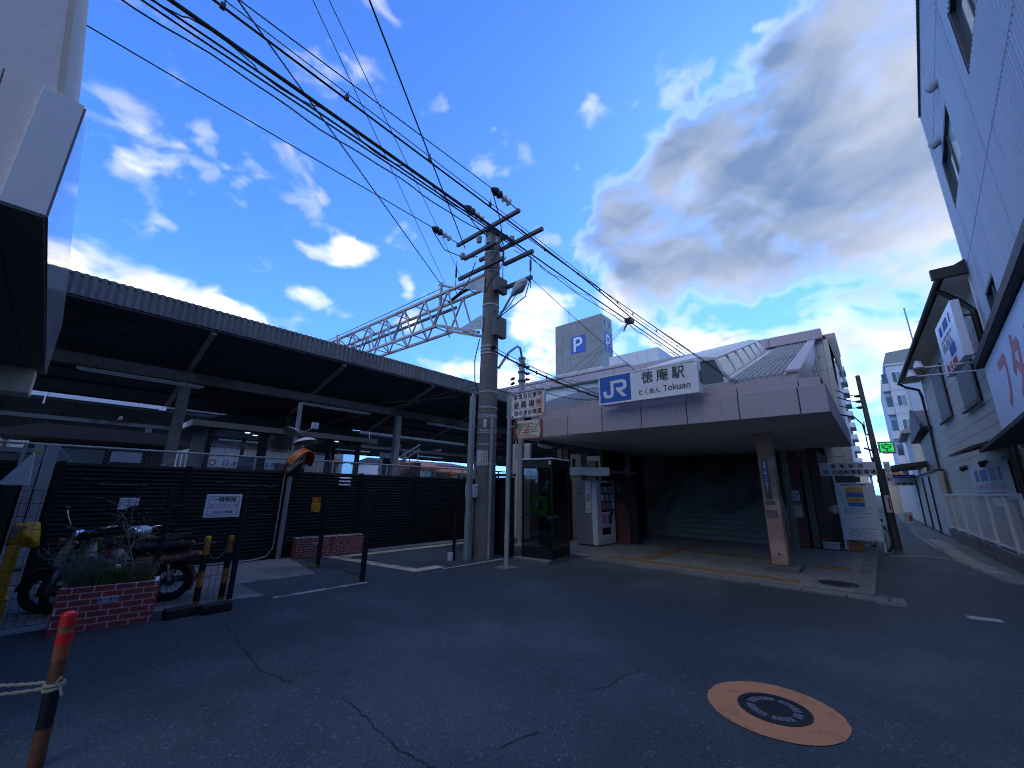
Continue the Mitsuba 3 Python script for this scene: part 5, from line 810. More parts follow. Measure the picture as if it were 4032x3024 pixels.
part(up, 'number_plate', bx(PXc + .10, PXc + .22, PYc - .235, PYc - .225, 3.1, 3.31, .002), 'sheet_white')
for i, (x0, x1, z, y) in enumerate(((-8.72, -6.16, 8.93, 7.08), (-8.25, -5.78, 8.48, 7.62), (-8.36, -6.60, 8.32, 7.08), (-7.2, -6.12, 7.93, 7.62), (-8.55, -6.74, 7.70, 7.08), (-7.3, -6.1, 7.10, 7.55))):
    part(up, 'crossarm', bx(x0, x1, y - .045, y + .045, z - .05, z + .05, .004), 'dark_steel')
def disc_string(p, d, n=3):
    p, d = np.array(p, float), np.array(d, float); t, a, b = ori(d); M = np.eye(4); M[:3, 0], M[:3, 1], M[:3, 2], M[:3, 3] = a, b, t, p
    k = part(up, 'insulator', put(cat([lathe([(.0, .28 + .17 * i), (.05, .28 + .17 * i), (.105, .32 + .17 * i), (.10, .35 + .17 * i), (.04, .37 + .17 * i), (.03, .45 + .17 * i), (0, .45 + .17 * i)], 14) for i in range(n - 1)]), M), 'insulator', smooth=40)
    part(k, 'cover', put(lathe([(0, .60), (.075, .62), (.11, .68), (.08, .74), (.115, .82), (.07, .92), (.03, .98), (0, .99)], 12), M), 'black_metal', smooth=40)
    part(k, 'link', put(cyl((0, 0, 0), (0, 0, .62), .014), M), 'dark_steel')
    return p + t * .98
ends = [disc_string((x, 7.03, 8.97), (0, -1, .03)) for x in (-8.66, -7.25, -6.22)]
for (x, y, z) in ((-7.62, 6.98, 8.62), (-7.28, 7.05, 8.48), (-6.9, 7.05, 8.33), (-8.4, 7.05, 8.42), (-6.85, 7.55, 8.58)):
    part(up, 'insulator', lathe([(0, 0), (.07, 0), (.085, .05), (.06, .07), (.085, .10), (.06, .13), (.085, .16), (.05, .2), (0, .21)], 12).apply_translation([x, y, z - .1]), 'insulator', smooth=40)
for p_, q_ in (((-8.66, 7.05, 7.66), (-8.66, 7.05, 8.35)), ((-6.75, 7.1, 7.4), (-6.75, 7.1, 8.2)), ((-6.15, 7.55, 7.1), (-6.15, 7.55, 7.9))):
    part(up, 'cable_end', cat([cyl(p_, (p_[0], p_[1], p_[2] - .3), .012), cyl((p_[0], p_[1], (p_[2] + q_[2]) / 2 - .2), (p_[0], p_[1], (p_[2] + q_[2]) / 2 + .12), .03), cyl(p_, q_, .01)]), 'black_metal')
for pts in ([(-8.66, 6.1, 8.9), (-8.6, 6.5, 8.45), (-8.1, 6.9, 8.15), (-7.7, 7.0, 8.1)], [(-8.66, 7.05, 7.4), (-8.5, 7.0, 7.15), (-8.0, 6.95, 7.3), (-7.7, 6.95, 7.9)], [(-6.75, 7.2, 7.8), (-6.8, 7.0, 7.3), (-7.1, 6.95, 7.0), (-7.35, 7.05, 6.85)],
            [(-6.15, 7.55, 7.1), (-6.2, 7.4, 6.5), (-6.8, 7.2, 6.1), (-7.15, 7.2, 5.95)], [(-7.25, 6.1, 8.9), (-7.2, 6.4, 8.6), (-7.22, 6.95, 8.5)], [(-6.22, 6.1, 8.9), (-6.3, 6.5, 8.3), (-6.6, 6.9, 8.0), (-7.1, 7.0, 7.7)],
            [(-7.67, 7.2, 5.6), (-7.78, 7.15, 5.0), (-7.74, 7.15, 4.4), (-7.66, 7.2, 4.1)]):
    P = np.array(pts); t = np.linspace(0, len(P) - 1, 16); part(up, 'jumper_cable', tube(np.column_stack([np.interp(t, range(len(P)), P[:, k]) for k in range(3)]), .014, 6), 'wire', smooth=60)
part(up, 'riser', cat([cyl((PXc + .28, PYc - .1, 0), (PXc + .28, PYc - .1, 3.4), .045), cyl((PXc - .31, PYc, 0), (PXc - .31, PYc, 2.1), .03), cyl((PXc - .12, PYc - .28, .0), (PXc - .12, PYc - .28, 1.4), .022)]), 'pipe_grey', smooth=40)
mx = part(up, 'meter_box', bx(-7.76, -7.40, 6.98, 7.10, 1.38, 1.70, .02), 'sheet_white'); part(mx, 'dial', bx(-7.68, -7.50, 6.965, 6.979, 1.53, 1.65, .008), 'black_metal'); part(mx, 'label', bx(-7.62, -7.48, 6.97, 6.979, 1.42, 1.47), 'ink_grey')
lp = part(up, 'lamp_head', blob([((-6.55, 7.28, 6.62), .05), ((-6.40, 7.25, 6.70), .10), ((-6.22, 7.22, 6.76), .15), ((-6.08, 7.2, 6.80), .10), ((-6.24, 7.22, 6.66), .12)], 16), 'galv', smooth=60)
part(lp, 'lens', blob([((-6.42, 7.22, 6.62), .05), ((-6.2, 7.2, 6.66), .12), ((-6.1, 7.19, 6.70), .07)], 16), 'frosted', smooth=60)
part(lp, 'arm', tube([(-7.2, 7.3, 6.0), (-6.9, 7.29, 6.25), (-6.62, 7.28, 6.56), (-6.5, 7.28, 6.65)], .03, 8), 'pipe_grey'); part(lp, 'cord', tube(curve((-7.2, 7.25, 6.35), (-6.3, 7.2, 6.6), .25), .012), 'wire')
for z0, z1, y in ((6.92, 7.40, 7.07), (5.80, 6.22, 7.07)):
    part(up, 'gusset_plate', prism_y([(-7.43, z0), (-7.43, z1), (-7.6, z1), (-8.34, z0 + (.47 if z0 > 6.5 else .27)), (-8.34, z0 + (.42 if z0 > 6.5 else .22))], y, y + .02), 'galv')
    part(up, 'clamp', bx(-7.15, -6.98, 7.12, 7.55, z0 - .05 if z0 > 6.5 else 5.55, z1 - .1, .01), 'dark_steel')
gt = thing('track_gantry', 'grey steel lattice gantry reaching from the concrete pole over the tracks', 'gantry')
yf = lambda x: 7.10 + (x + 7.42) * .03; yb = lambda x: 7.72 + (x + 7.42) * .03
ZT = 7.46; zb_ = lambda x: 6.42 if x < -9.4 else 6.42 + (x + 9.4) * -.36 * 1.0
def gz(x): return 6.42 if x <= -9.4 else 6.42 - (x + 9.4) * .37
for fy in (yf, yb):
    part(gt, 'chord', beam((-7.5, fy(-7.5), ZT), (-27, fy(-27), ZT), .075, .075), 'truss')
    part(gt, 'chord', beam((-9.4, fy(-9.4), 6.42), (-27, fy(-27), 6.42), .075, .075), 'truss'); part(gt, 'chord', beam((-7.6, fy(-7.6), gz(-7.6)), (-9.4, fy(-9.4), 6.42), .075, .075), 'truss')
    xs_ = np.arange(-8.45, -20.5, -.56)
    for i, (a, b) in enumerate(zip(xs_[:-1], xs_[1:])):
        part(gt, 'lattice_bar', beam((a, fy(a), ZT if i % 2 else gz(a)), (b, fy(b), gz(b) if i % 2 else ZT), .05, .03), 'truss')
        if i % 2 == 0 and i < 18: part(gt, 'joint_plate', bx(b - .09, b + .09, fy(b) - .02, fy(b) + .02, ZT - .11, ZT - .03), 'truss')
for i, x in enumerate(np.arange(-8.45, -20.5, -.56)):
    s = 1 if i % 2 else -1
    for z in (ZT, gz(x)): part(gt, 'cross_bar', beam((x, yf(x), z), (x - .56, yb(x), z) if s > 0 else (x - .0, yb(x), z), .03, .03), 'truss')
part(gt, 'mast', beam((-9.35, 7.05, 6.9), (-9.35, 7.05, 7.86), .07, .07), 'truss'); part(gt, 'mast_arm', beam((-9.5, 7.05, 7.84), (-8.75, 7.62, 7.62), .05, .05), 'truss'); part(gt, 'mast', beam((-15.9, 6.85, 7.4), (-15.9, 6.85, 7.68), .06, .06), 'truss')
part(gt, 'feeder_cable', tube(curve((-8.3, 7.4, 7.5), (-9.3, 7.35, 7.28), -.04), .05), 'black_metal')
for a, b in ((-9.3, -10.4), (-10.4, -13.2), (-13.2, -16), (-16, -26)): part(gt, 'cable_tray', beam((a, yb(a), 7.22 + .0 * a), (b, yb(b), 7.22), .05, .09), 'dark_steel')
# ---------------------------------------------------------------- overhead wires
def wire(label, pts, r, n=6, group=None, name='overhead_wire'): return single(name, label, 'wire', tube(pts, r, n), 'wire', group=group)
ex = lambda x, z, y0, y1, sag=0.25, n=40: curve((x, y0, z), (x, y1, z), sag, n)
wire('lowest long power wire running from the left end insulator of the top crossarm', [tuple(ends[0]), (-8.74, 0, 9.0), (-8.8, -8, 9.05), (-8.85, -25, 9.3)], .012)
wire('power wire running from the middle insulator of the top crossarm', [tuple(ends[1]), (-7.15, 0, 8.95), (-7.15, -8, 8.97), (-7.15, -25, 9.2)], .013)
wire('uppermost power wire running from the right end insulator of the top crossarm', [tuple(ends[2]), (-6.3, 0, 8.9), (-6.3, -8, 8.95), (-6.3, -25, 9.2)], .011)
BDL = lambda x, z: [(x, -26, z + .5), (x, -8, z + .05), (x, 0, z), (x, 7.35, z), (x, 14, z)]
# thick telephone bundle with its hanger wire wound round it
tb_ = thing('telephone_cable', 'thick wound telephone cable bundle crossing the upper left sky', 'cable')
part(tb_, 'cable', tube([(-6.72, -26, 9.1), (-6.72, -8, 8.55), (-6.72, 0, 8.5), (-6.6, 7.35, 8.28)], .034, 8), 'wire', smooth=60)
sp = []
for y in np.arange(-8, 7.2, .06):
    c = math.sin(y * 3.3); sp.append((-6.75 + .02 * math.cos(y * 3.3), y, 8.42 + .075 * c - (.0 if c > 0 else .04)))
part(tb_, 'lashing_wire', tube(sp, .011, 5), 'wire', smooth=60)
part(tb_, 'slim_cable', tube([(-6.78, -26, 8.95), (-6.78, -8, 8.40), (-6.78, 0, 8.36), (-6.55, 7.35, 8.16)], .018, 6), 'wire'); part(tb_, 'slim_cable', tube([(-6.86, -26, 8.9), (-6.86, -8, 8.40), (-6.86, 0, 8.32), (-6.58, 7.35, 8.12)], .016, 6), 'wire')
hc = thing('hanger_cable', 'overhead cable hung from a messenger wire by small clamps', 'cable')
part(hc, 'cable', tube([(-6.3, -26, 9.05), (-6.3, -8, 8.62), (-6.3, 0, 8.58), (-6.3, 7.35, 8.5)], .02, 6), 'wire', smooth=60); part(hc, 'messenger_wire', tube([(-6.3, -26, 9.2), (-6.3, -8, 8.76), (-6.3, 0, 8.72), (-6.3, 7.35, 8.62)], .009, 5), 'wire')
for y in (-1.6, .35, 2.3, 4.2, 6.1): part(hc, 'clamp', cat([bx(-6.335, -6.265, y - .035, y + .035, 8.54, 8.64, .01), cyl((-6.3, y, 8.6), (-6.3, y + .02, 8.76), .008)]), 'black_metal')
wire('thin wavy cable sagging below the thick telephone bundle', [(-7.05, y, 8.33 + .035 * math.sin(y * 2.1) + .015 * math.sin(y * 5) + .0025 * y * y * .2) for y in np.arange(-26, 6.9, .3)], .013)
J_ = (-6.35, 14.2, 8.25)
fc = thing('forward_cables', 'bundle of clamped cables running from the pole towards the station roof', 'cable')
part(fc, 'cable', tube([(-6.3, 7.35, 8.5), (-6.3, 10.5, 8.42), J_, (-6.4, 30, 8.35), (-6.4, 60, 9)], .022, 6), 'wire', smooth=60); part(fc, 'messenger_wire', tube([(-6.3, 7.35, 8.62), (-6.3, 10.5, 8.54), (-6.35, 14.2, 8.4), (-6.4, 60, 9.1)], .010, 5), 'wire')
part(fc, 'cable', tube([(-6.6, 7.35, 8.28), (-6.55, 10.5, 8.2), (-6.45, 14.2, 8.12), (-6.5, 30, 8.2), (-6.5, 60, 9)], .022, 6), 'wire'); part(fc, 'cable', tube([(-6.55, 7.35, 8.14), (-6.6, 10.5, 7.98), (-6.5, 14.2, 8.0), (-6.5, 30, 8.1)], .012, 5), 'wire')
sp = [(-6.62 + .02 * math.cos(y * 4), y, 8.12 + .07 * math.sin(y * 4)) for y in np.arange(7.4, 22, .07)]; part(fc, 'lashing_wire', tube(sp, .009, 5), 'wire')
for y in (8.4, 10.2, 11.6, 12.9, 14.2, 16.5, 19): part(fc, 'clamp', bx(-6.325, -6.275, y - .025, y + .025, 8.39, 8.47, .006), 'black_metal')
part(fc, 'splice', cat([bx(-6.55, -6.3, 13.9, 14.3, 8.05, 8.2, .02), cyl((-6.5, 14.1, 8.05), (-6.7, 14.1, 7.75), .03)]), 'black_metal')
sd = thing('service_drop', 'pair of thin wires dropping from the pole across the skylight to the station roof edge', 'cable')
part(sd, 'wire', tube(curve((-6.9, 7.35, 9.06), (-1.90, 9.2, 3.78), 0.02), .010, 5), 'wire'); part(sd, 'wire', tube(curve((-6.85, 7.37, 9.0), (-1.82, 9.22, 3.76), .06), .007, 5), 'wire')
for i, (x, dz) in enumerate(((-13.2, 0), (-12.6, .02), (-14.6, -.06))): wire(['upper', 'middle', 'lower'][i] + ' of three thin wires from the cable splice down to the concourse roof', curve(J_, (x, 19.6, 7.7 + dz), .05), .009)
wire('thin straight wire from the pole lamp down to the front of the station sign', curve((-6.15, 7.5, 7.1), (-3.74, 8.55, 4.2), .03), .008)
wire('thick dark wire from the left end of the top crossarm up over the plaza', [(-8.66, 7.35, 8.95), (-4.75, 1.85, 8.9), (-1.2, -3.2, 9.2)], .016)
wire('dark wire from the gantry mast end up to the left over the plaza', [(-9.4, 7.05, 7.84), (-5.9, .44, 8.45), (-2.7, -5.6, 9.2)], .013)
wire('left one of two thin wires rising from the gantry mast', [(-9.3, 7.2, 7.78), (-5.12, 1.2, 8.5), (-1.0, -4.7, 9.3)], .007)
wire('right one of two thin wires rising from the gantry mast', [(-8.75, 7.6, 7.63), (-4.94, 1.36, 8.5), (-1.0, -5.1, 9.6)], .007)
wire('thin wire stretched above the top of the lattice gantry', curve((-9.35, 7.05, 7.66), (-26, 6.6, 7.66), .02), .012)
lb = thing('low_cable', 'low cable with hangers from the concrete pole to the left end of the station sign', 'cable')
part(lb, 'cable', tube(curve((-7.15, 7.35, 5.15), (-4.72, 8.47, 3.76), .08, 24), .022, 6), 'wire', smooth=60); part(lb, 'cable', tube(curve((-7.15, 7.35, 5.24), (-4.72, 8.47, 3.84), .06, 24), .009, 5), 'wire'); part(lb, 'cable', tube(curve((-8.4, 9.9, 5.1), (-4.7, 8.5, 3.72), .2, 24), .010, 5), 'wire')
for t in np.linspace(.12, .9, 9): part(lb, 'hanger', cyl((-7.15 + 2.43 * t, 7.35 + 1.12 * t, 5.2 - 1.4 * t - .3 * t * (1 - t)), (-7.15 + 2.43 * t, 7.35 + 1.12 * t, 5.1 - 1.4 * t - .3 * t * (1 - t)), .014), 'black_metal')
part(lb, 'knob', lathe([(0, -.07), (.07, -.05), (.09, 0), (.07, .05), (0, .07)], 12).apply_translation([-7.12, 7.2, 5.25]), 'black_metal', smooth=40)
for i, (q, s) in enumerate((((-10.4, 3.85, 2.9), .05), ((-14.5, 5.0, 3.5), .1), ((-14.5, 3.0, 3.75), .1))): wire('thin wire slung from the concrete pole to ' + ('the top of the mirror pole', 'the middle of the waiting room roof', 'the left end of the waiting room roof')[i], curve((-7.65, 7.25, 4.35 - .15 * i), q, s), .006)
sp_ = thing('steel_pole', 'slim grey steel pole with small insulators behind the evacuation sign', 'pole')
part(sp_, 'shaft', cyl((-8.5, 10, 0), (-8.5, 10, 5.9), .11, .10, 16), 'galv', smooth=40); part(sp_, 'cap', cyl((-8.5, 10, 5.9), (-8.5, 10, 5.96), .13, .13, 16), 'galv')
for z in (5.65, 5.4, 5.1): part(sp_, 'collar', cyl((-8.5, 10, z), (-8.5, 10, z + .06), .135, .135, 16), 'dark_steel')
for sx, z in ((-1, 5.25), (-1, 5.08), (1, 5.55), (1, 5.32), (1, 5.12)): part(sp_, 'insulator', blob([((-8.5 + sx * .28, 9.9, z), .05), ((-8.5 + sx * .38, 9.9, z - .02), .04)], 8), 'black_metal')
part(sp_, 'arch_cable', tube([(-7.2, 7.5, 4.75), (-7.2, 7.9, 5.3), (-7.5, 8.6, 5.75), (-7.9, 9.2, 5.95), (-8.5, 10, 5.9)], .035, 8), 'pipe_grey', smooth=60)
for i, (z, q) in enumerate(((5.55, (-4.7, 8.5, 4.1)), (5.32, (-4.7, 8.5, 3.98)), (5.12, (-4.7, 8.5, 3.88)))): wire(('top', 'middle', 'bottom')[i] + ' thin wire from the slim steel pole to the left side of the station sign', curve((-8.1, 9.9, z), q, .12), .006)
for i, (z, q) in enumerate(((5.25, (-13, 12.4, 4.9)), (5.08, (-13, 12.5, 4.75)))): wire(('upper', 'lower')[i] + ' thin wire from the slim steel pole back to the platform canopy', curve((-8.85, 9.9, z), q, .1), .006)

# ================================================================ PLAZA FURNITURE
sq = thing('square_post', 'plain grey square steel post left of the concrete pole', 'post')
part(sq, 'shaft', bx(-7.42, -7.30, 6.70, 6.82, 0, 3.86, .012), 'pipe_grey'); part(sq, 'cap', bx(-7.38, -7.34, 6.74, 6.78, 3.86, 3.93), 'galv')
ev = thing('sign_pole', 'round galvanised pole in the asphalt carrying the evacuation sign', 'pole')
part(ev, 'shaft', cyl((-6.16, 6.80, 0), (-6.14, 6.80, 3.66), .052, .052, 16), 'galv', smooth=40); part(ev, 'sleeve', cyl((-6.15, 6.80, 3.25), (-6.14, 6.80, 3.72), .062, .062, 16), 'pipe_grey', smooth=40); part(ev, 'foot_plate', bx(-6.34, -5.98, 6.62, 6.98, 0, .012), 'board_grey'); part(ev, 'joint', cyl((-6.16, 6.8, .56), (-6.16, 6.8, .62), .058, .058, 16), 'galv')
es = thing('evacuation_sign', 'faded white and orange Japanese evacuation site sign on the round pole', 'sign')
def rrect(w, h, r): return Polygon([(-w / 2 + r, -h / 2 + r), (w / 2 - r, -h / 2 + r), (w / 2 - r, h / 2 - r), (-w / 2 + r, h / 2 - r)]).buffer(r, 6)
ec = (-5.555, 6.735, 3.43)
part(es, 'frame', put(ext(rrect(1.0, .62, .05).difference(rrect(.94, .56, .03)), .03), FRONT((ec[0], 6.747, ec[2]))), 'galv'); part(es, 'sheet', put(ext(rrect(.938, .558, .03), .008), FRONT((ec[0], 6.745, ec[2]))), 'evac_sheet')
for s, e_, z, sp0 in (('緊急及災害時', .125, .19, .09), ('避難場所', .165, .0, .32), ('桃の里幼稚園', .12, -.19, .1)): part(es, 'lettering', put(words(s, e_, sp0), FRONT((ec[0], 6.7365, ec[2] + z))), 'ink_grey')
part(es, 'rule', cat([bx(-6.0, -5.12, 6.732, 6.736, 3.43 + z, 3.43 + z + .005) for z in (.10, -.10)]), 'ink_soft'); part(es, 'bolt', cat([cyl((x, 6.72, z), (x, 6.737, z), .014) for x in (-5.98, -5.55, -5.13) for z in (3.18, 3.68)]), 'rust_sheet')
part(es, 'bracket', cat([bx(-6.2, -5.1, 6.75, 6.79, z, z + .035) for z in (3.2, 3.6)]), 'galv')
cl = thing('clinic_sign', 'rusty metal clinic sign under the evacuation sign', 'sign')
part(cl, 'sheet', bx(-5.965, -5.145, 6.738, 6.746, 2.67, 3.06, .003), 'rust_sheet'); part(cl, 'lettering', put(words('南谷クリニック', .15, -.12, squeeze=.86), FRONT((-5.55, 6.7375, 2.95))), 'ink_green')
part(cl, 'lettering', put(words('内科', .05, .1), FRONT((-5.75, 6.7375, 2.85))), 'ink_grey'); part(cl, 'lettering', put(words('747-2490', .085), FRONT((-5.5, 6.7375, 2.72))), 'ink_soft')
part(cl, 'small_print', put(bars([(.02, .022, -.1, .28), (-.03, .022, -.28, .28)], 0, 0, 5), FRONT((-5.55, 6.7375, 2.83))), 'ink_grey'); part(cl, 'bracket', cat([bx(-5.88, -5.66, 6.737, 6.745, 3.07, 3.11), bx(-5.45, -5.23, 6.737, 6.745, 3.07, 3.11), cyl((-5.92, 6.79, 2.2), (-5.92, 6.79, 3.2), .02), bx(-6.16, -5.2, 6.75, 6.78, 2.95, 2.98)]), 'galv')
# phone booth
pb = thing('phone_booth', 'black framed glass telephone booth with a green phone inside', 'booth')
RB = frame((-6.18, 8.22, 0), (math.cos(math.radians(7)), math.sin(math.radians(7)), 0), (-math.sin(math.radians(7)), math.cos(math.radians(7)), 0))
P_ = lambda m: put(m, RB); w = .42
part(pb, 'plinth', P_(bx(-.53, .40, -.62, .6, 0, .075, .008)), 'kerb'); part(pb, 'roof_lip', P_(bx(-w - .02, w + .02, -w - .02, w + .02, 2.30, 2.335, .006)), 'white_band')
part(pb, 'roof_band', P_(bx(-w, w, -w, w, 2.10, 2.30, .004)), 'black_metal'); part(pb, 'grille', P_(cat([bx(-w + .03, w - .1, -w - .006, -w - .001, z, z + .012) for z in np.arange(2.13, 2.29, .026)])), 'dark_steel')
for sx in (-1, 1):
    for sy in (-1, 1): part(pb, 'corner_post', P_(bx(sx * w - .035 * (sx > 0) - .0, sx * w + .035 * (sx < 0) + .0, sy * w - .035 * (sy > 0), sy * w + .035 * (sy < 0), .075, 2.10)), 'black_metal')
part(pb, 'bottom_rail', P_(cat([bx(-w + .036, w - .036, -w, -w + .03, .1, .30), bx(-w + .036, w - .036, w - .03, w, .1, .3), bx(-w, -w + .03, -w + .036, w - .036, .1, .3), bx(w - .03, w, -w + .036, w - .036, .1, .3)])), 'black_metal')
for nm, o, r in (('pane', (-w + .036, -w + .012, 0), X_), ('pane', (w - .012, -w + .036, 0), Y_), ('pane', (-w + .012, -w + .036, 0), Y_), ('pane', (-w + .036, w - .012, 0), X_)):
    q = trimesh.Trimesh([[0, .3, 0], [w * 2 - .072, .3, 0], [w * 2 - .072, 2.1, 0], [0, 2.1, 0]], [[0, 1, 2], [0, 2, 3]], process=False); part(pb, nm, P_(put(q, frame(o, r, Z_))), 'smoke')
part(pb, 'handle', P_(bx(-.02, .02, -w - .03, -w - .012, 1.2, 1.3, .005)), 'chrome'); part(pb, 'mid_rail', P_(bx(-w + .036, w - .036, -w, -w + .02, 1.0, 1.03)), 'black_metal'); part(pb, 'back_panel', P_(bx(-w + .04, w - .04, w - .05, w - .035, .3, 2.08)), 'black_matte')
part(pb, 'badge', P_(bx(w - .10, w - .03, -w - .004, -w - .001, 2.18, 2.27, .002)), 'sheet_white'); part(pb, 'shelf', P_(bx(-.38, .3, .05, .36, .92, .95)), 'dark_steel')
gpn = thing('public_phone', 'bright green public telephone inside the booth', 'telephone')
part(gpn, 'body', P_(bx(-.30, -.02, -.02, .2, .96, 1.44, .03)), 'green_phone'); part(gpn, 'handset', P_(blob([((-.27, -.05, 1.08), .035), ((-.27, -.06, 1.35), .035)])), 'green_phone', smooth=40); part(gpn, 'keypad', P_(bx(-.20, -.05, -.03, -.021, 1.12, 1.32)), 'dark_steel'); part(gpn, 'coin_head', P_(bx(-.16, -.05, -.035, -.022, 1.35, 1.41)), 'chrome')
single('phone_book', 'small pile of papers on the phone booth shelf', 'papers', P_(bx(.05, .24, .0, .25, .951, .985, .004)), 'sheet_white')
# vending machine
vm = thing('vending_machine', 'white drinks vending machine under the station canopy', 'vending machine')
part(vm, 'body', bx(-7.05, -6.50, 10.92, 11.97, .06, 1.89, .01), 'vend_side'); part(vm, 'door', bx(-6.495, -6.32, 10.90, 11.99, .06, 1.90, .015), 'vend_white'); part(vm, 'foot', bx(-7.0, -6.4, 10.98, 11.9, .03, .06), 'black_metal')
part(vm, 'display_window', bx(-6.319, -6.312, 11.14, 11.90, .98, 1.82), 'dark_paint')
for r_, z in enumerate((1.08, 1.32, 1.56)):
    part(vm, 'shelf', bx(-6.31, -6.300, 11.15, 11.89, z - .03, z - .012), 'vend_white'); part(vm, 'button_row', cat([bx(-6.299, -6.296, y, y + .03, z - .028, z - .015) for y in np.arange(11.18, 11.86, .07)]), 'ink_red' if r_ < 1 else 'jr_blue')
    for j, y in enumerate(np.arange(11.19, 11.86, .07)): part(vm, 'drink', cat([cyl((-6.30, y, z), (-6.30, y, z + .13), .026, .026, 10), cyl((-6.30, y, z + .13), (-6.30, y, z + .17), .026, .012, 10)]), ('product_a', 'product_b', 'product_c', 'vend_white')[(j * 7 + r_ * 3) % 4 if r_ else (j // 3) % 4])
part(vm, 'poster', bx(-6.318, -6.313, 11.20, 11.45, .66, .92), 'ink_pink'); part(vm, 'coin_panel', bx(-6.318, -6.308, 11.55, 11.75, .62, .90, .004), 'dark_steel'); part(vm, 'card_reader', bx(-6.318, -6.304, 11.66, 11.86, .86, .96, .004), 'black_metal')
part(vm, 'outlet', bx(-6.318, -6.306, 11.16, 11.66, .34, .54, .006), 'black_metal'); part(vm, 'lower_panel', bx(-6.318, -6.312, 11.12, 11.86, .12, .30, .003), 'sheet_white'); part(vm, 'header', bx(-6.318, -6.312, 11.6, 11.9, 1.83, 1.88), 'ink_red')
part(vm, 'side_label', put(words('au', .10), FRONT((-6.93, 10.917, 1.52))), 'ink_green'); part(vm, 'side_panel', bx(-6.70, -6.51, 10.895, 10.919, .95, 1.89, .004), 'vend_white')
part(vm, 'side_mark', cat([bx(-6.66, -6.55, 10.888, 10.894, 1.28, 1.48), cyl((-6.63, 10.889, 1.06), (-6.63, 10.894, 1.06), .025), cyl((-6.57, 10.889, 1.06), (-6.57, 10.894, 1.06), .025)]), 'ink_soft')
# convex mirrors
cm_ = thing('convex_mirror', 'traffic mirror pole with an orange hooded round mirror and white mirror backs', 'mirror')
part(cm_, 'pole', cyl((-10.36, 3.80, 0), (-10.36, 3.80, 3.58), .055, .05, 16), 'pipe_grey', smooth=40)
nrm = np.array([.80, .50, -.28]); nrm /= np.linalg.norm(nrm)
def dish(c, n, R, dep, back=True):
    t, a, b = ori(n); M = np.eye(4); M[:3, 0], M[:3, 1], M[:3, 2], M[:3, 3] = a, b, t, c
    return M
M1 = dish((-10.17, 3.85, 2.12), (.72, .52, -.42), .35, .1)
mr = part(cm_, 'mirror_back', put(lathe([(0, -.10), (.12, -.095), (.24, -.07), (.32, -.03), (.35, .01), (.34, .02)], 32), M1), 'dark_steel', smooth=40)
part(mr, 'face', put(lathe([(0.0, .075), (.12, .07), (.24, .05), (.335, .02)], 28), M1), 'mirror_face', smooth=60); part(mr, 'rim', put(torus(.35, .014, 40), M1), 'hood_red', smooth=60)
hd_ = [(math.cos(a) * .375, math.sin(a) * .375) for a in np.linspace(0, 6.2832, 73)]; w0 = np.linalg.inv(M1[:3, :3]) @ np.array([0, 0, 1.0]); up_a = math.atan2(w0[1], w0[0])
def hood(r0, z0, z1, half):
    an = np.linspace(up_a - half, up_a + half, 40); v = [(r * math.cos(a), r * math.sin(a), z) for a in an for r, z in ((r0, z0), (r0 + .008, z0), (r0, z1), (r0 + .008, z1))]; f = []
    for i in range(39):
        k = 4 * i; f += [(k + 1, k + 3, k + 7), (k + 1, k + 7, k + 5), (k, k + 6, k + 2), (k, k + 4, k + 6), (k + 2, k + 6, k + 7), (k + 2, k + 7, k + 3), (k, k + 1, k + 5), (k, k + 5, k + 4)]
    return put(trimesh.Trimesh(np.array(v), np.array(f), process=False), M1)
part(mr, 'hood', hood(.360, -.02, .15, 1.62), 'hood_orange', smooth=50); part(mr, 'hood_lining', hood(.350, .025, .148, 1.60), 'hood_red', smooth=50)
for c, n, R in (((-10.35, 3.69, 2.82), (-.25, .50, .83), .21), ((-10.2, 3.97, 2.61), (-.20, -.16, .97), .26)):
    Mq = dish(c, n, R, .1); dk = part(cm_, 'white_dish', put(lathe([(0, .40 * R), (.45 * R, .36 * R), (.8 * R, .2 * R), (R, 0)], 28), Mq), 'white_paint', smooth=50); part(dk, 'underside', put(lathe([(.99 * R, -.003), (.6 * R, -.10 * R), (0, -.16 * R)], 28), Mq), 'board_grey', smooth=50)
part(cm_, 'bracket', cat([beam((-10.36, 3.8, 2.55), (-10.2, 3.97, 2.58), .03, .03), beam((-10.36, 3.8, 2.75), (-10.35, 3.70, 2.80), .03, .03), beam((-10.36, 3.8, 2.2), (-10.19, 3.80, 2.18), .04, .04)]), 'pipe_grey')
part(cm_, 'cable_loop', tube([(-10.31, 3.8, 2.9), (-10.2, 3.9, 2.85), (-10.1, 4.05, 2.95), (-10.16, 4.1, 3.1)], .012, 6), 'pipe_grey'); part(cm_, 'small_box', bx(-10.2, -10.1, 4.05, 4.2, 2.95, 3.1, .01), 'sheet_white')
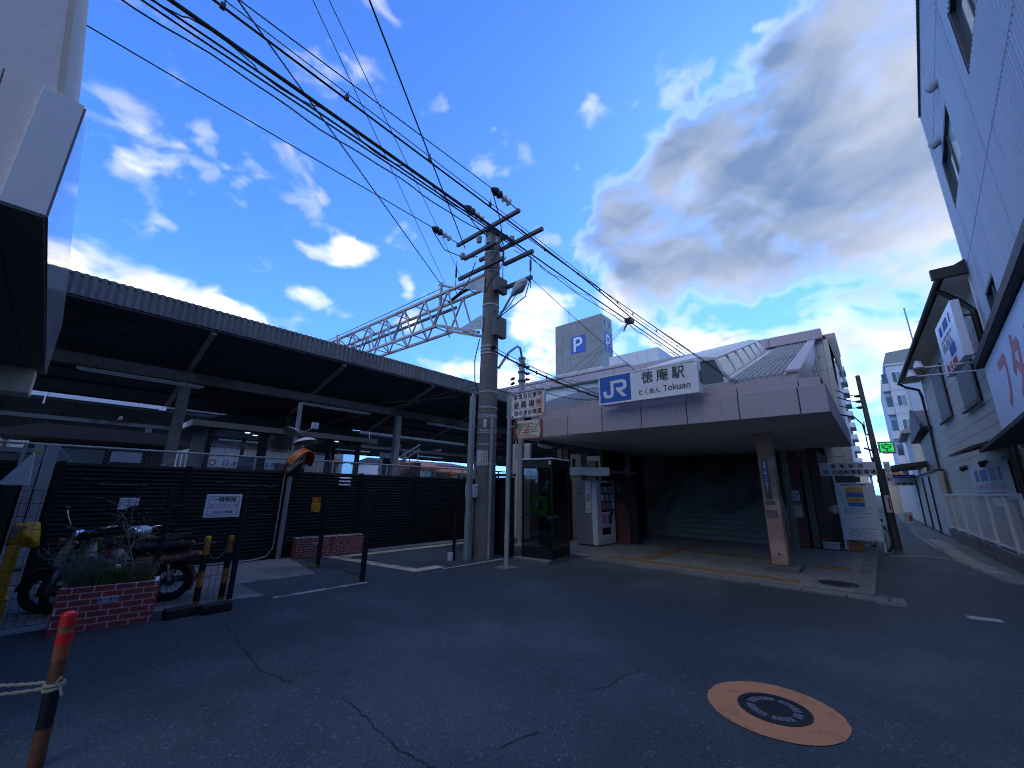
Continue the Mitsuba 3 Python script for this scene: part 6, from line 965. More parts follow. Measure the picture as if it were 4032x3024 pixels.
# brick planters
def planter(label, P0, ang, L, D, H, rows, blen, seed, plate=None, g=.007):
    t = thing('brick_planter', label, 'planter'); M = frame((P0[0], P0[1], 0), (math.cos(ang), math.sin(ang), 0), (-math.sin(ang), math.cos(ang), 0)); rr = random.Random(seed)   # local x along the front, y to the back
    part(t, 'box', put(cat([bx(.008, L - .008, .008, .05, 0, H - .008), bx(.008, L - .008, D - .05, D - .008, 0, H - .008), bx(.008, .05, .05, D - .05, 0, H - .008), bx(L - .05, L - .008, .05, D - .05, 0, H - .008)]), M), 'mortar')
    part(t, 'soil', put(bx(.05, L - .05, .05, D - .05, .02, H - .05), M), 'soil'); h = H / rows
    for r in range(rows):
        for side in ('front', 'end', 'far_end'):
            Ls = L if side == 'front' else D; x = -blen * ((.35 + r * .5 + .04 * (r % 3) + (.0 if side == 'front' else .5)) % 1)
            while x < Ls - .015:
                a, b = max(x, 0) + (g if x > 0 else 0), min(x + blen, Ls) - (g if x + blen < Ls else 0)
                if b - a > .02:
                    z0, z1 = r * h + g, (r + 1) * h - g; o = rr.uniform(-.001, .001)
                    m = bx(a, b, o, .012, z0, z1) if side == 'front' else bx(o, .012, a, b, z0, z1) if side == 'end' else bx(L - .012, L - o, a, b, z0, z1)
                    part(t, 'brick', put(m, M), 'brick_red')
                x += blen
    if plate: part(t, 'name_plate', put(bx(L * .40, L * .60, -.006, -.001, H * .60, H * .73), M), 'sign_white'); part(t, 'lettering', put(words('東大阪市', .044), M @ frame((L * .5, -.0065, H * .665), X_, Z_)), 'ink_blue')
    return t, M
a0 = math.radians(80)
pA, MA = planter('red brick planter with pale joints and a name plate, filled with weeds', (-6.905, .325), a0, .86, .34, .46, 7, .178, 3, True)
pB, MB = planter('left brick planter of the two standing behind the black mesh panel', (-10.05, 4.05), math.pi / 2 - .06, .78, .33, .44, 8, .17, 5, True)
pC, MC = planter('right brick planter of the two standing behind the black mesh panel', (-10.0, 4.84), math.pi / 2 - .06, .78, .33, .44, 9, .15, 8)
# bollards
def bollard(label, x, y, H, r, bands, tilt=(0, 0), group=None, n=18, top=None):
    t = thing('bollard', label, 'bollard', group)
    for i, (z0, z1, m) in enumerate(bands):
        part(t, 'band', cyl((x + tilt[0] * z0, y + tilt[1] * z0, z0), (x + tilt[0] * z1, y + tilt[1] * z1, z1), r + (.002 if m in ('red_reflector', 'yellow_band') else 0), None, n), m, smooth=40)
    part(t, 'cap', lathe([(r * .98, 0), (r * .9, .012), (r * .5, .02), (0, .022)], n).apply_translation([x + tilt[0] * H, y + tilt[1] * H, H]), top or bands[-1][2], smooth=40)
    return t
bands = [(.05, .20, 'orange_post'), (.20, .42, 'black_metal'), (.42, .43, 'orange_post')]
BB = [(0, .05, 'orange_post'), (.05, .225, 'black_metal'), (.225, .425, 'orange_post'), (.425, .635, 'black_metal'), (.635, .825, 'orange_post'), (.825, .865, 'yellow_band')]
bollard('left one of two orange and black bollards joined by a chain behind the planter', -7.26, 1.70, .865, .038, BB); bollard('right one of two orange and black bollards joined by a chain', -7.31, 2.0, .85, .038, BB)
chn = thing('bollard_chain', 'thin yellowish chain hanging between the two bollards', 'chain')
c_ = curve((-7.26, 1.74, .66), (-7.31, 1.96, .70), .11, 22)
part(chn, 'links', cat([put(torus(.009, .0028, 8, 4), frame(p, *(lambda t, a, b: (t, a if i % 2 else b))(*ori(c_[min(i + 1, 21)] - c_[i - 1 if i else 0])))) for i, p in enumerate(c_)]), 'rope')
nb = bollard('rusty red and black marker post in the lower left corner with red reflective bands', -3.9, .29, .80, .036, [(0, .13, 'rust_dark'), (.13, .20, 'rust_dark'), (.20, .42, 'black_metal'), (.42, .56, 'rust_dark'), (.56, .64, 'orange_rust'), (.64, .70, 'red_reflector'), (.70, .745, 'orange_rust'), (.745, .80, 'red_reflector')], tilt=(.0, -.03))
rp = thing('barrier_rope', 'striped rope tied round the rusty marker post', 'rope')
def rope(p, q, sag, r=.009):
    c = curve(p, q, sag, 60); return tube(c, [r * (1 + .35 * math.sin(i * 2.2)) for i in range(60)], 6)
part(rp, 'strand', rope((-3.93, .27, .43), (-5.2, -.52, .40), .06), 'rope'); part(rp, 'strand', rope((-3.93, .27, .40), (-5.2, -.60, .28), .05), 'rope')
part(rp, 'knot', cat([put(torus(.042, .010, 20, 6), frame((-3.90, .28, .425), X_, Y_)), put(torus(.042, .010, 20, 6), frame((-3.90, .28, .405), X_, (0, .98, .15))), beam((-3.86, .27, .42), (-3.85, .30, .47), .006, .012), beam((-3.86, .3, .42), (-3.84, .32, .37), .008, .012)]), 'rope')
for i, (y, a) in enumerate(((1.43, 0), (1.78, 0))): single('kerb_block', ('left', 'right')[i] + ' dark concrete kerb block in front of the bollards', 'block', put(bx(-.14, .0, -.17, .17, 0, .11, .015), frame((-6.62 if i else -6.70, y + .02, 0), (1, .1, 0), (-.1, 1, 0))), 'rubber')
yp = thing('yellow_post', 'yellow painted steel post with a bulky head at the left edge', 'post')
part(yp, 'shaft', beam((-7.60, -.085, 0), (-7.54, -.085, .9), .13, .10), 'yellow_paint'); part(yp, 'base', beam((-7.61, -.085, 0), (-7.59, -.085, .32), .17, .14), 'yellow_paint'); part(yp, 'hinge', cyl((-7.54, -.19, .62), (-7.54, .02, .62), .02), 'dark_steel')
part(yp, 'head', blob([((-7.52, -.12, .92), .04), ((-7.52, .06, .89), .045), ((-7.52, -.11, 1.09), .035), ((-7.52, .03, 1.10), .04), ((-7.45, .0, .98), .04)], 12), 'yellow_paint', smooth=40); part(yp, 'plate', bx(-7.475, -7.46, -.15, -.03, .97, 1.10, .004), 'board_grey')

# ================================================================ LEFT SHOP BUILDING (edge of the frame)
lb_ = thing('corner_shop', 'beige rendered building overhanging the left edge with a projecting box', 'building')
part(lb_, 'body', prism_x([(-9, 0), (-1.32, 0), (-1.32, 3.34), (-.60, 3.34), (-.47, 4.29), (-1.06, 9.0), (-9, 9.0)], -10.2, -4.03), 'stucco')
def wallpiece(pts): return prism_x(pts, -4.03, -4.0)
edge = lambda z: -.47 - (z - 4.29) * .1253
part(lb_, 'wall_panel', wallpiece([(-9, 4.56), (edge(4.56) - .29, 4.56), (edge(9) - .29, 8.99), (-9, 8.99)]), 'stucco_light'); part(lb_, 'wall_panel', wallpiece([(edge(4.56) - .28, 4.30), (edge(4.3) - .03, 4.30), (edge(9) - .03, 8.99), (edge(9) - .28, 8.99)]), 'stucco_light'); part(lb_, 'corner_strip', prism_x([(edge(4.3) - .029, 4.30), (edge(4.3) + .004, 4.30), (edge(9) + .004, 9.0), (edge(9) - .029, 9.0)], -4.04, -3.995), 'fascia_pale')
part(lb_, 'wall_panel', wallpiece([(-9, 3.4), (-.70, 3.4), (-.76, 4.55), (-9, 4.55)]), 'stucco_light'); part(lb_, 'wall_panel', wallpiece([(-.69, 3.4), (-.57, 3.4), (-.57, 4.29), (edge(4.56) - .28, 4.29), (edge(4.56) - .28, 4.55), (-.75, 4.55)]), 'stucco_light')
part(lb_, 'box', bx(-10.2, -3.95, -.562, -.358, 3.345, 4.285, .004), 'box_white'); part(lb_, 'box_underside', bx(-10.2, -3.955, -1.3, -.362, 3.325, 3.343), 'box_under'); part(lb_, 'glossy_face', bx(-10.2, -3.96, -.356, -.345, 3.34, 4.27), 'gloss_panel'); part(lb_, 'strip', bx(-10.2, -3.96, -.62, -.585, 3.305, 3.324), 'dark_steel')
part(lb_, 'pilaster', bx(-10.2, -9.7, -.8, -.44, 2.92, 3.32, .01), 'cream_wall'); part(lb_, 'lower_wall', bx(-10.2, -4.03, -1.319, -1.30, 0, 3.32), 'board_grey')

# ================================================================ RIGHT SIDE OF THE LANE
T_, S_ = np.array([.99844, -.05582, 0]), np.array([.05582, .99844, 0]); RW = frame((1.6, 0, 0), T_, S_)
R_ = lambda m: put(m, RW)
wb = thing('white_clad_building', 'tall white ribbed metal clad building along the right edge', 'building')
S0, S1, ZTOP = -6.0, 13.62, 11.42
holes = [(10.55, 12.72, 8.03, 9.32), (6.6, 8.42, 8.05, 9.36), (11.16, 12.42, 4.75, 5.76), (5.0, 6.72, 4.75, 5.9), (2.6, 4.4, 8.05, 9.36), (2.6, 4.4, 4.75, 5.9)]
sb = sorted({S0, S1, *[h_[0] for h_ in holes], *[h_[1] for h_ in holes]}); zbk = [2.6] + sorted({h_[i] for h_ in holes for i in (2, 3)}) + [ZTOP]
walls = []
for a, b in zip(sb[:-1], sb[1:]):
    run = None
    for z0, z1 in zip(zbk[:-1], zbk[1:]):
        hole = any(h_[0] <= a + 1e-6 and b <= h_[1] + 1e-6 and h_[2] <= z0 + 1e-6 and z1 <= h_[3] + 1e-6 for h_ in holes)
        if hole:
            if run: walls.append((a, b, *run)); run = None
        else: run = (run[0], z1) if run else (z0, z1)
    if run: walls.append((a, b, *run))
part(wb, 'cladding', R_(cat([corr_wall(0, a, b, z0, z1, .11, .014, -1) for a, b, z0, z1 in walls])), 'cladding', smooth=50)
part(wb, 'core', R_(cat([bx(.12, 8, S0, S1 - .02, 0, ZTOP - .02)])), 'cladding'); part(wb, 'end_trim', R_(bx(-.03, .12, S1 - .03, S1 + .03, 2.6, ZTOP)), 'white_paint'); part(wb, 'roof_trim', R_(bx(-.05, .12, S0, S1 + .04, ZTOP, ZTOP + .06)), 'dark_steel')
part(wb, 'joint', R_(cat([bx(-.016, -.0135, S0, S1, z, z + .018) for z in (6.86, 10.1)] + [bx(-.016, -.0135, 8.9, 8.925, 2.6, ZTOP)])), 'ink_soft')
for (a, b, z0, z1) in holes:
    w_ = part(wb, 'window', R_(cat([bx(.0, .1, a, a + .05, z0, z1), bx(.0, .1, b - .05, b, z0, z1), bx(.0, .1, a + .05, b - .05, z0, z0 + .05), bx(.0, .1, a + .05, b - .05, z1 - .05, z1), bx(.03, .09, (a + b) / 2 - .025, (a + b) / 2 + .025, z0 + .05, z1 - .05)])), 'dark_steel')
    part(w_, 'pane', R_(bx(.06, .07, a + .05, (a + b) / 2 - .03, z0 + .05, z1 - .05)), 'frosted'); part(w_, 'pane', R_(bx(.07, .08, (a + b) / 2 + .03, b - .05, z0 + .05, z1 - .05)), 'window_glass')
for s, z in ((10.66, 9.9), (12.08, 9.5)): part(wb, 'vent_hood', R_(blob([((-.02, s, z), .09), ((-.14, s, z - .03), .08), ((-.12, s, z - .10), .06)], 12)), 'galv', smooth=40)
part(wb, 'awning', R_(cat([prism_y([(-.62, 2.52), (-.62, 2.58), (.1, 2.76), (.1, 2.70)], 7.0, 13.4)])), 'roof_tile_dark')
ss = thing('shop_sign_board', 'white shop sign board with big red lettering on the white building', 'sign')
part(ss, 'panel', R_(bx(-.22, -.19, 4.0, 13.3, 2.78, 4.36, .01)), 'white_band'); part(ss, 'top_trim', R_(bx(-.34, .0, 4.0, 13.45, 4.38, 4.56, .01)), 'brown_dark'); part(ss, 'support', R_(bx(-.185, 0.0, 4.1, 13.2, 3.1, 4.3)), 'dark_steel')
for i, ch in enumerate('フタバ'): part(ss, 'letter', put(words(ch, 1.12, fat=.012), RW @ frame((-.223, 11.1 - 1.3 * i, 3.62), -Y_, Z_)), 'letter_red')
# house with lap siding
HD = np.array([-.036, .99935, 0]); HT = np.array([.99935, .036, 0]); HF = frame((2.5, 14.0, 0), HT, HD); H_ = lambda m: put(m, HF)
ho = thing('siding_house', 'two storey cream house with lap siding, dark eaves and signs', 'house')
part(ho, 'body', H_(bx(.03, 7, .1, 11.2, 0, 6.9)), 'siding')
for i in range(23):
    z = .1 + i * .30; part(ho, 'siding_board', H_(prism_y([(.028, z), (-.001, z + .003), (.006, z + .297), (.028, z + .297)], .1, 11.25)), 'siding')
for i in range(23): part(ho, 'gable_board', H_(prism_x([(.098, .1 + i * .30), (.07, .104 + i * .3), (.085, .395 + i * .3), (.098, .395 + i * .3)], .03, 7)), 'siding')
part(ho, 'roof', H_(prism_y([(-.62, 6.72), (-.62, 6.86), (3.5, 8.9), (7.6, 6.86), (7.6, 6.72), (3.5, 8.72)], -.55, 11.9)), 'roof_tile_dark'); part(ho, 'soffit', H_(bx(-.58, .02, -.5, 11.85, 6.66, 6.71)), 'fascia_pale')
part(ho, 'gutter', H_(cat([tube([(-.68, -.6, 6.74), (-.68, 11.95, 6.70)], .06, 8), bx(-.8, .2, -.62, -.5, 6.7, 6.95)])), 'drain_brown'); part(ho, 'gable_wall', H_(prism_y([(.03, 6.7), (3.5, 8.7), (7, 6.7)], .06, .14)), 'siding')
part(ho, 'downpipe', H_(tube([(-.66, 11.8, 6.66), (-.5, 11.6, 6.45), (-.12, 11.3, 6.2), (-.08, 11.25, 5.9), (-.08, 11.25, 0.2)], .055, 8)), 'drain_brown', smooth=40); part(ho, 'downpipe', H_(tube([(-.62, .2, 6.66), (-.3, .2, 6.3), (-.12, .22, 6.0), (-.12, .22, 4.0), (-.14, .3, 3.8), (-.12, .3, .2)], .065, 8)), 'drain_brown', smooth=40)
for a, b, z0, z1 in ((6.3, 8.3, 4.3, 6.2), (2.2, 4.2, 4.1, 5.9)):
    w_ = part(ho, 'window', H_(bx(-.05, .02, a, b, z0, z1, .01)), 'brown_dark'); part(w_, 'pane', H_(bx(-.056, -.051, a + .2, b - .12, z0 + .12, z1 - .12)), 'shutter'); part(w_, 'sill', H_(bx(-.14, -.05, a - .05, b + .05, z0 - .06, z0 - .01)), 'board_grey')
part(ho, 'door_awning', H_(prism_y([(-.75, 2.70), (-.75, 2.76), (0, 3.0), (0, 2.94)], .2, 3.4)), 'roof_tile_dark'); part(ho, 'door_recess', H_(bx(-.02, .02, .6, 1.9, 0, 2.6)), 'brown_dark')
for y in (3.6, 6.4): part(ho, 'vent_cap', H_(blob([((-.02, y, 2.55), .07), ((-.12, y, 2.52), .07), ((-.12, y, 2.45), .05)], 10)), 'drain_brown', smooth=40)
hs = thing('house_sign_board', 'white slanting sign board with blue and red lines high on the siding house', 'sign')
part(hs, 'case', H_(bx(-.62, -.46, -.6, 1.7, 4.72, 6.1, .01)), 'sign_white'); part(hs, 'bracket', H_(cat([bx(-.46, 0.0, .2, .25, z, z + .04) for z in (4.9, 5.9)])), 'dark_steel')
def bl(key, rows, y, z, m, sd): part(key, 'print', put(bars(rows, 0, 0, sd), HF @ frame((-.623, y, z), -Y_, Z_)), m)
bl(hs, [(.42, .24, -.75, .75), (-.28, .26, -.1, .8)], .5, 5.4, 'ink_blue', 3); bl(hs, [(.15, .10, -.8, .6), (-.0, .12, -.8, .4), (-.1, .09, -.8, .5)], .5, 5.4, 'ink_soft', 5); bl(hs, [(-.56, .18, -.9, .6)], .5, 5.4, 'ink_red', 7)
for i, (z, L) in enumerate(((4.62, 1.05), (4.42, 1.2))):
    sl_ = thing('arm_lamp', ('upper', 'lower')[i] + ' white bucket lamp on a thin arm reaching over the lane', 'lamp'); part(sl_, 'arm', tube([(2.4, 13.95, z - .25), (2.35, 13.9, z), (2.2, 13.85, z + .02), (2.2 - L, 13.6, z - .0)], .018, 6), 'white_paint')
    part(sl_, 'shade', lathe([(0, .15), (.055, .15), (.065, .10), (.085, .03), (.10, -.02), (.095, -.02), (.08, 0)], 18).apply_translation([2.2 - L, 13.6, z + .02]), 'white_paint', smooth=40); part(sl_, 'band', cyl((2.2 - L, 13.6, z + .13), (2.2 - L, 13.6, z + .15), .07, .07, 18), 'chrome')
bn = thing('house_banner', 'white banner with blue and pinkish lines low on the siding house wall', 'banner')
part(bn, 'sheet', H_(bx(-.06, -.04, 1.4, 5.8, 1.55, 2.5, .004)), 'sheet_white')
for rows, m, sd in (([(.18, .32, -1.6, 1.5)], 'ink_blue', 3), ([(-.14, .13, -1.8, 1.6)], 'ink_pink', 4), ([(-.36, .13, -1.6, 1.4)], 'ink_blue', 6)): part(bn, 'print', put(bars(rows, 0, 0, sd), HF @ frame((-.063, 3.6, 2.02), -Y_, Z_)), m)
for i, (x, y, z) in enumerate(((3.2, 24, 7.2),)):
    an = thing('roof_antenna', 'thin whip mast and aerial on the roof beyond the siding house', 'antenna'); part(an, 'mast', cat([cyl((2.0, 23, 6.5), (1.95, 23, 9.4), .025), cyl((2.75, 23.5, 6.5), (2.75, 23.5, 8.9), .03)]), 'galv'); part(an, 'rod', cat([beam((2.25, 23.5, zz_), (3.1, 23.5, zz_ + .02), .02, .02) for zz_ in (8.2, 8.5, 8.85)]), 'galv')
# white mesh fence on a block wall
bk = thing('block_wall', 'low concrete block wall below the white mesh fence on the right', 'wall')
fpos = lambda y: 2.10 - (y - 13.2) * .0225
ysf = np.arange(13.2, 24.3, .8)
for i, y in enumerate(ysf):
    for r in range(2): part(bk, 'block', put(bx(-.07, .07, .005, .39, .005 + r * .19, .185 + r * .19, .008), frame((fpos(y + .4 * 0), y + (.0), 0), (1, .0225, 0), (-.0225, 1, 0))), 'block'); part(bk, 'block', put(bx(-.07, .07, .405, .795, .005 + r * .19, .185 + r * .19, .008), frame((fpos(y), y, 0), (1, .0225, 0), (-.0225, 1, 0))), 'block')
part(bk, 'footing', cat([beam((2.13, 13.0, .0), (1.86, 24.4, .0), .16, .012)]), 'block')
wf_ = thing('white_mesh_fence', 'white steel mesh fence on the low block wall along the lane', 'fence')
for y in (13.25, 14.6, 16.4, 18.4, 20.4, 22.4, 24.2): part(wf_, 'post', bx(fpos(y) - .03, fpos(y) + .03, y - .03, y + .03, .36, 1.66), 'white_paint')
for z in (1.655, .45): part(wf_, 'rail', beam((fpos(13.25), 13.25, z), (fpos(24.2), 24.2, z), .05, .05), 'white_paint')
part(wf_, 'wire_mesh', cat([beam((fpos(13.25), 13.25, z), (fpos(24.2), 24.2, z), .007, .007) for z in np.arange(.55, 1.6, .15)] + [beam((fpos(y), y, .45), (fpos(y), y, 1.65), .004, .004) for y in np.arange(13.3, 24.2, .09)]), 'white_paint'); part(wf_, 'plate', bx(fpos(15) - .04, fpos(15) - .032, 14.65, 15.6, 1.38, 1.58), 'white_paint')
gl_ = structure('gutter_strip', sheet([(2.05, 12.5), (1.55, 12.5), (1.1, 15.7), (1.02, 20.2), (.78, 27), (.6, 60), (.95, 60), (1.6, 27), (1.88, 22), (2.02, 16)], .006), 'kerb')
for i, y in enumerate(np.arange(12.7, 22, .62)):
    k = number('gutter_strip__lid'); xl = np.interp(y, [12.5, 15.7, 20.2, 27], [1.55, 1.12, 1.04, .8]); scene[k] = mikit.ply(bx(xl + .04, xl + .42, y, y + .56, .0, .018 + RNG.uniform(0, .006), .004), 'mat_concrete')
wl = thing('lane_wall', 'tall plain concrete boundary wall further down the lane', 'wall')
for i, y in enumerate(np.arange(24.6, 62, 2.4)):
    part(wl, 'panel', put(bx(0, .15, .01, 2.39, 0, 2.62, .008), frame((1.86 - (y - 24.6) * .024, y, 0), (1, .024, 0), (-.024, 1, 0))), 'cream_wall'); part(wl, 'cap', put(bx(-.05, .2, .0, 2.4, 2.622, 2.70), frame((1.86 - (y - 24.6) * .024, y, 0), (1, .024, 0), (-.024, 1, 0))), 'roof_tile_dark')
for y in (27.2, 30.0, 33.5): part(wl, 'pipe', cyl((1.80 - (y - 24.6) * .024, y, 0), (1.80 - (y - 24.6) * .024, y, 2.5), .035), 'drain_brown')
pk = thing('parking_sign', 'small pinkish parking board on the ground against the lane wall', 'sign'); part(pk, 'board', bx(.72, 1.12, 32.9, 32.94, .03, .69, .006), 'sheet_white'); part(pk, 'print', cat([bx(.93, 1.07, 32.893, 32.899, .2, .52)]), 'ink_red'); part(pk, 'print', put(bars([(.2, .05, -.1, .1), (.05, .05, -.1, .1), (-.1, .05, -.1, .1)], 0, 0, 2), FRONT((.82, 32.898, .35))), 'ink_soft')
far_house('grey gabled house above the lane wall, left of the tiled one', 5.5, 36, 42, 5.6, 'tower_pale', 'tower_grey', 3.6, 1.3, 1)
g2 = thing('tiled_house', 'brown walled house with a ragged tiled roof above the lane wall', 'house'); part(g2, 'wall', bx(2.1, 5, 26.2, 33, 0, 4.6), 'cream_wall'); part(g2, 'shutter', bx(2.06, 2.1, 26.5, 31.2, 2.7, 4.5), 'brown_seat'); part(g2, 'roof', prism_x([(25.7, 4.55), (25.7, 4.65), (29.5, 5.9), (33.5, 4.65), (33.5, 4.55)], 1.75, 5.4), 'roof_tile_dark')
for i in range(9): part(g2, 'ridge_tile', blob([((1.82, 25.9 + .42 * i, 4.72 + .138 * i), .09), ((1.82, 26.2 + .42 * i, 4.80 + .138 * i), .08)], 8), 'roof_tile_dark')
far_house('low brown roofed house closing the far end of the lane', 2.2, 52, 58, 3.0, 'cream_wall', 'roof_orange', 2.0, .9, 1)
far_house('pale low house far down the lane on the left', -.9, 58, 70, 4.0, 'cream_wall', 'roof_tile_dark', 8, 1.5, 3)
# apartment tower on the right
ap_ = thing('white_apartment', 'white apartment block at the far right end of the lane', 'apartment block')
AY = 66; part(ap_, 'wall', cat([bx(2.75, 12, AY, AY + 16, 0, 17.2), bx(2.1, 2.74, AY + .8, AY + 16, 0, 15.6)]), 'apt_white'); part(ap_, 'blue_wing', bx(4.25, 12, AY - .3, AY - .02, 0, 16.3), 'apt_blue'); part(ap_, 'roof', prism_y([(2.55, 17.22), (3.05, 18.7), (12, 19.3), (12, 17.22)], AY + .05, AY + 15), 'tower_grey'); part(ap_, 'roof_edge', bx(2.6, 12.2, AY - .15, AY + 16.2, 17.0, 17.2), 'apt_white')
for i in range(5):
    z = 15.2 - 2.9 * i
    w_ = part(ap_, 'window', bx(3.1, 4.0, AY - .06, AY, z - .4, z + 1.0), 'white_paint'); part(w_, 'pane', bx(3.16, 3.52, AY - .075, AY - .061, z - .32, z + .92), 'window_glass'); part(w_, 'pane', bx(3.56, 3.94, AY - .075, AY - .061, z - .32, z + .92), 'frosted')
    part(ap_, 'floor_band', bx(2.74, 4.24, AY - .03, AY, z - 1.3, z - 1.22), 'apt_blue')
    b_ = part(ap_, 'balcony', bx(2.0, 2.74, AY + .1, AY + .8, z - 1.3, z - .35, .03), 'apt_white'); part(b_, 'recess', bx(2.2, 2.7, AY + .74, AY + .799, z - .3, z + 1.0), 'window_glass')
tb2 = thing('balcony_tower', 'distant tall white apartment tower with stacked balconies behind the station', 'apartment block')
part(tb2, 'wall', bx(-40, -3.65, 140, 152, 0, 37.4), 'apt_white'); part(tb2, 'roof_slab', bx(-40.2, -3.0, 139.4, 152.2, 37.4, 37.8), 'apt_white')
for i in range(11):
    z = 35.6 - 3.1 * i; b_ = part(tb2, 'balcony', bx(-3.64, -2.35 - .02 * i, 138.6, 146, z - 1.25, z, .05), 'apt_white'); part(b_, 'slab', bx(-3.6, -2.4, 138.8, 145.8, z - 1.45, z - 1.26), 'tower_grey'); part(tb2, 'balcony_recess', bx(-3.64, -3.3, 139.2, 145, z + .02, z + 1.6), 'dark_steel')
# lane pole and signs
lp_ = thing('lane_pole', 'dark utility pole at the mouth of the lane', 'pole')
part(lp_, 'shaft', cyl((.10, 17.3, 0), (0.0, 17.3, 5.45), .10, .06, 16), 'pole_concrete', smooth=40); part(lp_, 'sleeve', cyl((.09, 17.3, .05), (.07, 17.3, 2.4), .115, .105, 16), 'dark_steel', smooth=40)
part(lp_, 'insulator', cat([blob([((-.08, 17.2, z), .05), ((-.16, 17.2, z), .035)], 8) for z in (4.74, 4.56, 4.36)]), 'black_metal'); part(lp_, 'bracket', cat([beam((-.2, 17.2, 3.05), (.02, 17.2, 2.95), .06, .05), bx(-.06, .12, 17.15, 17.2, 2.5, 2.75)]), 'dark_steel')
part(lp_, 'cable', cat([tube(curve((-.1, 17.2, z), (-.43, 12, z - .75), .03), .012) for z in (4.74, 4.56, 4.36)] + [tube([(-.43, 12, 3.4), (-.25, 15, 3.75), (-.12, 17.1, 3.8), (-.1, 17.2, 3.5), (0, 17.25, 3.45)], .02)]), 'wire'); part(lp_, 'rider_cable', tube([(-.08, 17.25, 3.9), (-.1, 17.2, 3.3), (-.06, 17.22, 2.4)], .015), 'wire')
ps2 = thing('pole_notice', 'white and red vertical notice strapped to the lane pole', 'sign'); part(ps2, 'sheet', bx(.03, .165, 17.14, 17.155, 1.10, 1.60, .002), 'sheet_white'); part(ps2, 'print', bx(.10, .15, 17.136, 17.139, 1.16, 1.55), 'ink_red')
led = thing('vacancy_sign', 'glowing green vacancy sign hung over the lane', 'sign'); part(led, 'case', bx(.20, .78, 25.0, 25.12, 3.42, 3.97, .02), 'sheet_white')
part(led, 'panel', bx(.25, .73, 24.985, 24.998, 3.47, 3.92), 'black_metal')
k = part(led, 'lit_field', bx(.27, .71, 24.98, 24.984, 3.49, 3.90), 'black_metal'); scene[k].update(glow((.004, .10, .022))); part(led, 'print', put(words('空', .40), FRONT((.49, 24.979, 3.695))), 'black_metal'); part(led, 'bracket', cat([bx(.1, .2, 25.04, 25.08, 3.6, 3.65), cyl((.1, 25.06, 0), (.1, 25.06, 3.9), .04)]), 'galv')
k = part(led, 'bulb', blob([((.27, 24.95, 3.40), .04)], 10), 'white_paint'); scene[k].update(glow((.4, .4, .35)))
pan = thing('electronics_sign', 'blue and white lit shop box sign over the lane wall', 'sign'); part(pan, 'case', bx(.48, 1.7, 35, 35.3, 2.2, 2.84, .02), 'sign_white'); part(pan, 'blue_band', bx(.6, 1.7, 34.985, 34.998, 2.66, 2.82), 'jr_blue'); part(pan, 'lettering', put(words('Panasonic', .14, .0), FRONT((1.13, 34.984, 2.74))), 'sign_white'); part(pan, 'print', put(bars([(.0, .1, -.35, .4)], 0, 0, 3), FRONT((1.13, 34.998, 2.3))), 'ink')
ok_ = thing('okonomiyaki_sign', 'tall narrow white sign with vertical black letters by the lane pole', 'sign'); part(ok_, 'board', bx(.30, .56, 30, 30.06, 2.2, 3.36, .01), 'sign_white'); part(ok_, 'lettering', put(words('お好み焼', .22, .08, vertical=True), FRONT((.43, 29.998, 2.78))), 'ink')
single('sign_canopy', 'dark tiled lean-to roof under the vacancy sign', 'roof', prism_y([(.55, 3.0), (.62, 3.2), (2.1, 3.42), (2.1, 3.2)], 31, 36), 'roof_tile_dark')
# bicycle parking boards
pkb = thing('bicycle_parking_sign', 'long white bicycle parking sign on posts beyond the entrance column', 'sign')
part(pkb, 'panel', bx(-1.39, -.01, 16.08, 16.12, 2.15, 2.55, .004), 'sign_white'); part(pkb, 'lettering', put(words('徳庵駅西', .125, .75), FRONT((-.68, 16.079, 2.44))), 'ink')
part(pkb, 'lettering', put(words('(有　)自転車駐車場', .15, -.005), FRONT((-.66, 16.079, 2.255))), 'ink'); part(pkb, 'lettering', put(words('料', .15), FRONT((-.975, 16.079, 2.255))), 'ink_red')
part(pkb, 'post', cat([cyl((-1.04, 16.16, .03), (-1.04, 16.16, 2.5), .028), cyl((-.17, 16.16, .03), (-.17, 16.16, 2.5), .028)]), 'white_paint')
nt = thing('notice_board', 'big white notice board with yellow and blue blocks under the bicycle parking sign', 'board')
part(nt, 'panel', bx(-1.055, -.155, 16.10, 16.13, .31, 1.945, .004), 'sign_white'); part(nt, 'legs', cat([cyl((-1.0, 16.2, 0), (-1.0, 16.2, .4), .03), cyl((-.2, 16.2, 0), (-.2, 16.2, .4), .03)]), 'galv'); part(nt, 'top_gap', bx(-1.0, -.42, 16.13, 16.15, 1.97, 2.13), 'dark_steel')
for m, x0, x1, z0, z1 in (('yellow_band', -.82, -.41, 1.69, 1.81), ('ink_pink', -.82, -.41, 1.645, 1.688), ('jr_blue', -.82, -.41, 1.53, 1.643), ('yellow_band', -.82, -.41, 1.375, 1.525), ('jr_blue', -.80, -.42, 1.255, 1.372)): part(nt, 'block', bx(x0, x1, 16.096, 16.0995, z0, z1), m)
part(nt, 'heading', put(words('駐車場利用のご案内', .062, .08), FRONT((-.62, 16.099, 1.885))), 'ink_grey'); part(nt, 'heading', put(words('駐車場', .05, .1), FRONT((-.615, 16.095, 1.45))), 'ink_red'); part(nt, 'heading', put(words('お知らせ', .045, .3), FRONT((-.6, 16.099, .935))), 'ink_grey')
part(nt, 'small_print', put(bars([(.55 - .045 * i, .016, -.32, .34 - .12 * ((i * 7) % 3)) for i in range(4)] + [(-.02 - .05 * i, .016, -.30, .33 - .1 * ((i * 5) % 3)) for i in range(9)] + [(1.1 - .09 * i, .014, -.38, -.28 + .05 * (i % 2)) for i in range(5)], 0, 0, 11), FRONT((-.61, 16.099, .66))), 'ink_grey')
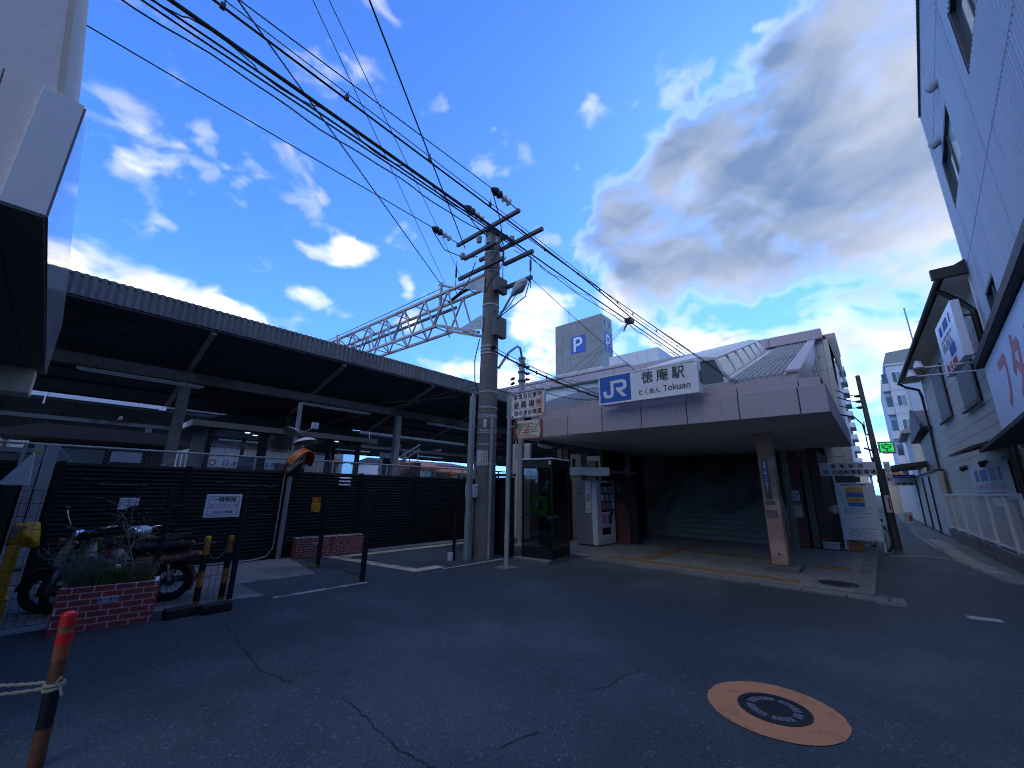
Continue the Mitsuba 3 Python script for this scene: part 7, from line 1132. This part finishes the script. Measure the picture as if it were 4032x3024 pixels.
single('orange_crate', 'orange plastic crate under the notice board', 'crate', cat([bx(-.98, -.62, 16.25, 16.5, .0, .24, .01), bx(-.86, -.74, 16.24, 16.249, .16, .19)]), 'orange_post')
single('grey_basin', 'pale blue grey plastic box beside the notice board', 'box', cat([bx(-1.55, -1.17, 15.75, 16.0, .03, .19, .015), bx(-1.58, -1.14, 15.72, 16.02, .19, .22, .008)]), 'sheet_white')
single('brown_bag', 'crumpled brownish bag hanging behind the notice board', 'bag', blob([((-1.22, 16.2, 1.15), .08), ((-1.12, 16.22, 1.2), .09), ((-1.15, 16.2, 1.08), .07)], 10), 'fascia_pale', smooth=60)
pst = thing('entrance_posters', 'column of posters on the dark pillar inside the entrance', 'poster'); part(pst, 'poster', bx(-2.15, -1.92, 15.605, 15.618, 1.38, 1.70), 'sheet_white'); part(pst, 'poster', bx(-2.12, -1.9, 15.605, 15.618, .9, 1.33), 'fascia_pale'); part(pst, 'poster', bx(-2.12, -1.93, 15.605, 15.618, 1.9, 2.2), 'dark_red'); part(pst, 'band', bx(-2.12, -1.9, 15.6, 15.604, 1.25, 1.32), 'orange_post'); part(pst, 'ring', put(disc_ring(0, 0, .05, .075, 0), FRONT((-2.035, 15.604, 1.54))), 'ink_soft')
def bicycle(label, x, y, ang, m):
    t = thing('bicycle', label, 'bicycle', None); M = frame((x, y, 0), (math.cos(ang), math.sin(ang), 0), (-math.sin(ang), math.cos(ang), 0)); B = lambda q: put(q, M)
    for cx in (0, 1.05):
        w_ = part(t, 'wheel', B(put(torus(.315, .018), frame((cx, 0, .333), X_, Z_))), 'rubber', smooth=60); part(w_, 'rim', B(put(torus(.295, .008, 28, 6), frame((cx, 0, .333), X_, Z_))), 'chrome'); part(w_, 'spokes', B(cat([cyl((cx, 0, .333), (cx + .29 * math.cos(a), 0, .333 + .29 * math.sin(a)), .002, None, 4) for a in np.arange(0, 6.2, .35)])), 'chrome')
    part(t, 'frame', B(cat([cyl((0, 0, .333), (.42, 0, .3), .012), cyl((.42, 0, .3), (.28, 0, .8), .015), cyl((.42, 0, .3), (.88, 0, .75), .016), cyl((0, 0, .333), (.3, 0, .72), .01), cyl((.86, 0, .9), (1.05, 0, .333), .014)])), m)
    part(t, 'saddle', B(blob([((.18, 0, .86), .06), ((.38, 0, .87), .03), ((.2, .05, .86), .04), ((.2, -.05, .86), .04)], 10)), 'black_metal', smooth=40); part(t, 'handlebar', B(tube([(.7, .27, 1.0), (.82, .25, 1.02), (.86, 0, .98), (.82, -.25, 1.02), (.7, -.27, 1.0)], .012)), 'chrome'); part(t, 'basket', B(cat([bx(.93, 1.2, -.15, .15, z, z + .008) for z in (.75, .82, .9, .98)] + [bx(.93 + .27 * (i % 2), .938 + .27 * (i % 2), -.15 + .06 * (i // 2), -.145 + .06 * (i // 2), .75, .98) for i in range(10)])), 'dark_steel'); part(t, 'rack', B(bx(-.12, .2, -.07, .07, .70, .72)), 'dark_steel'); part(t, 'mudguard', B(put(lathe([(.345, -.02), (.35, 0), (.345, .02)], 32), frame((0, 0, .333), X_, Z_))), m)
    return t
bicycle('dark bicycle parked right of the notice board at the lane mouth', -.12, 17.0, 1.9, 'dark_steel'); bicycle('bicycle parked behind the notice board', -.75, 17.3, 1.75, 'dark_paint'); bicycle('bicycle parked behind the notice board beside the brick wall', -1.1, 17.4, 1.62, 'jr_blue')
# parking tower and small building behind the station
pt_ = thing('parking_tower', 'tall grey parking tower with white P on blue squares', 'tower')
TX0, TX1, TY0, TY1, TZ = -42.6, -32.6, 60.0, 63.9, 32.3
part(pt_, 'core', bx(TX0 + .05, TX1 - .05, TY0 + .05, TY1, 0, TZ - .05), 'panel_joint')
zr = [8, 12, 16, 20, 22.6, 25, 27.4, 29.8, TZ]; xr = np.linspace(TX0, TX1, 7)
for a, b in zip(zr[:-1], zr[1:]):
    low = b <= 22.7
    for c, d in zip(xr[:-1], xr[1:]): part(pt_, 'front_panel', bx(c + .02, d - .02, TY0, TY0 + .06, a + .02, b - .02), 'tower_pale' if low else 'tower_grey')
    for c, d in zip(np.linspace(TY0 + .06, TY1, 4)[:-1], np.linspace(TY0 + .06, TY1, 4)[1:]): part(pt_, 'side_panel', bx(TX1 - .06, TX1, c + .02, d - .02, a + .02, b - .02), 'tower_pale' if low else 'tower_green')
part(pt_, 'lower', bx(TX0 + .1, TX1 - .1, TY0 + .1, TY1, 0, 8), 'tower_pale')
part(pt_, 'blue_square', bx(-39.0, -36.0, TY0 - .08, TY0 - .01, 25.9, 29.2), 'jr_blue'); part(pt_, 'lettering', put(words('P', 3.6), FRONT((-37.5, TY0 - .085, 27.55))), 'white_paint'); part(pt_, 'blue_square', bx(TX1 + .01, TX1 + .06, 60.9, 63.4, 25.6, 29.2), 'jr_blue'); part(pt_, 'lettering', put(words('P', 3.6, squeeze=.8), EAST((TX1 + .065, 62.15, 27.4))), 'white_paint')
part(pt_, 'vent', cat([bx(TX1 + .001, TX1 + .03, 61.0, 61.3, 30.6, 31.4), bx(TX1 + .001, TX1 + .03, 62.6, 62.9, 30.4, 31.2)]), 'dark_steel'); part(pt_, 'mast', cyl((-40, 61, TZ - .1), (-40, 61, TZ + 3.2), .05), 'galv')
sb_ = thing('plant_room', 'pale panelled plant room between the parking tower and the station roof', 'building')
part(sb_, 'core', bx(-20.9, -15.3, 40.05, 46, 0, 16.3), 'panel_joint')
for c, d in zip(np.linspace(-20.95, -15.25, 6)[:-1], np.linspace(-20.95, -15.25, 6)[1:]): part(sb_, 'front_panel', bx(c + .01, d - .01, 40, 40.05, 6, 16.35), 'station_white')
for c, d in zip(np.linspace(40.06, 46, 4)[:-1], np.linspace(40.06, 46, 4)[1:]): part(sb_, 'side_panel', bx(-15.3, -15.25, c + .01, d - .01, 6, 16.35), 'apt_white')
part(sb_, 'lamp', cyl((-20.2, 39.9, 15.2), (-20.2, 40, 15.2), .15), 'board_grey'); part(sb_, 'lettering', cat([bx(-20.3, -20.05, 39.96, 39.99, z, z + .22) for z in (14.6, 14.2, 13.9, 13.6)]), 'ink_soft')
# distant roofs so that the plaza is closed behind the platforms
for i, (x, y0, y1, z, lab) in enumerate(((-62, -20, -2, 6.5, 'long pale building far beyond the tracks on the left'), (-70, 20, 34, 8.0, 'grey distant block beyond the tracks behind the far canopy'), (-66, 40, 60, 6.0, 'white distant block beyond the right end of the platforms'))): far_house(lab, x, y0, y1, z, 'apt_white', 'roof_tile_dark', 12, 1.0, 5)

# ================================================================ MOPEDS
def moped(label, x, y, ang, shield, body, side, seat, white_tail=False, mirrors=True):
    """front at +x in its own frame; about 1.8 m long"""
    t = thing('moped', label, 'moped'); M = frame((x, y, 0), (math.cos(ang), math.sin(ang), 0), (-math.sin(ang), math.cos(ang), 0)); B = lambda q: put(q, M)
    for nm, cx in (('rear_wheel', 0), ('front_wheel', 1.22)):
        w_ = part(t, nm, B(put(torus(.215, .045, 36, 10), frame((cx, 0, .26), X_, Z_))), 'rubber', smooth=60)
        part(w_, 'rim', B(put(cat([torus(.168, .014, 36, 6), lathe([(.0, -.05), (.06, -.05), (.065, 0), (.06, .05), (0, .05)], 14)]), frame((cx, 0, .26), X_, Z_))), 'dark_steel', smooth=60)
        part(w_, 'spokes', B(cat([cyl((cx + .06 * math.cos(a), sy * .035, .26 + .06 * math.sin(a)), (cx + .165 * math.cos(a + .35 * sg), 0, .26 + .165 * math.sin(a + .35 * sg)), .0028, None, 4) for a in np.arange(0, 6.2, .52) for sy, sg in ((1, 1), (-1, -1))])), 'galv')
    part(t, 'fork', B(cat([cyl((1.22, s * .075, .26), (1.02, s * .06, .80), .022) for s in (-1, 1)])), 'dark_steel'); part(t, 'front_fender', B(put(lathe([(.268, -.06), (.285, -.03), (.29, 0), (.285, .03), (.268, .06)], 40).slice_plane([0, 0, 0], [0, 1, 0]), frame((1.22, 0, .26), X_, Z_))), body, smooth=60)
    part(t, 'leg_shield', B(blob([((.94, .20, .36), .03), ((.94, -.20, .36), .03), ((1.02, .19, .62), .03), ((1.02, -.19, .62), .03), ((.98, .12, .84), .03), ((.98, -.12, .84), .03), ((1.07, 0, .70), .05), ((1.0, 0, .40), .05)], 14)), shield, smooth=50)
    part(t, 'head', B(blob([((.97, .10, .93), .05), ((.97, -.10, .93), .05), ((.88, 0, .94), .06), ((1.05, 0, .90), .05)], 14)), body, smooth=50); part(t, 'headlight', B(put(lathe([(0, .05), (.05, .042), (.075, .015), (.08, -.01), (.07, -.03), (0, -.03)], 18), frame((1.09, 0, .91), Y_, Z_, X_))), 'chrome', smooth=60)
    part(t, 'handlebar', B(tube([(.78, .33, .99), (.84, .28, 1.0), (.90, .1, .97), (.90, -.1, .97), (.84, -.28, 1.0), (.78, -.33, .99)], .014, 8)), 'chrome', smooth=60)
    for s in (-1, 1):
        g = part(t, 'grip', B(cyl((.77, s * .34, .988), (.84, s * .27, 1.0), .02)), 'rubber')
        if mirrors: mm_ = part(t, 'mirror', B(blob([((.80, s * .36, 1.24), .035), ((.79, s * .42, 1.26), .03)], 12)), 'dark_paint', smooth=60); part(mm_, 'glass', B(blob([((.775, s * .36, 1.24), .022), ((.77, s * .42, 1.26), .018)], 10)), 'mirror_face', smooth=60); part(mm_, 'stem', B(tube([(.86, s * .22, 1.0), (.85, s * .29, 1.12), (.82, s * .34, 1.22)], .007)), 'chrome')
        part(t, 'turn_lamp', B(blob([((1.04, s * .17, .84), .03), ((1.02, s * .22, .84), .026)], 10)), 'orange_post', smooth=60)
    part(t, 'frame_tube', B(blob([((.92, 0, .58), .07), ((.62, 0, .38), .08), ((.30, 0, .44), .09)], 12)), body, smooth=50); part(t, 'floor', B(bx(.48, .86, -.13, .13, .27, .31, .015)), 'dark_steel')
    part(t, 'engine', B(blob([((.50, 0, .30), .10), ((.36, .05, .28), .09), ((.30, -.06, .30), .07)], 12)), 'dark_steel', smooth=40); part(t, 'side_cover', B(blob([((.38, .13, .52), .06), ((.02, .15, .56), .05), ((.36, -.13, .52), .06), ((.02, -.15, .56), .05), ((-.26, .07, .60), .05), ((-.26, -.07, .60), .05), ((.36, 0, .64), .06)], 14)), side, smooth=50)
    part(t, 'seat', B(blob([((.42, .08, .72), .05), ((.42, -.08, .72), .05), ((-.12, .10, .74), .05), ((-.12, -.10, .74), .05), ((.15, .10, .72), .055), ((.15, -.10, .72), .055)], 14)), seat, smooth=50)
    part(t, 'carrier', B(cat([tube([(-.08, s * .1, .74), (-.42, s * .1, .75), (-.46, 0, .75)], .010) for s in (-1, 1)] + [cyl((-.2 - .1 * i, -.1, .75), (-.2 - .1 * i, .1, .75), .007) for i in range(3)])), 'dark_steel'); part(t, 'rear_fender', B(put(lathe([(.262, -.07), (.285, -.035), (.29, 0), (.285, .035), (.262, .07)], 40).slice_plane([0, 0, 0], [-.5, .85, 0]), frame((0, 0, .26), X_, Z_))), side, smooth=60)
    tl = part(t, 'tail_lamp', B(blob([((-.34, .04, .60), .04), ((-.34, -.04, .60), .04), ((-.36, 0, .63), .035)], 12)), 'red_reflector', smooth=60)
    for s in (-1, 1): part(t, 'rear_turn_lamp', B(blob([((-.30, s * .15, .62), .03), ((-.31, s * .2, .62), .025)], 10)), 'hood_orange', smooth=60)
    [part(t, 'shock_absorber', B(cyl((0, s * .12, .28), (.06, s * .12, .58), .025)), 'chrome') for s in (-1, 1)]; part(t, 'exhaust', B(blob([((.42, -.15, .22), .03), ((.0, -.17, .25), .045), ((-.30, -.17, .28), .045)], 12)), 'chrome' if white_tail else 'dark_steel', smooth=50); part(t, 'kickstand', B(cat([cyl((.42, s * .05, .28), (.34, s * .14, .01), .012) for s in (-1, 1)])), 'dark_steel'); part(t, 'plate', B(bx(-.37, -.365, -.07, .07, .44, .54, .002)), 'sheet_white')
    if white_tail: part(t, 'white_cowl', B(blob([((-.05, .09, .70), .05), ((-.05, -.09, .70), .05), ((-.36, 0, .74), .04), ((.1, 0, .74), .04)], 14)), 'white_paint', smooth=50)
    return t
def at_shield(x, y, ang): return x - .98 * math.cos(ang), y - .98 * math.sin(ang), ang
moped('white and red moped with chrome mirrors, nearest the yellow post', *at_shield(-8.22, .50, math.atan2(-.50, .87)), 'cream_paint', 'dark_paint', 'red_paint', 'black_matte')
moped('dark purple moped with a white front cowl, in the middle of the parked ones', *at_shield(-8.15, 1.05, math.atan2(-.55, .84)), 'purple_paint', 'white_paint', 'purple_paint', 'black_matte', mirrors=False)
moped('dark moped with a brown side and spoked rear wheel, beside the bollards', -7.76, 1.46, math.atan2(-.95, -.30), 'dark_paint', 'dark_paint', 'brown_seat', 'black_matte', mirrors=False)
hl = single('crash_helmet', 'white open helmet shaped cover hanging on the parked mopeds', 'helmet', blob([((-8.15, .92, .62), .09), ((-8.13, 1.02, .58), .09), ((-8.1, .95, .52), .06)], 14), 'cream_paint', smooth=60)

# ================================================================ PLANTS
def blades(n, base, spread, h0, h1, w, lean, seed, curl=.4):
    r = np.random.default_rng(seed); V, F = [], []
    for i in range(n):
        bx_, by_ = base(r); h = r.uniform(h0, h1); a = r.uniform(0, 6.28); L = r.uniform(0, lean) * h; d = np.array([math.cos(a), math.sin(a)]); pw = np.array([-d[1], d[0]]) * w * r.uniform(.6, 1.3) / 2; k = len(V)
        for j, t in enumerate((0, .45, .8)):
            o = d * L * t ** 1.6; z = h * t * (1 - curl * .25 * t); s = (1, .85, .5)[j]
            V += [(bx_ + o[0] - pw[0] * s, by_ + o[1] - pw[1] * s, z), (bx_ + o[0] + pw[0] * s, by_ + o[1] + pw[1] * s, z)]
        V.append((bx_ + d[0] * L, by_ + d[1] * L, h * (1 - curl * .25)))
        F += [(k, k + 1, k + 2), (k + 2, k + 1, k + 3), (k + 2, k + 3, k + 4), (k + 4, k + 3, k + 5), (k + 4, k + 5, k + 6)]
    return trimesh.Trimesh(np.array(V), np.array(F), process=False)
def fronds(n, base, h0, h1, lean, seed, leaf=.02):   # stems with short side leaves
    r = np.random.default_rng(seed); V, F, st_ = [], [], []
    for i in range(n):
        b = np.array([*base(r), 0.0]); h = r.uniform(h0, h1); a = r.uniform(0, 6.28); d = np.array([math.cos(a), math.sin(a), 0]) * lean * h * r.uniform(.2, 1)
        P = [b + d * t ** 1.5 + np.array([0, 0, h * t]) for t in np.linspace(0, 1, 6)]; st_.append(tube(P, np.linspace(.0025, .001, 6), 3))
        for t in np.linspace(.12, 1, 26):
            c = b + d * t ** 1.5 + np.array([0, 0, h * t]); o = r.normal(size=3); o[2] = abs(o[2]) * .5 + .25; o /= np.linalg.norm(o); s = np.cross(o, r.normal(size=3)); s /= np.linalg.norm(s); l = leaf * r.uniform(.7, 1.6); k = len(V)
            V += [c - s * l * .12, c + s * l * .12, c + o * l + s * l * .02, c + o * l * 1.9]; F += [(k, k + 1, k + 2), (k, k + 2, k + 3), (k + 1, k + 3, k + 2)]
    return trimesh.Trimesh(np.array(V), np.array(F), process=False), cat(st_)
PM = MA.copy(); PM[2, 3] = .43
inA = lambda x0, x1: (lambda r: (r.uniform(x0, x1), r.uniform(.06, .30)))
wd = thing('planter_weeds', 'tangle of green weeds and grass filling the near brick planter', 'plants'); labels[wd]['kind'] = 'stuff'
for i, (m, a) in enumerate((('leaf_green', (650, inA(.18, .56), 0, .08, .27, .010, .9, 1)), ('leaf_green', (320, inA(.3, .6), 0, .06, .20, .013, 1.2, 12)), ('leaf_dry', (420, inA(.48, .78), 0, .06, .25, .006, 1.0, 2)), ('leaf_grey', (300, inA(.03, .3), 0, .12, .36, .006, .9, 3)))):
    part(wd, 'grass', put(blades(*a), PM), m, kind='stuff')
lv = thing('grey_herb', 'feathery grey green herb at the left end of the near planter', 'plant'); a, b = fronds(75, inA(.02, .26), .2, .50, .8, 5, .024); part(lv, 'leaves', put(a, PM), 'leaf_grey', kind='stuff'); part(lv, 'stems', put(b, PM), 'leaf_grey', kind='stuff')
a, b = fronds(46, inA(.2, .5), .08, .22, .9, 6, .02); gh = thing('green_herb', 'small leaved green herb in the middle of the near planter', 'plant'); part(gh, 'leaves', put(a, PM), 'leaf_green', kind='stuff'); part(gh, 'stems', put(b, PM), 'leaf_green', kind='stuff')
a, b = fronds(40, inA(.5, .8), .08, .24, .8, 7, .02); bh = thing('dry_herb', 'brownish dry herb at the right end of the near planter', 'plant'); part(bh, 'leaves', put(a, PM), 'leaf_dry', kind='stuff'); part(bh, 'stems', put(b, PM), 'twig', kind='stuff')
def shrub(key, base, H, seed, lean):
    r = np.random.default_rng(seed); ms = []
    def grow(p, d, L, rad, depth):
        P = [np.array(p)]; d = np.array(d, float)
        for i in range(6): d = d + r.normal(0, .10, 3); d /= np.linalg.norm(d); P.append(P[-1] + d * L / 6)
        ms.append(tube(P, np.linspace(rad, rad * .55, 7), 6))
        if depth:
            for i in range(r.integers(2, 4)):
                k = r.integers(2, 6); nd = d + r.normal(0, .55, 3); nd[2] = abs(nd[2]) * .8 + .15; nd /= np.linalg.norm(nd); grow(P[k], nd, L * r.uniform(.4, .7), rad * .5, depth - 1)
    grow(base, lean, H, .011, 3); return cat(ms)
tw = thing('bare_shrub', 'tall nearly leafless shrub growing from the right half of the near planter', 'shrub'); p0 = (MA @ np.array([.62, .2, .42, 1]))[:3]; p1 = (MA @ np.array([.5, .18, .42, 1]))[:3]; p2 = (MA @ np.array([.2, .2, .42, 1]))[:3]
part(tw, 'branch', shrub(tw, p0, .80, 3, (.02, .0, 1)), 'twig'); part(tw, 'branch', shrub(tw, p1, .56, 8, (-.1, .25, .9)), 'twig'); part(tw, 'branch', shrub(tw, p2, .45, 9, (.1, .5, .8)), 'twig')
r_ = np.random.default_rng(2); V, F = [], []
for i in range(60):
    c = p0 + np.array([r_.normal(0, .10), r_.normal(0, .10), r_.uniform(.2, .95)]); o = r_.normal(size=3); o /= np.linalg.norm(o); s = np.cross(o, r_.normal(size=3)); s /= np.linalg.norm(s); k = len(V); V += [c, c + o * .02 + s * .007, c + o * .045, c + o * .02 - s * .007]; F += [(k, k + 1, k + 2), (k, k + 2, k + 3)]
part(tw, 'leaves', trimesh.Trimesh(np.array(V), np.array(F), process=False), 'leaf_dry', kind='stuff')
MBm = MB.copy(); MBm[2, 3] = .40; single('planter_moss', 'low dry growth along the top of the left rear planter', 'plants', put(blades(160, lambda r: (r.uniform(.05, .72), r.uniform(.06, .28)), 0, .02, .07, .006, 1, 21), MBm), 'leaf_dry'); labels['planter_moss']['kind'] = 'stuff'; MCm = MC.copy(); MCm[2, 3] = .40; single('planter_moss', 'low dry growth along the top of the right rear planter', 'plants', put(blades(120, lambda r: (r.uniform(.05, .72), r.uniform(.06, .28)), 0, .02, .06, .006, 1, 22), MCm), 'leaf_dry')
labels['planter_moss_001']['kind'] = 'stuff'
for i in range(1): single('curb_weed', 'small weed at the foot of the fence panel by the parking pad', 'weed', put(blades(60, lambda r: (r.uniform(-.15, .3), r.uniform(-.06, .06)), 0, .03, .1, .008, 1, 31), frame((-8.9, 3.95, 0), X_, Y_)), 'leaf_green')
# litter of small pale chips on the asphalt
chips = []
for i in range(90):
    x, y = RNG.uniform(-6.5, 2), RNG.uniform(.6, 9); s = RNG.uniform(.002, .006); chips.append(put(bx(-s, s, -s * .6, s * .6, 0, .004), rz(RNG.uniform(0, 180)) if True else None).apply_translation([x, y, .001]))
single('asphalt_chips', 'scattered pale stone chips on the plaza asphalt', 'chips', cat(chips), 'concrete'); labels['asphalt_chips']['kind'] = 'stuff'
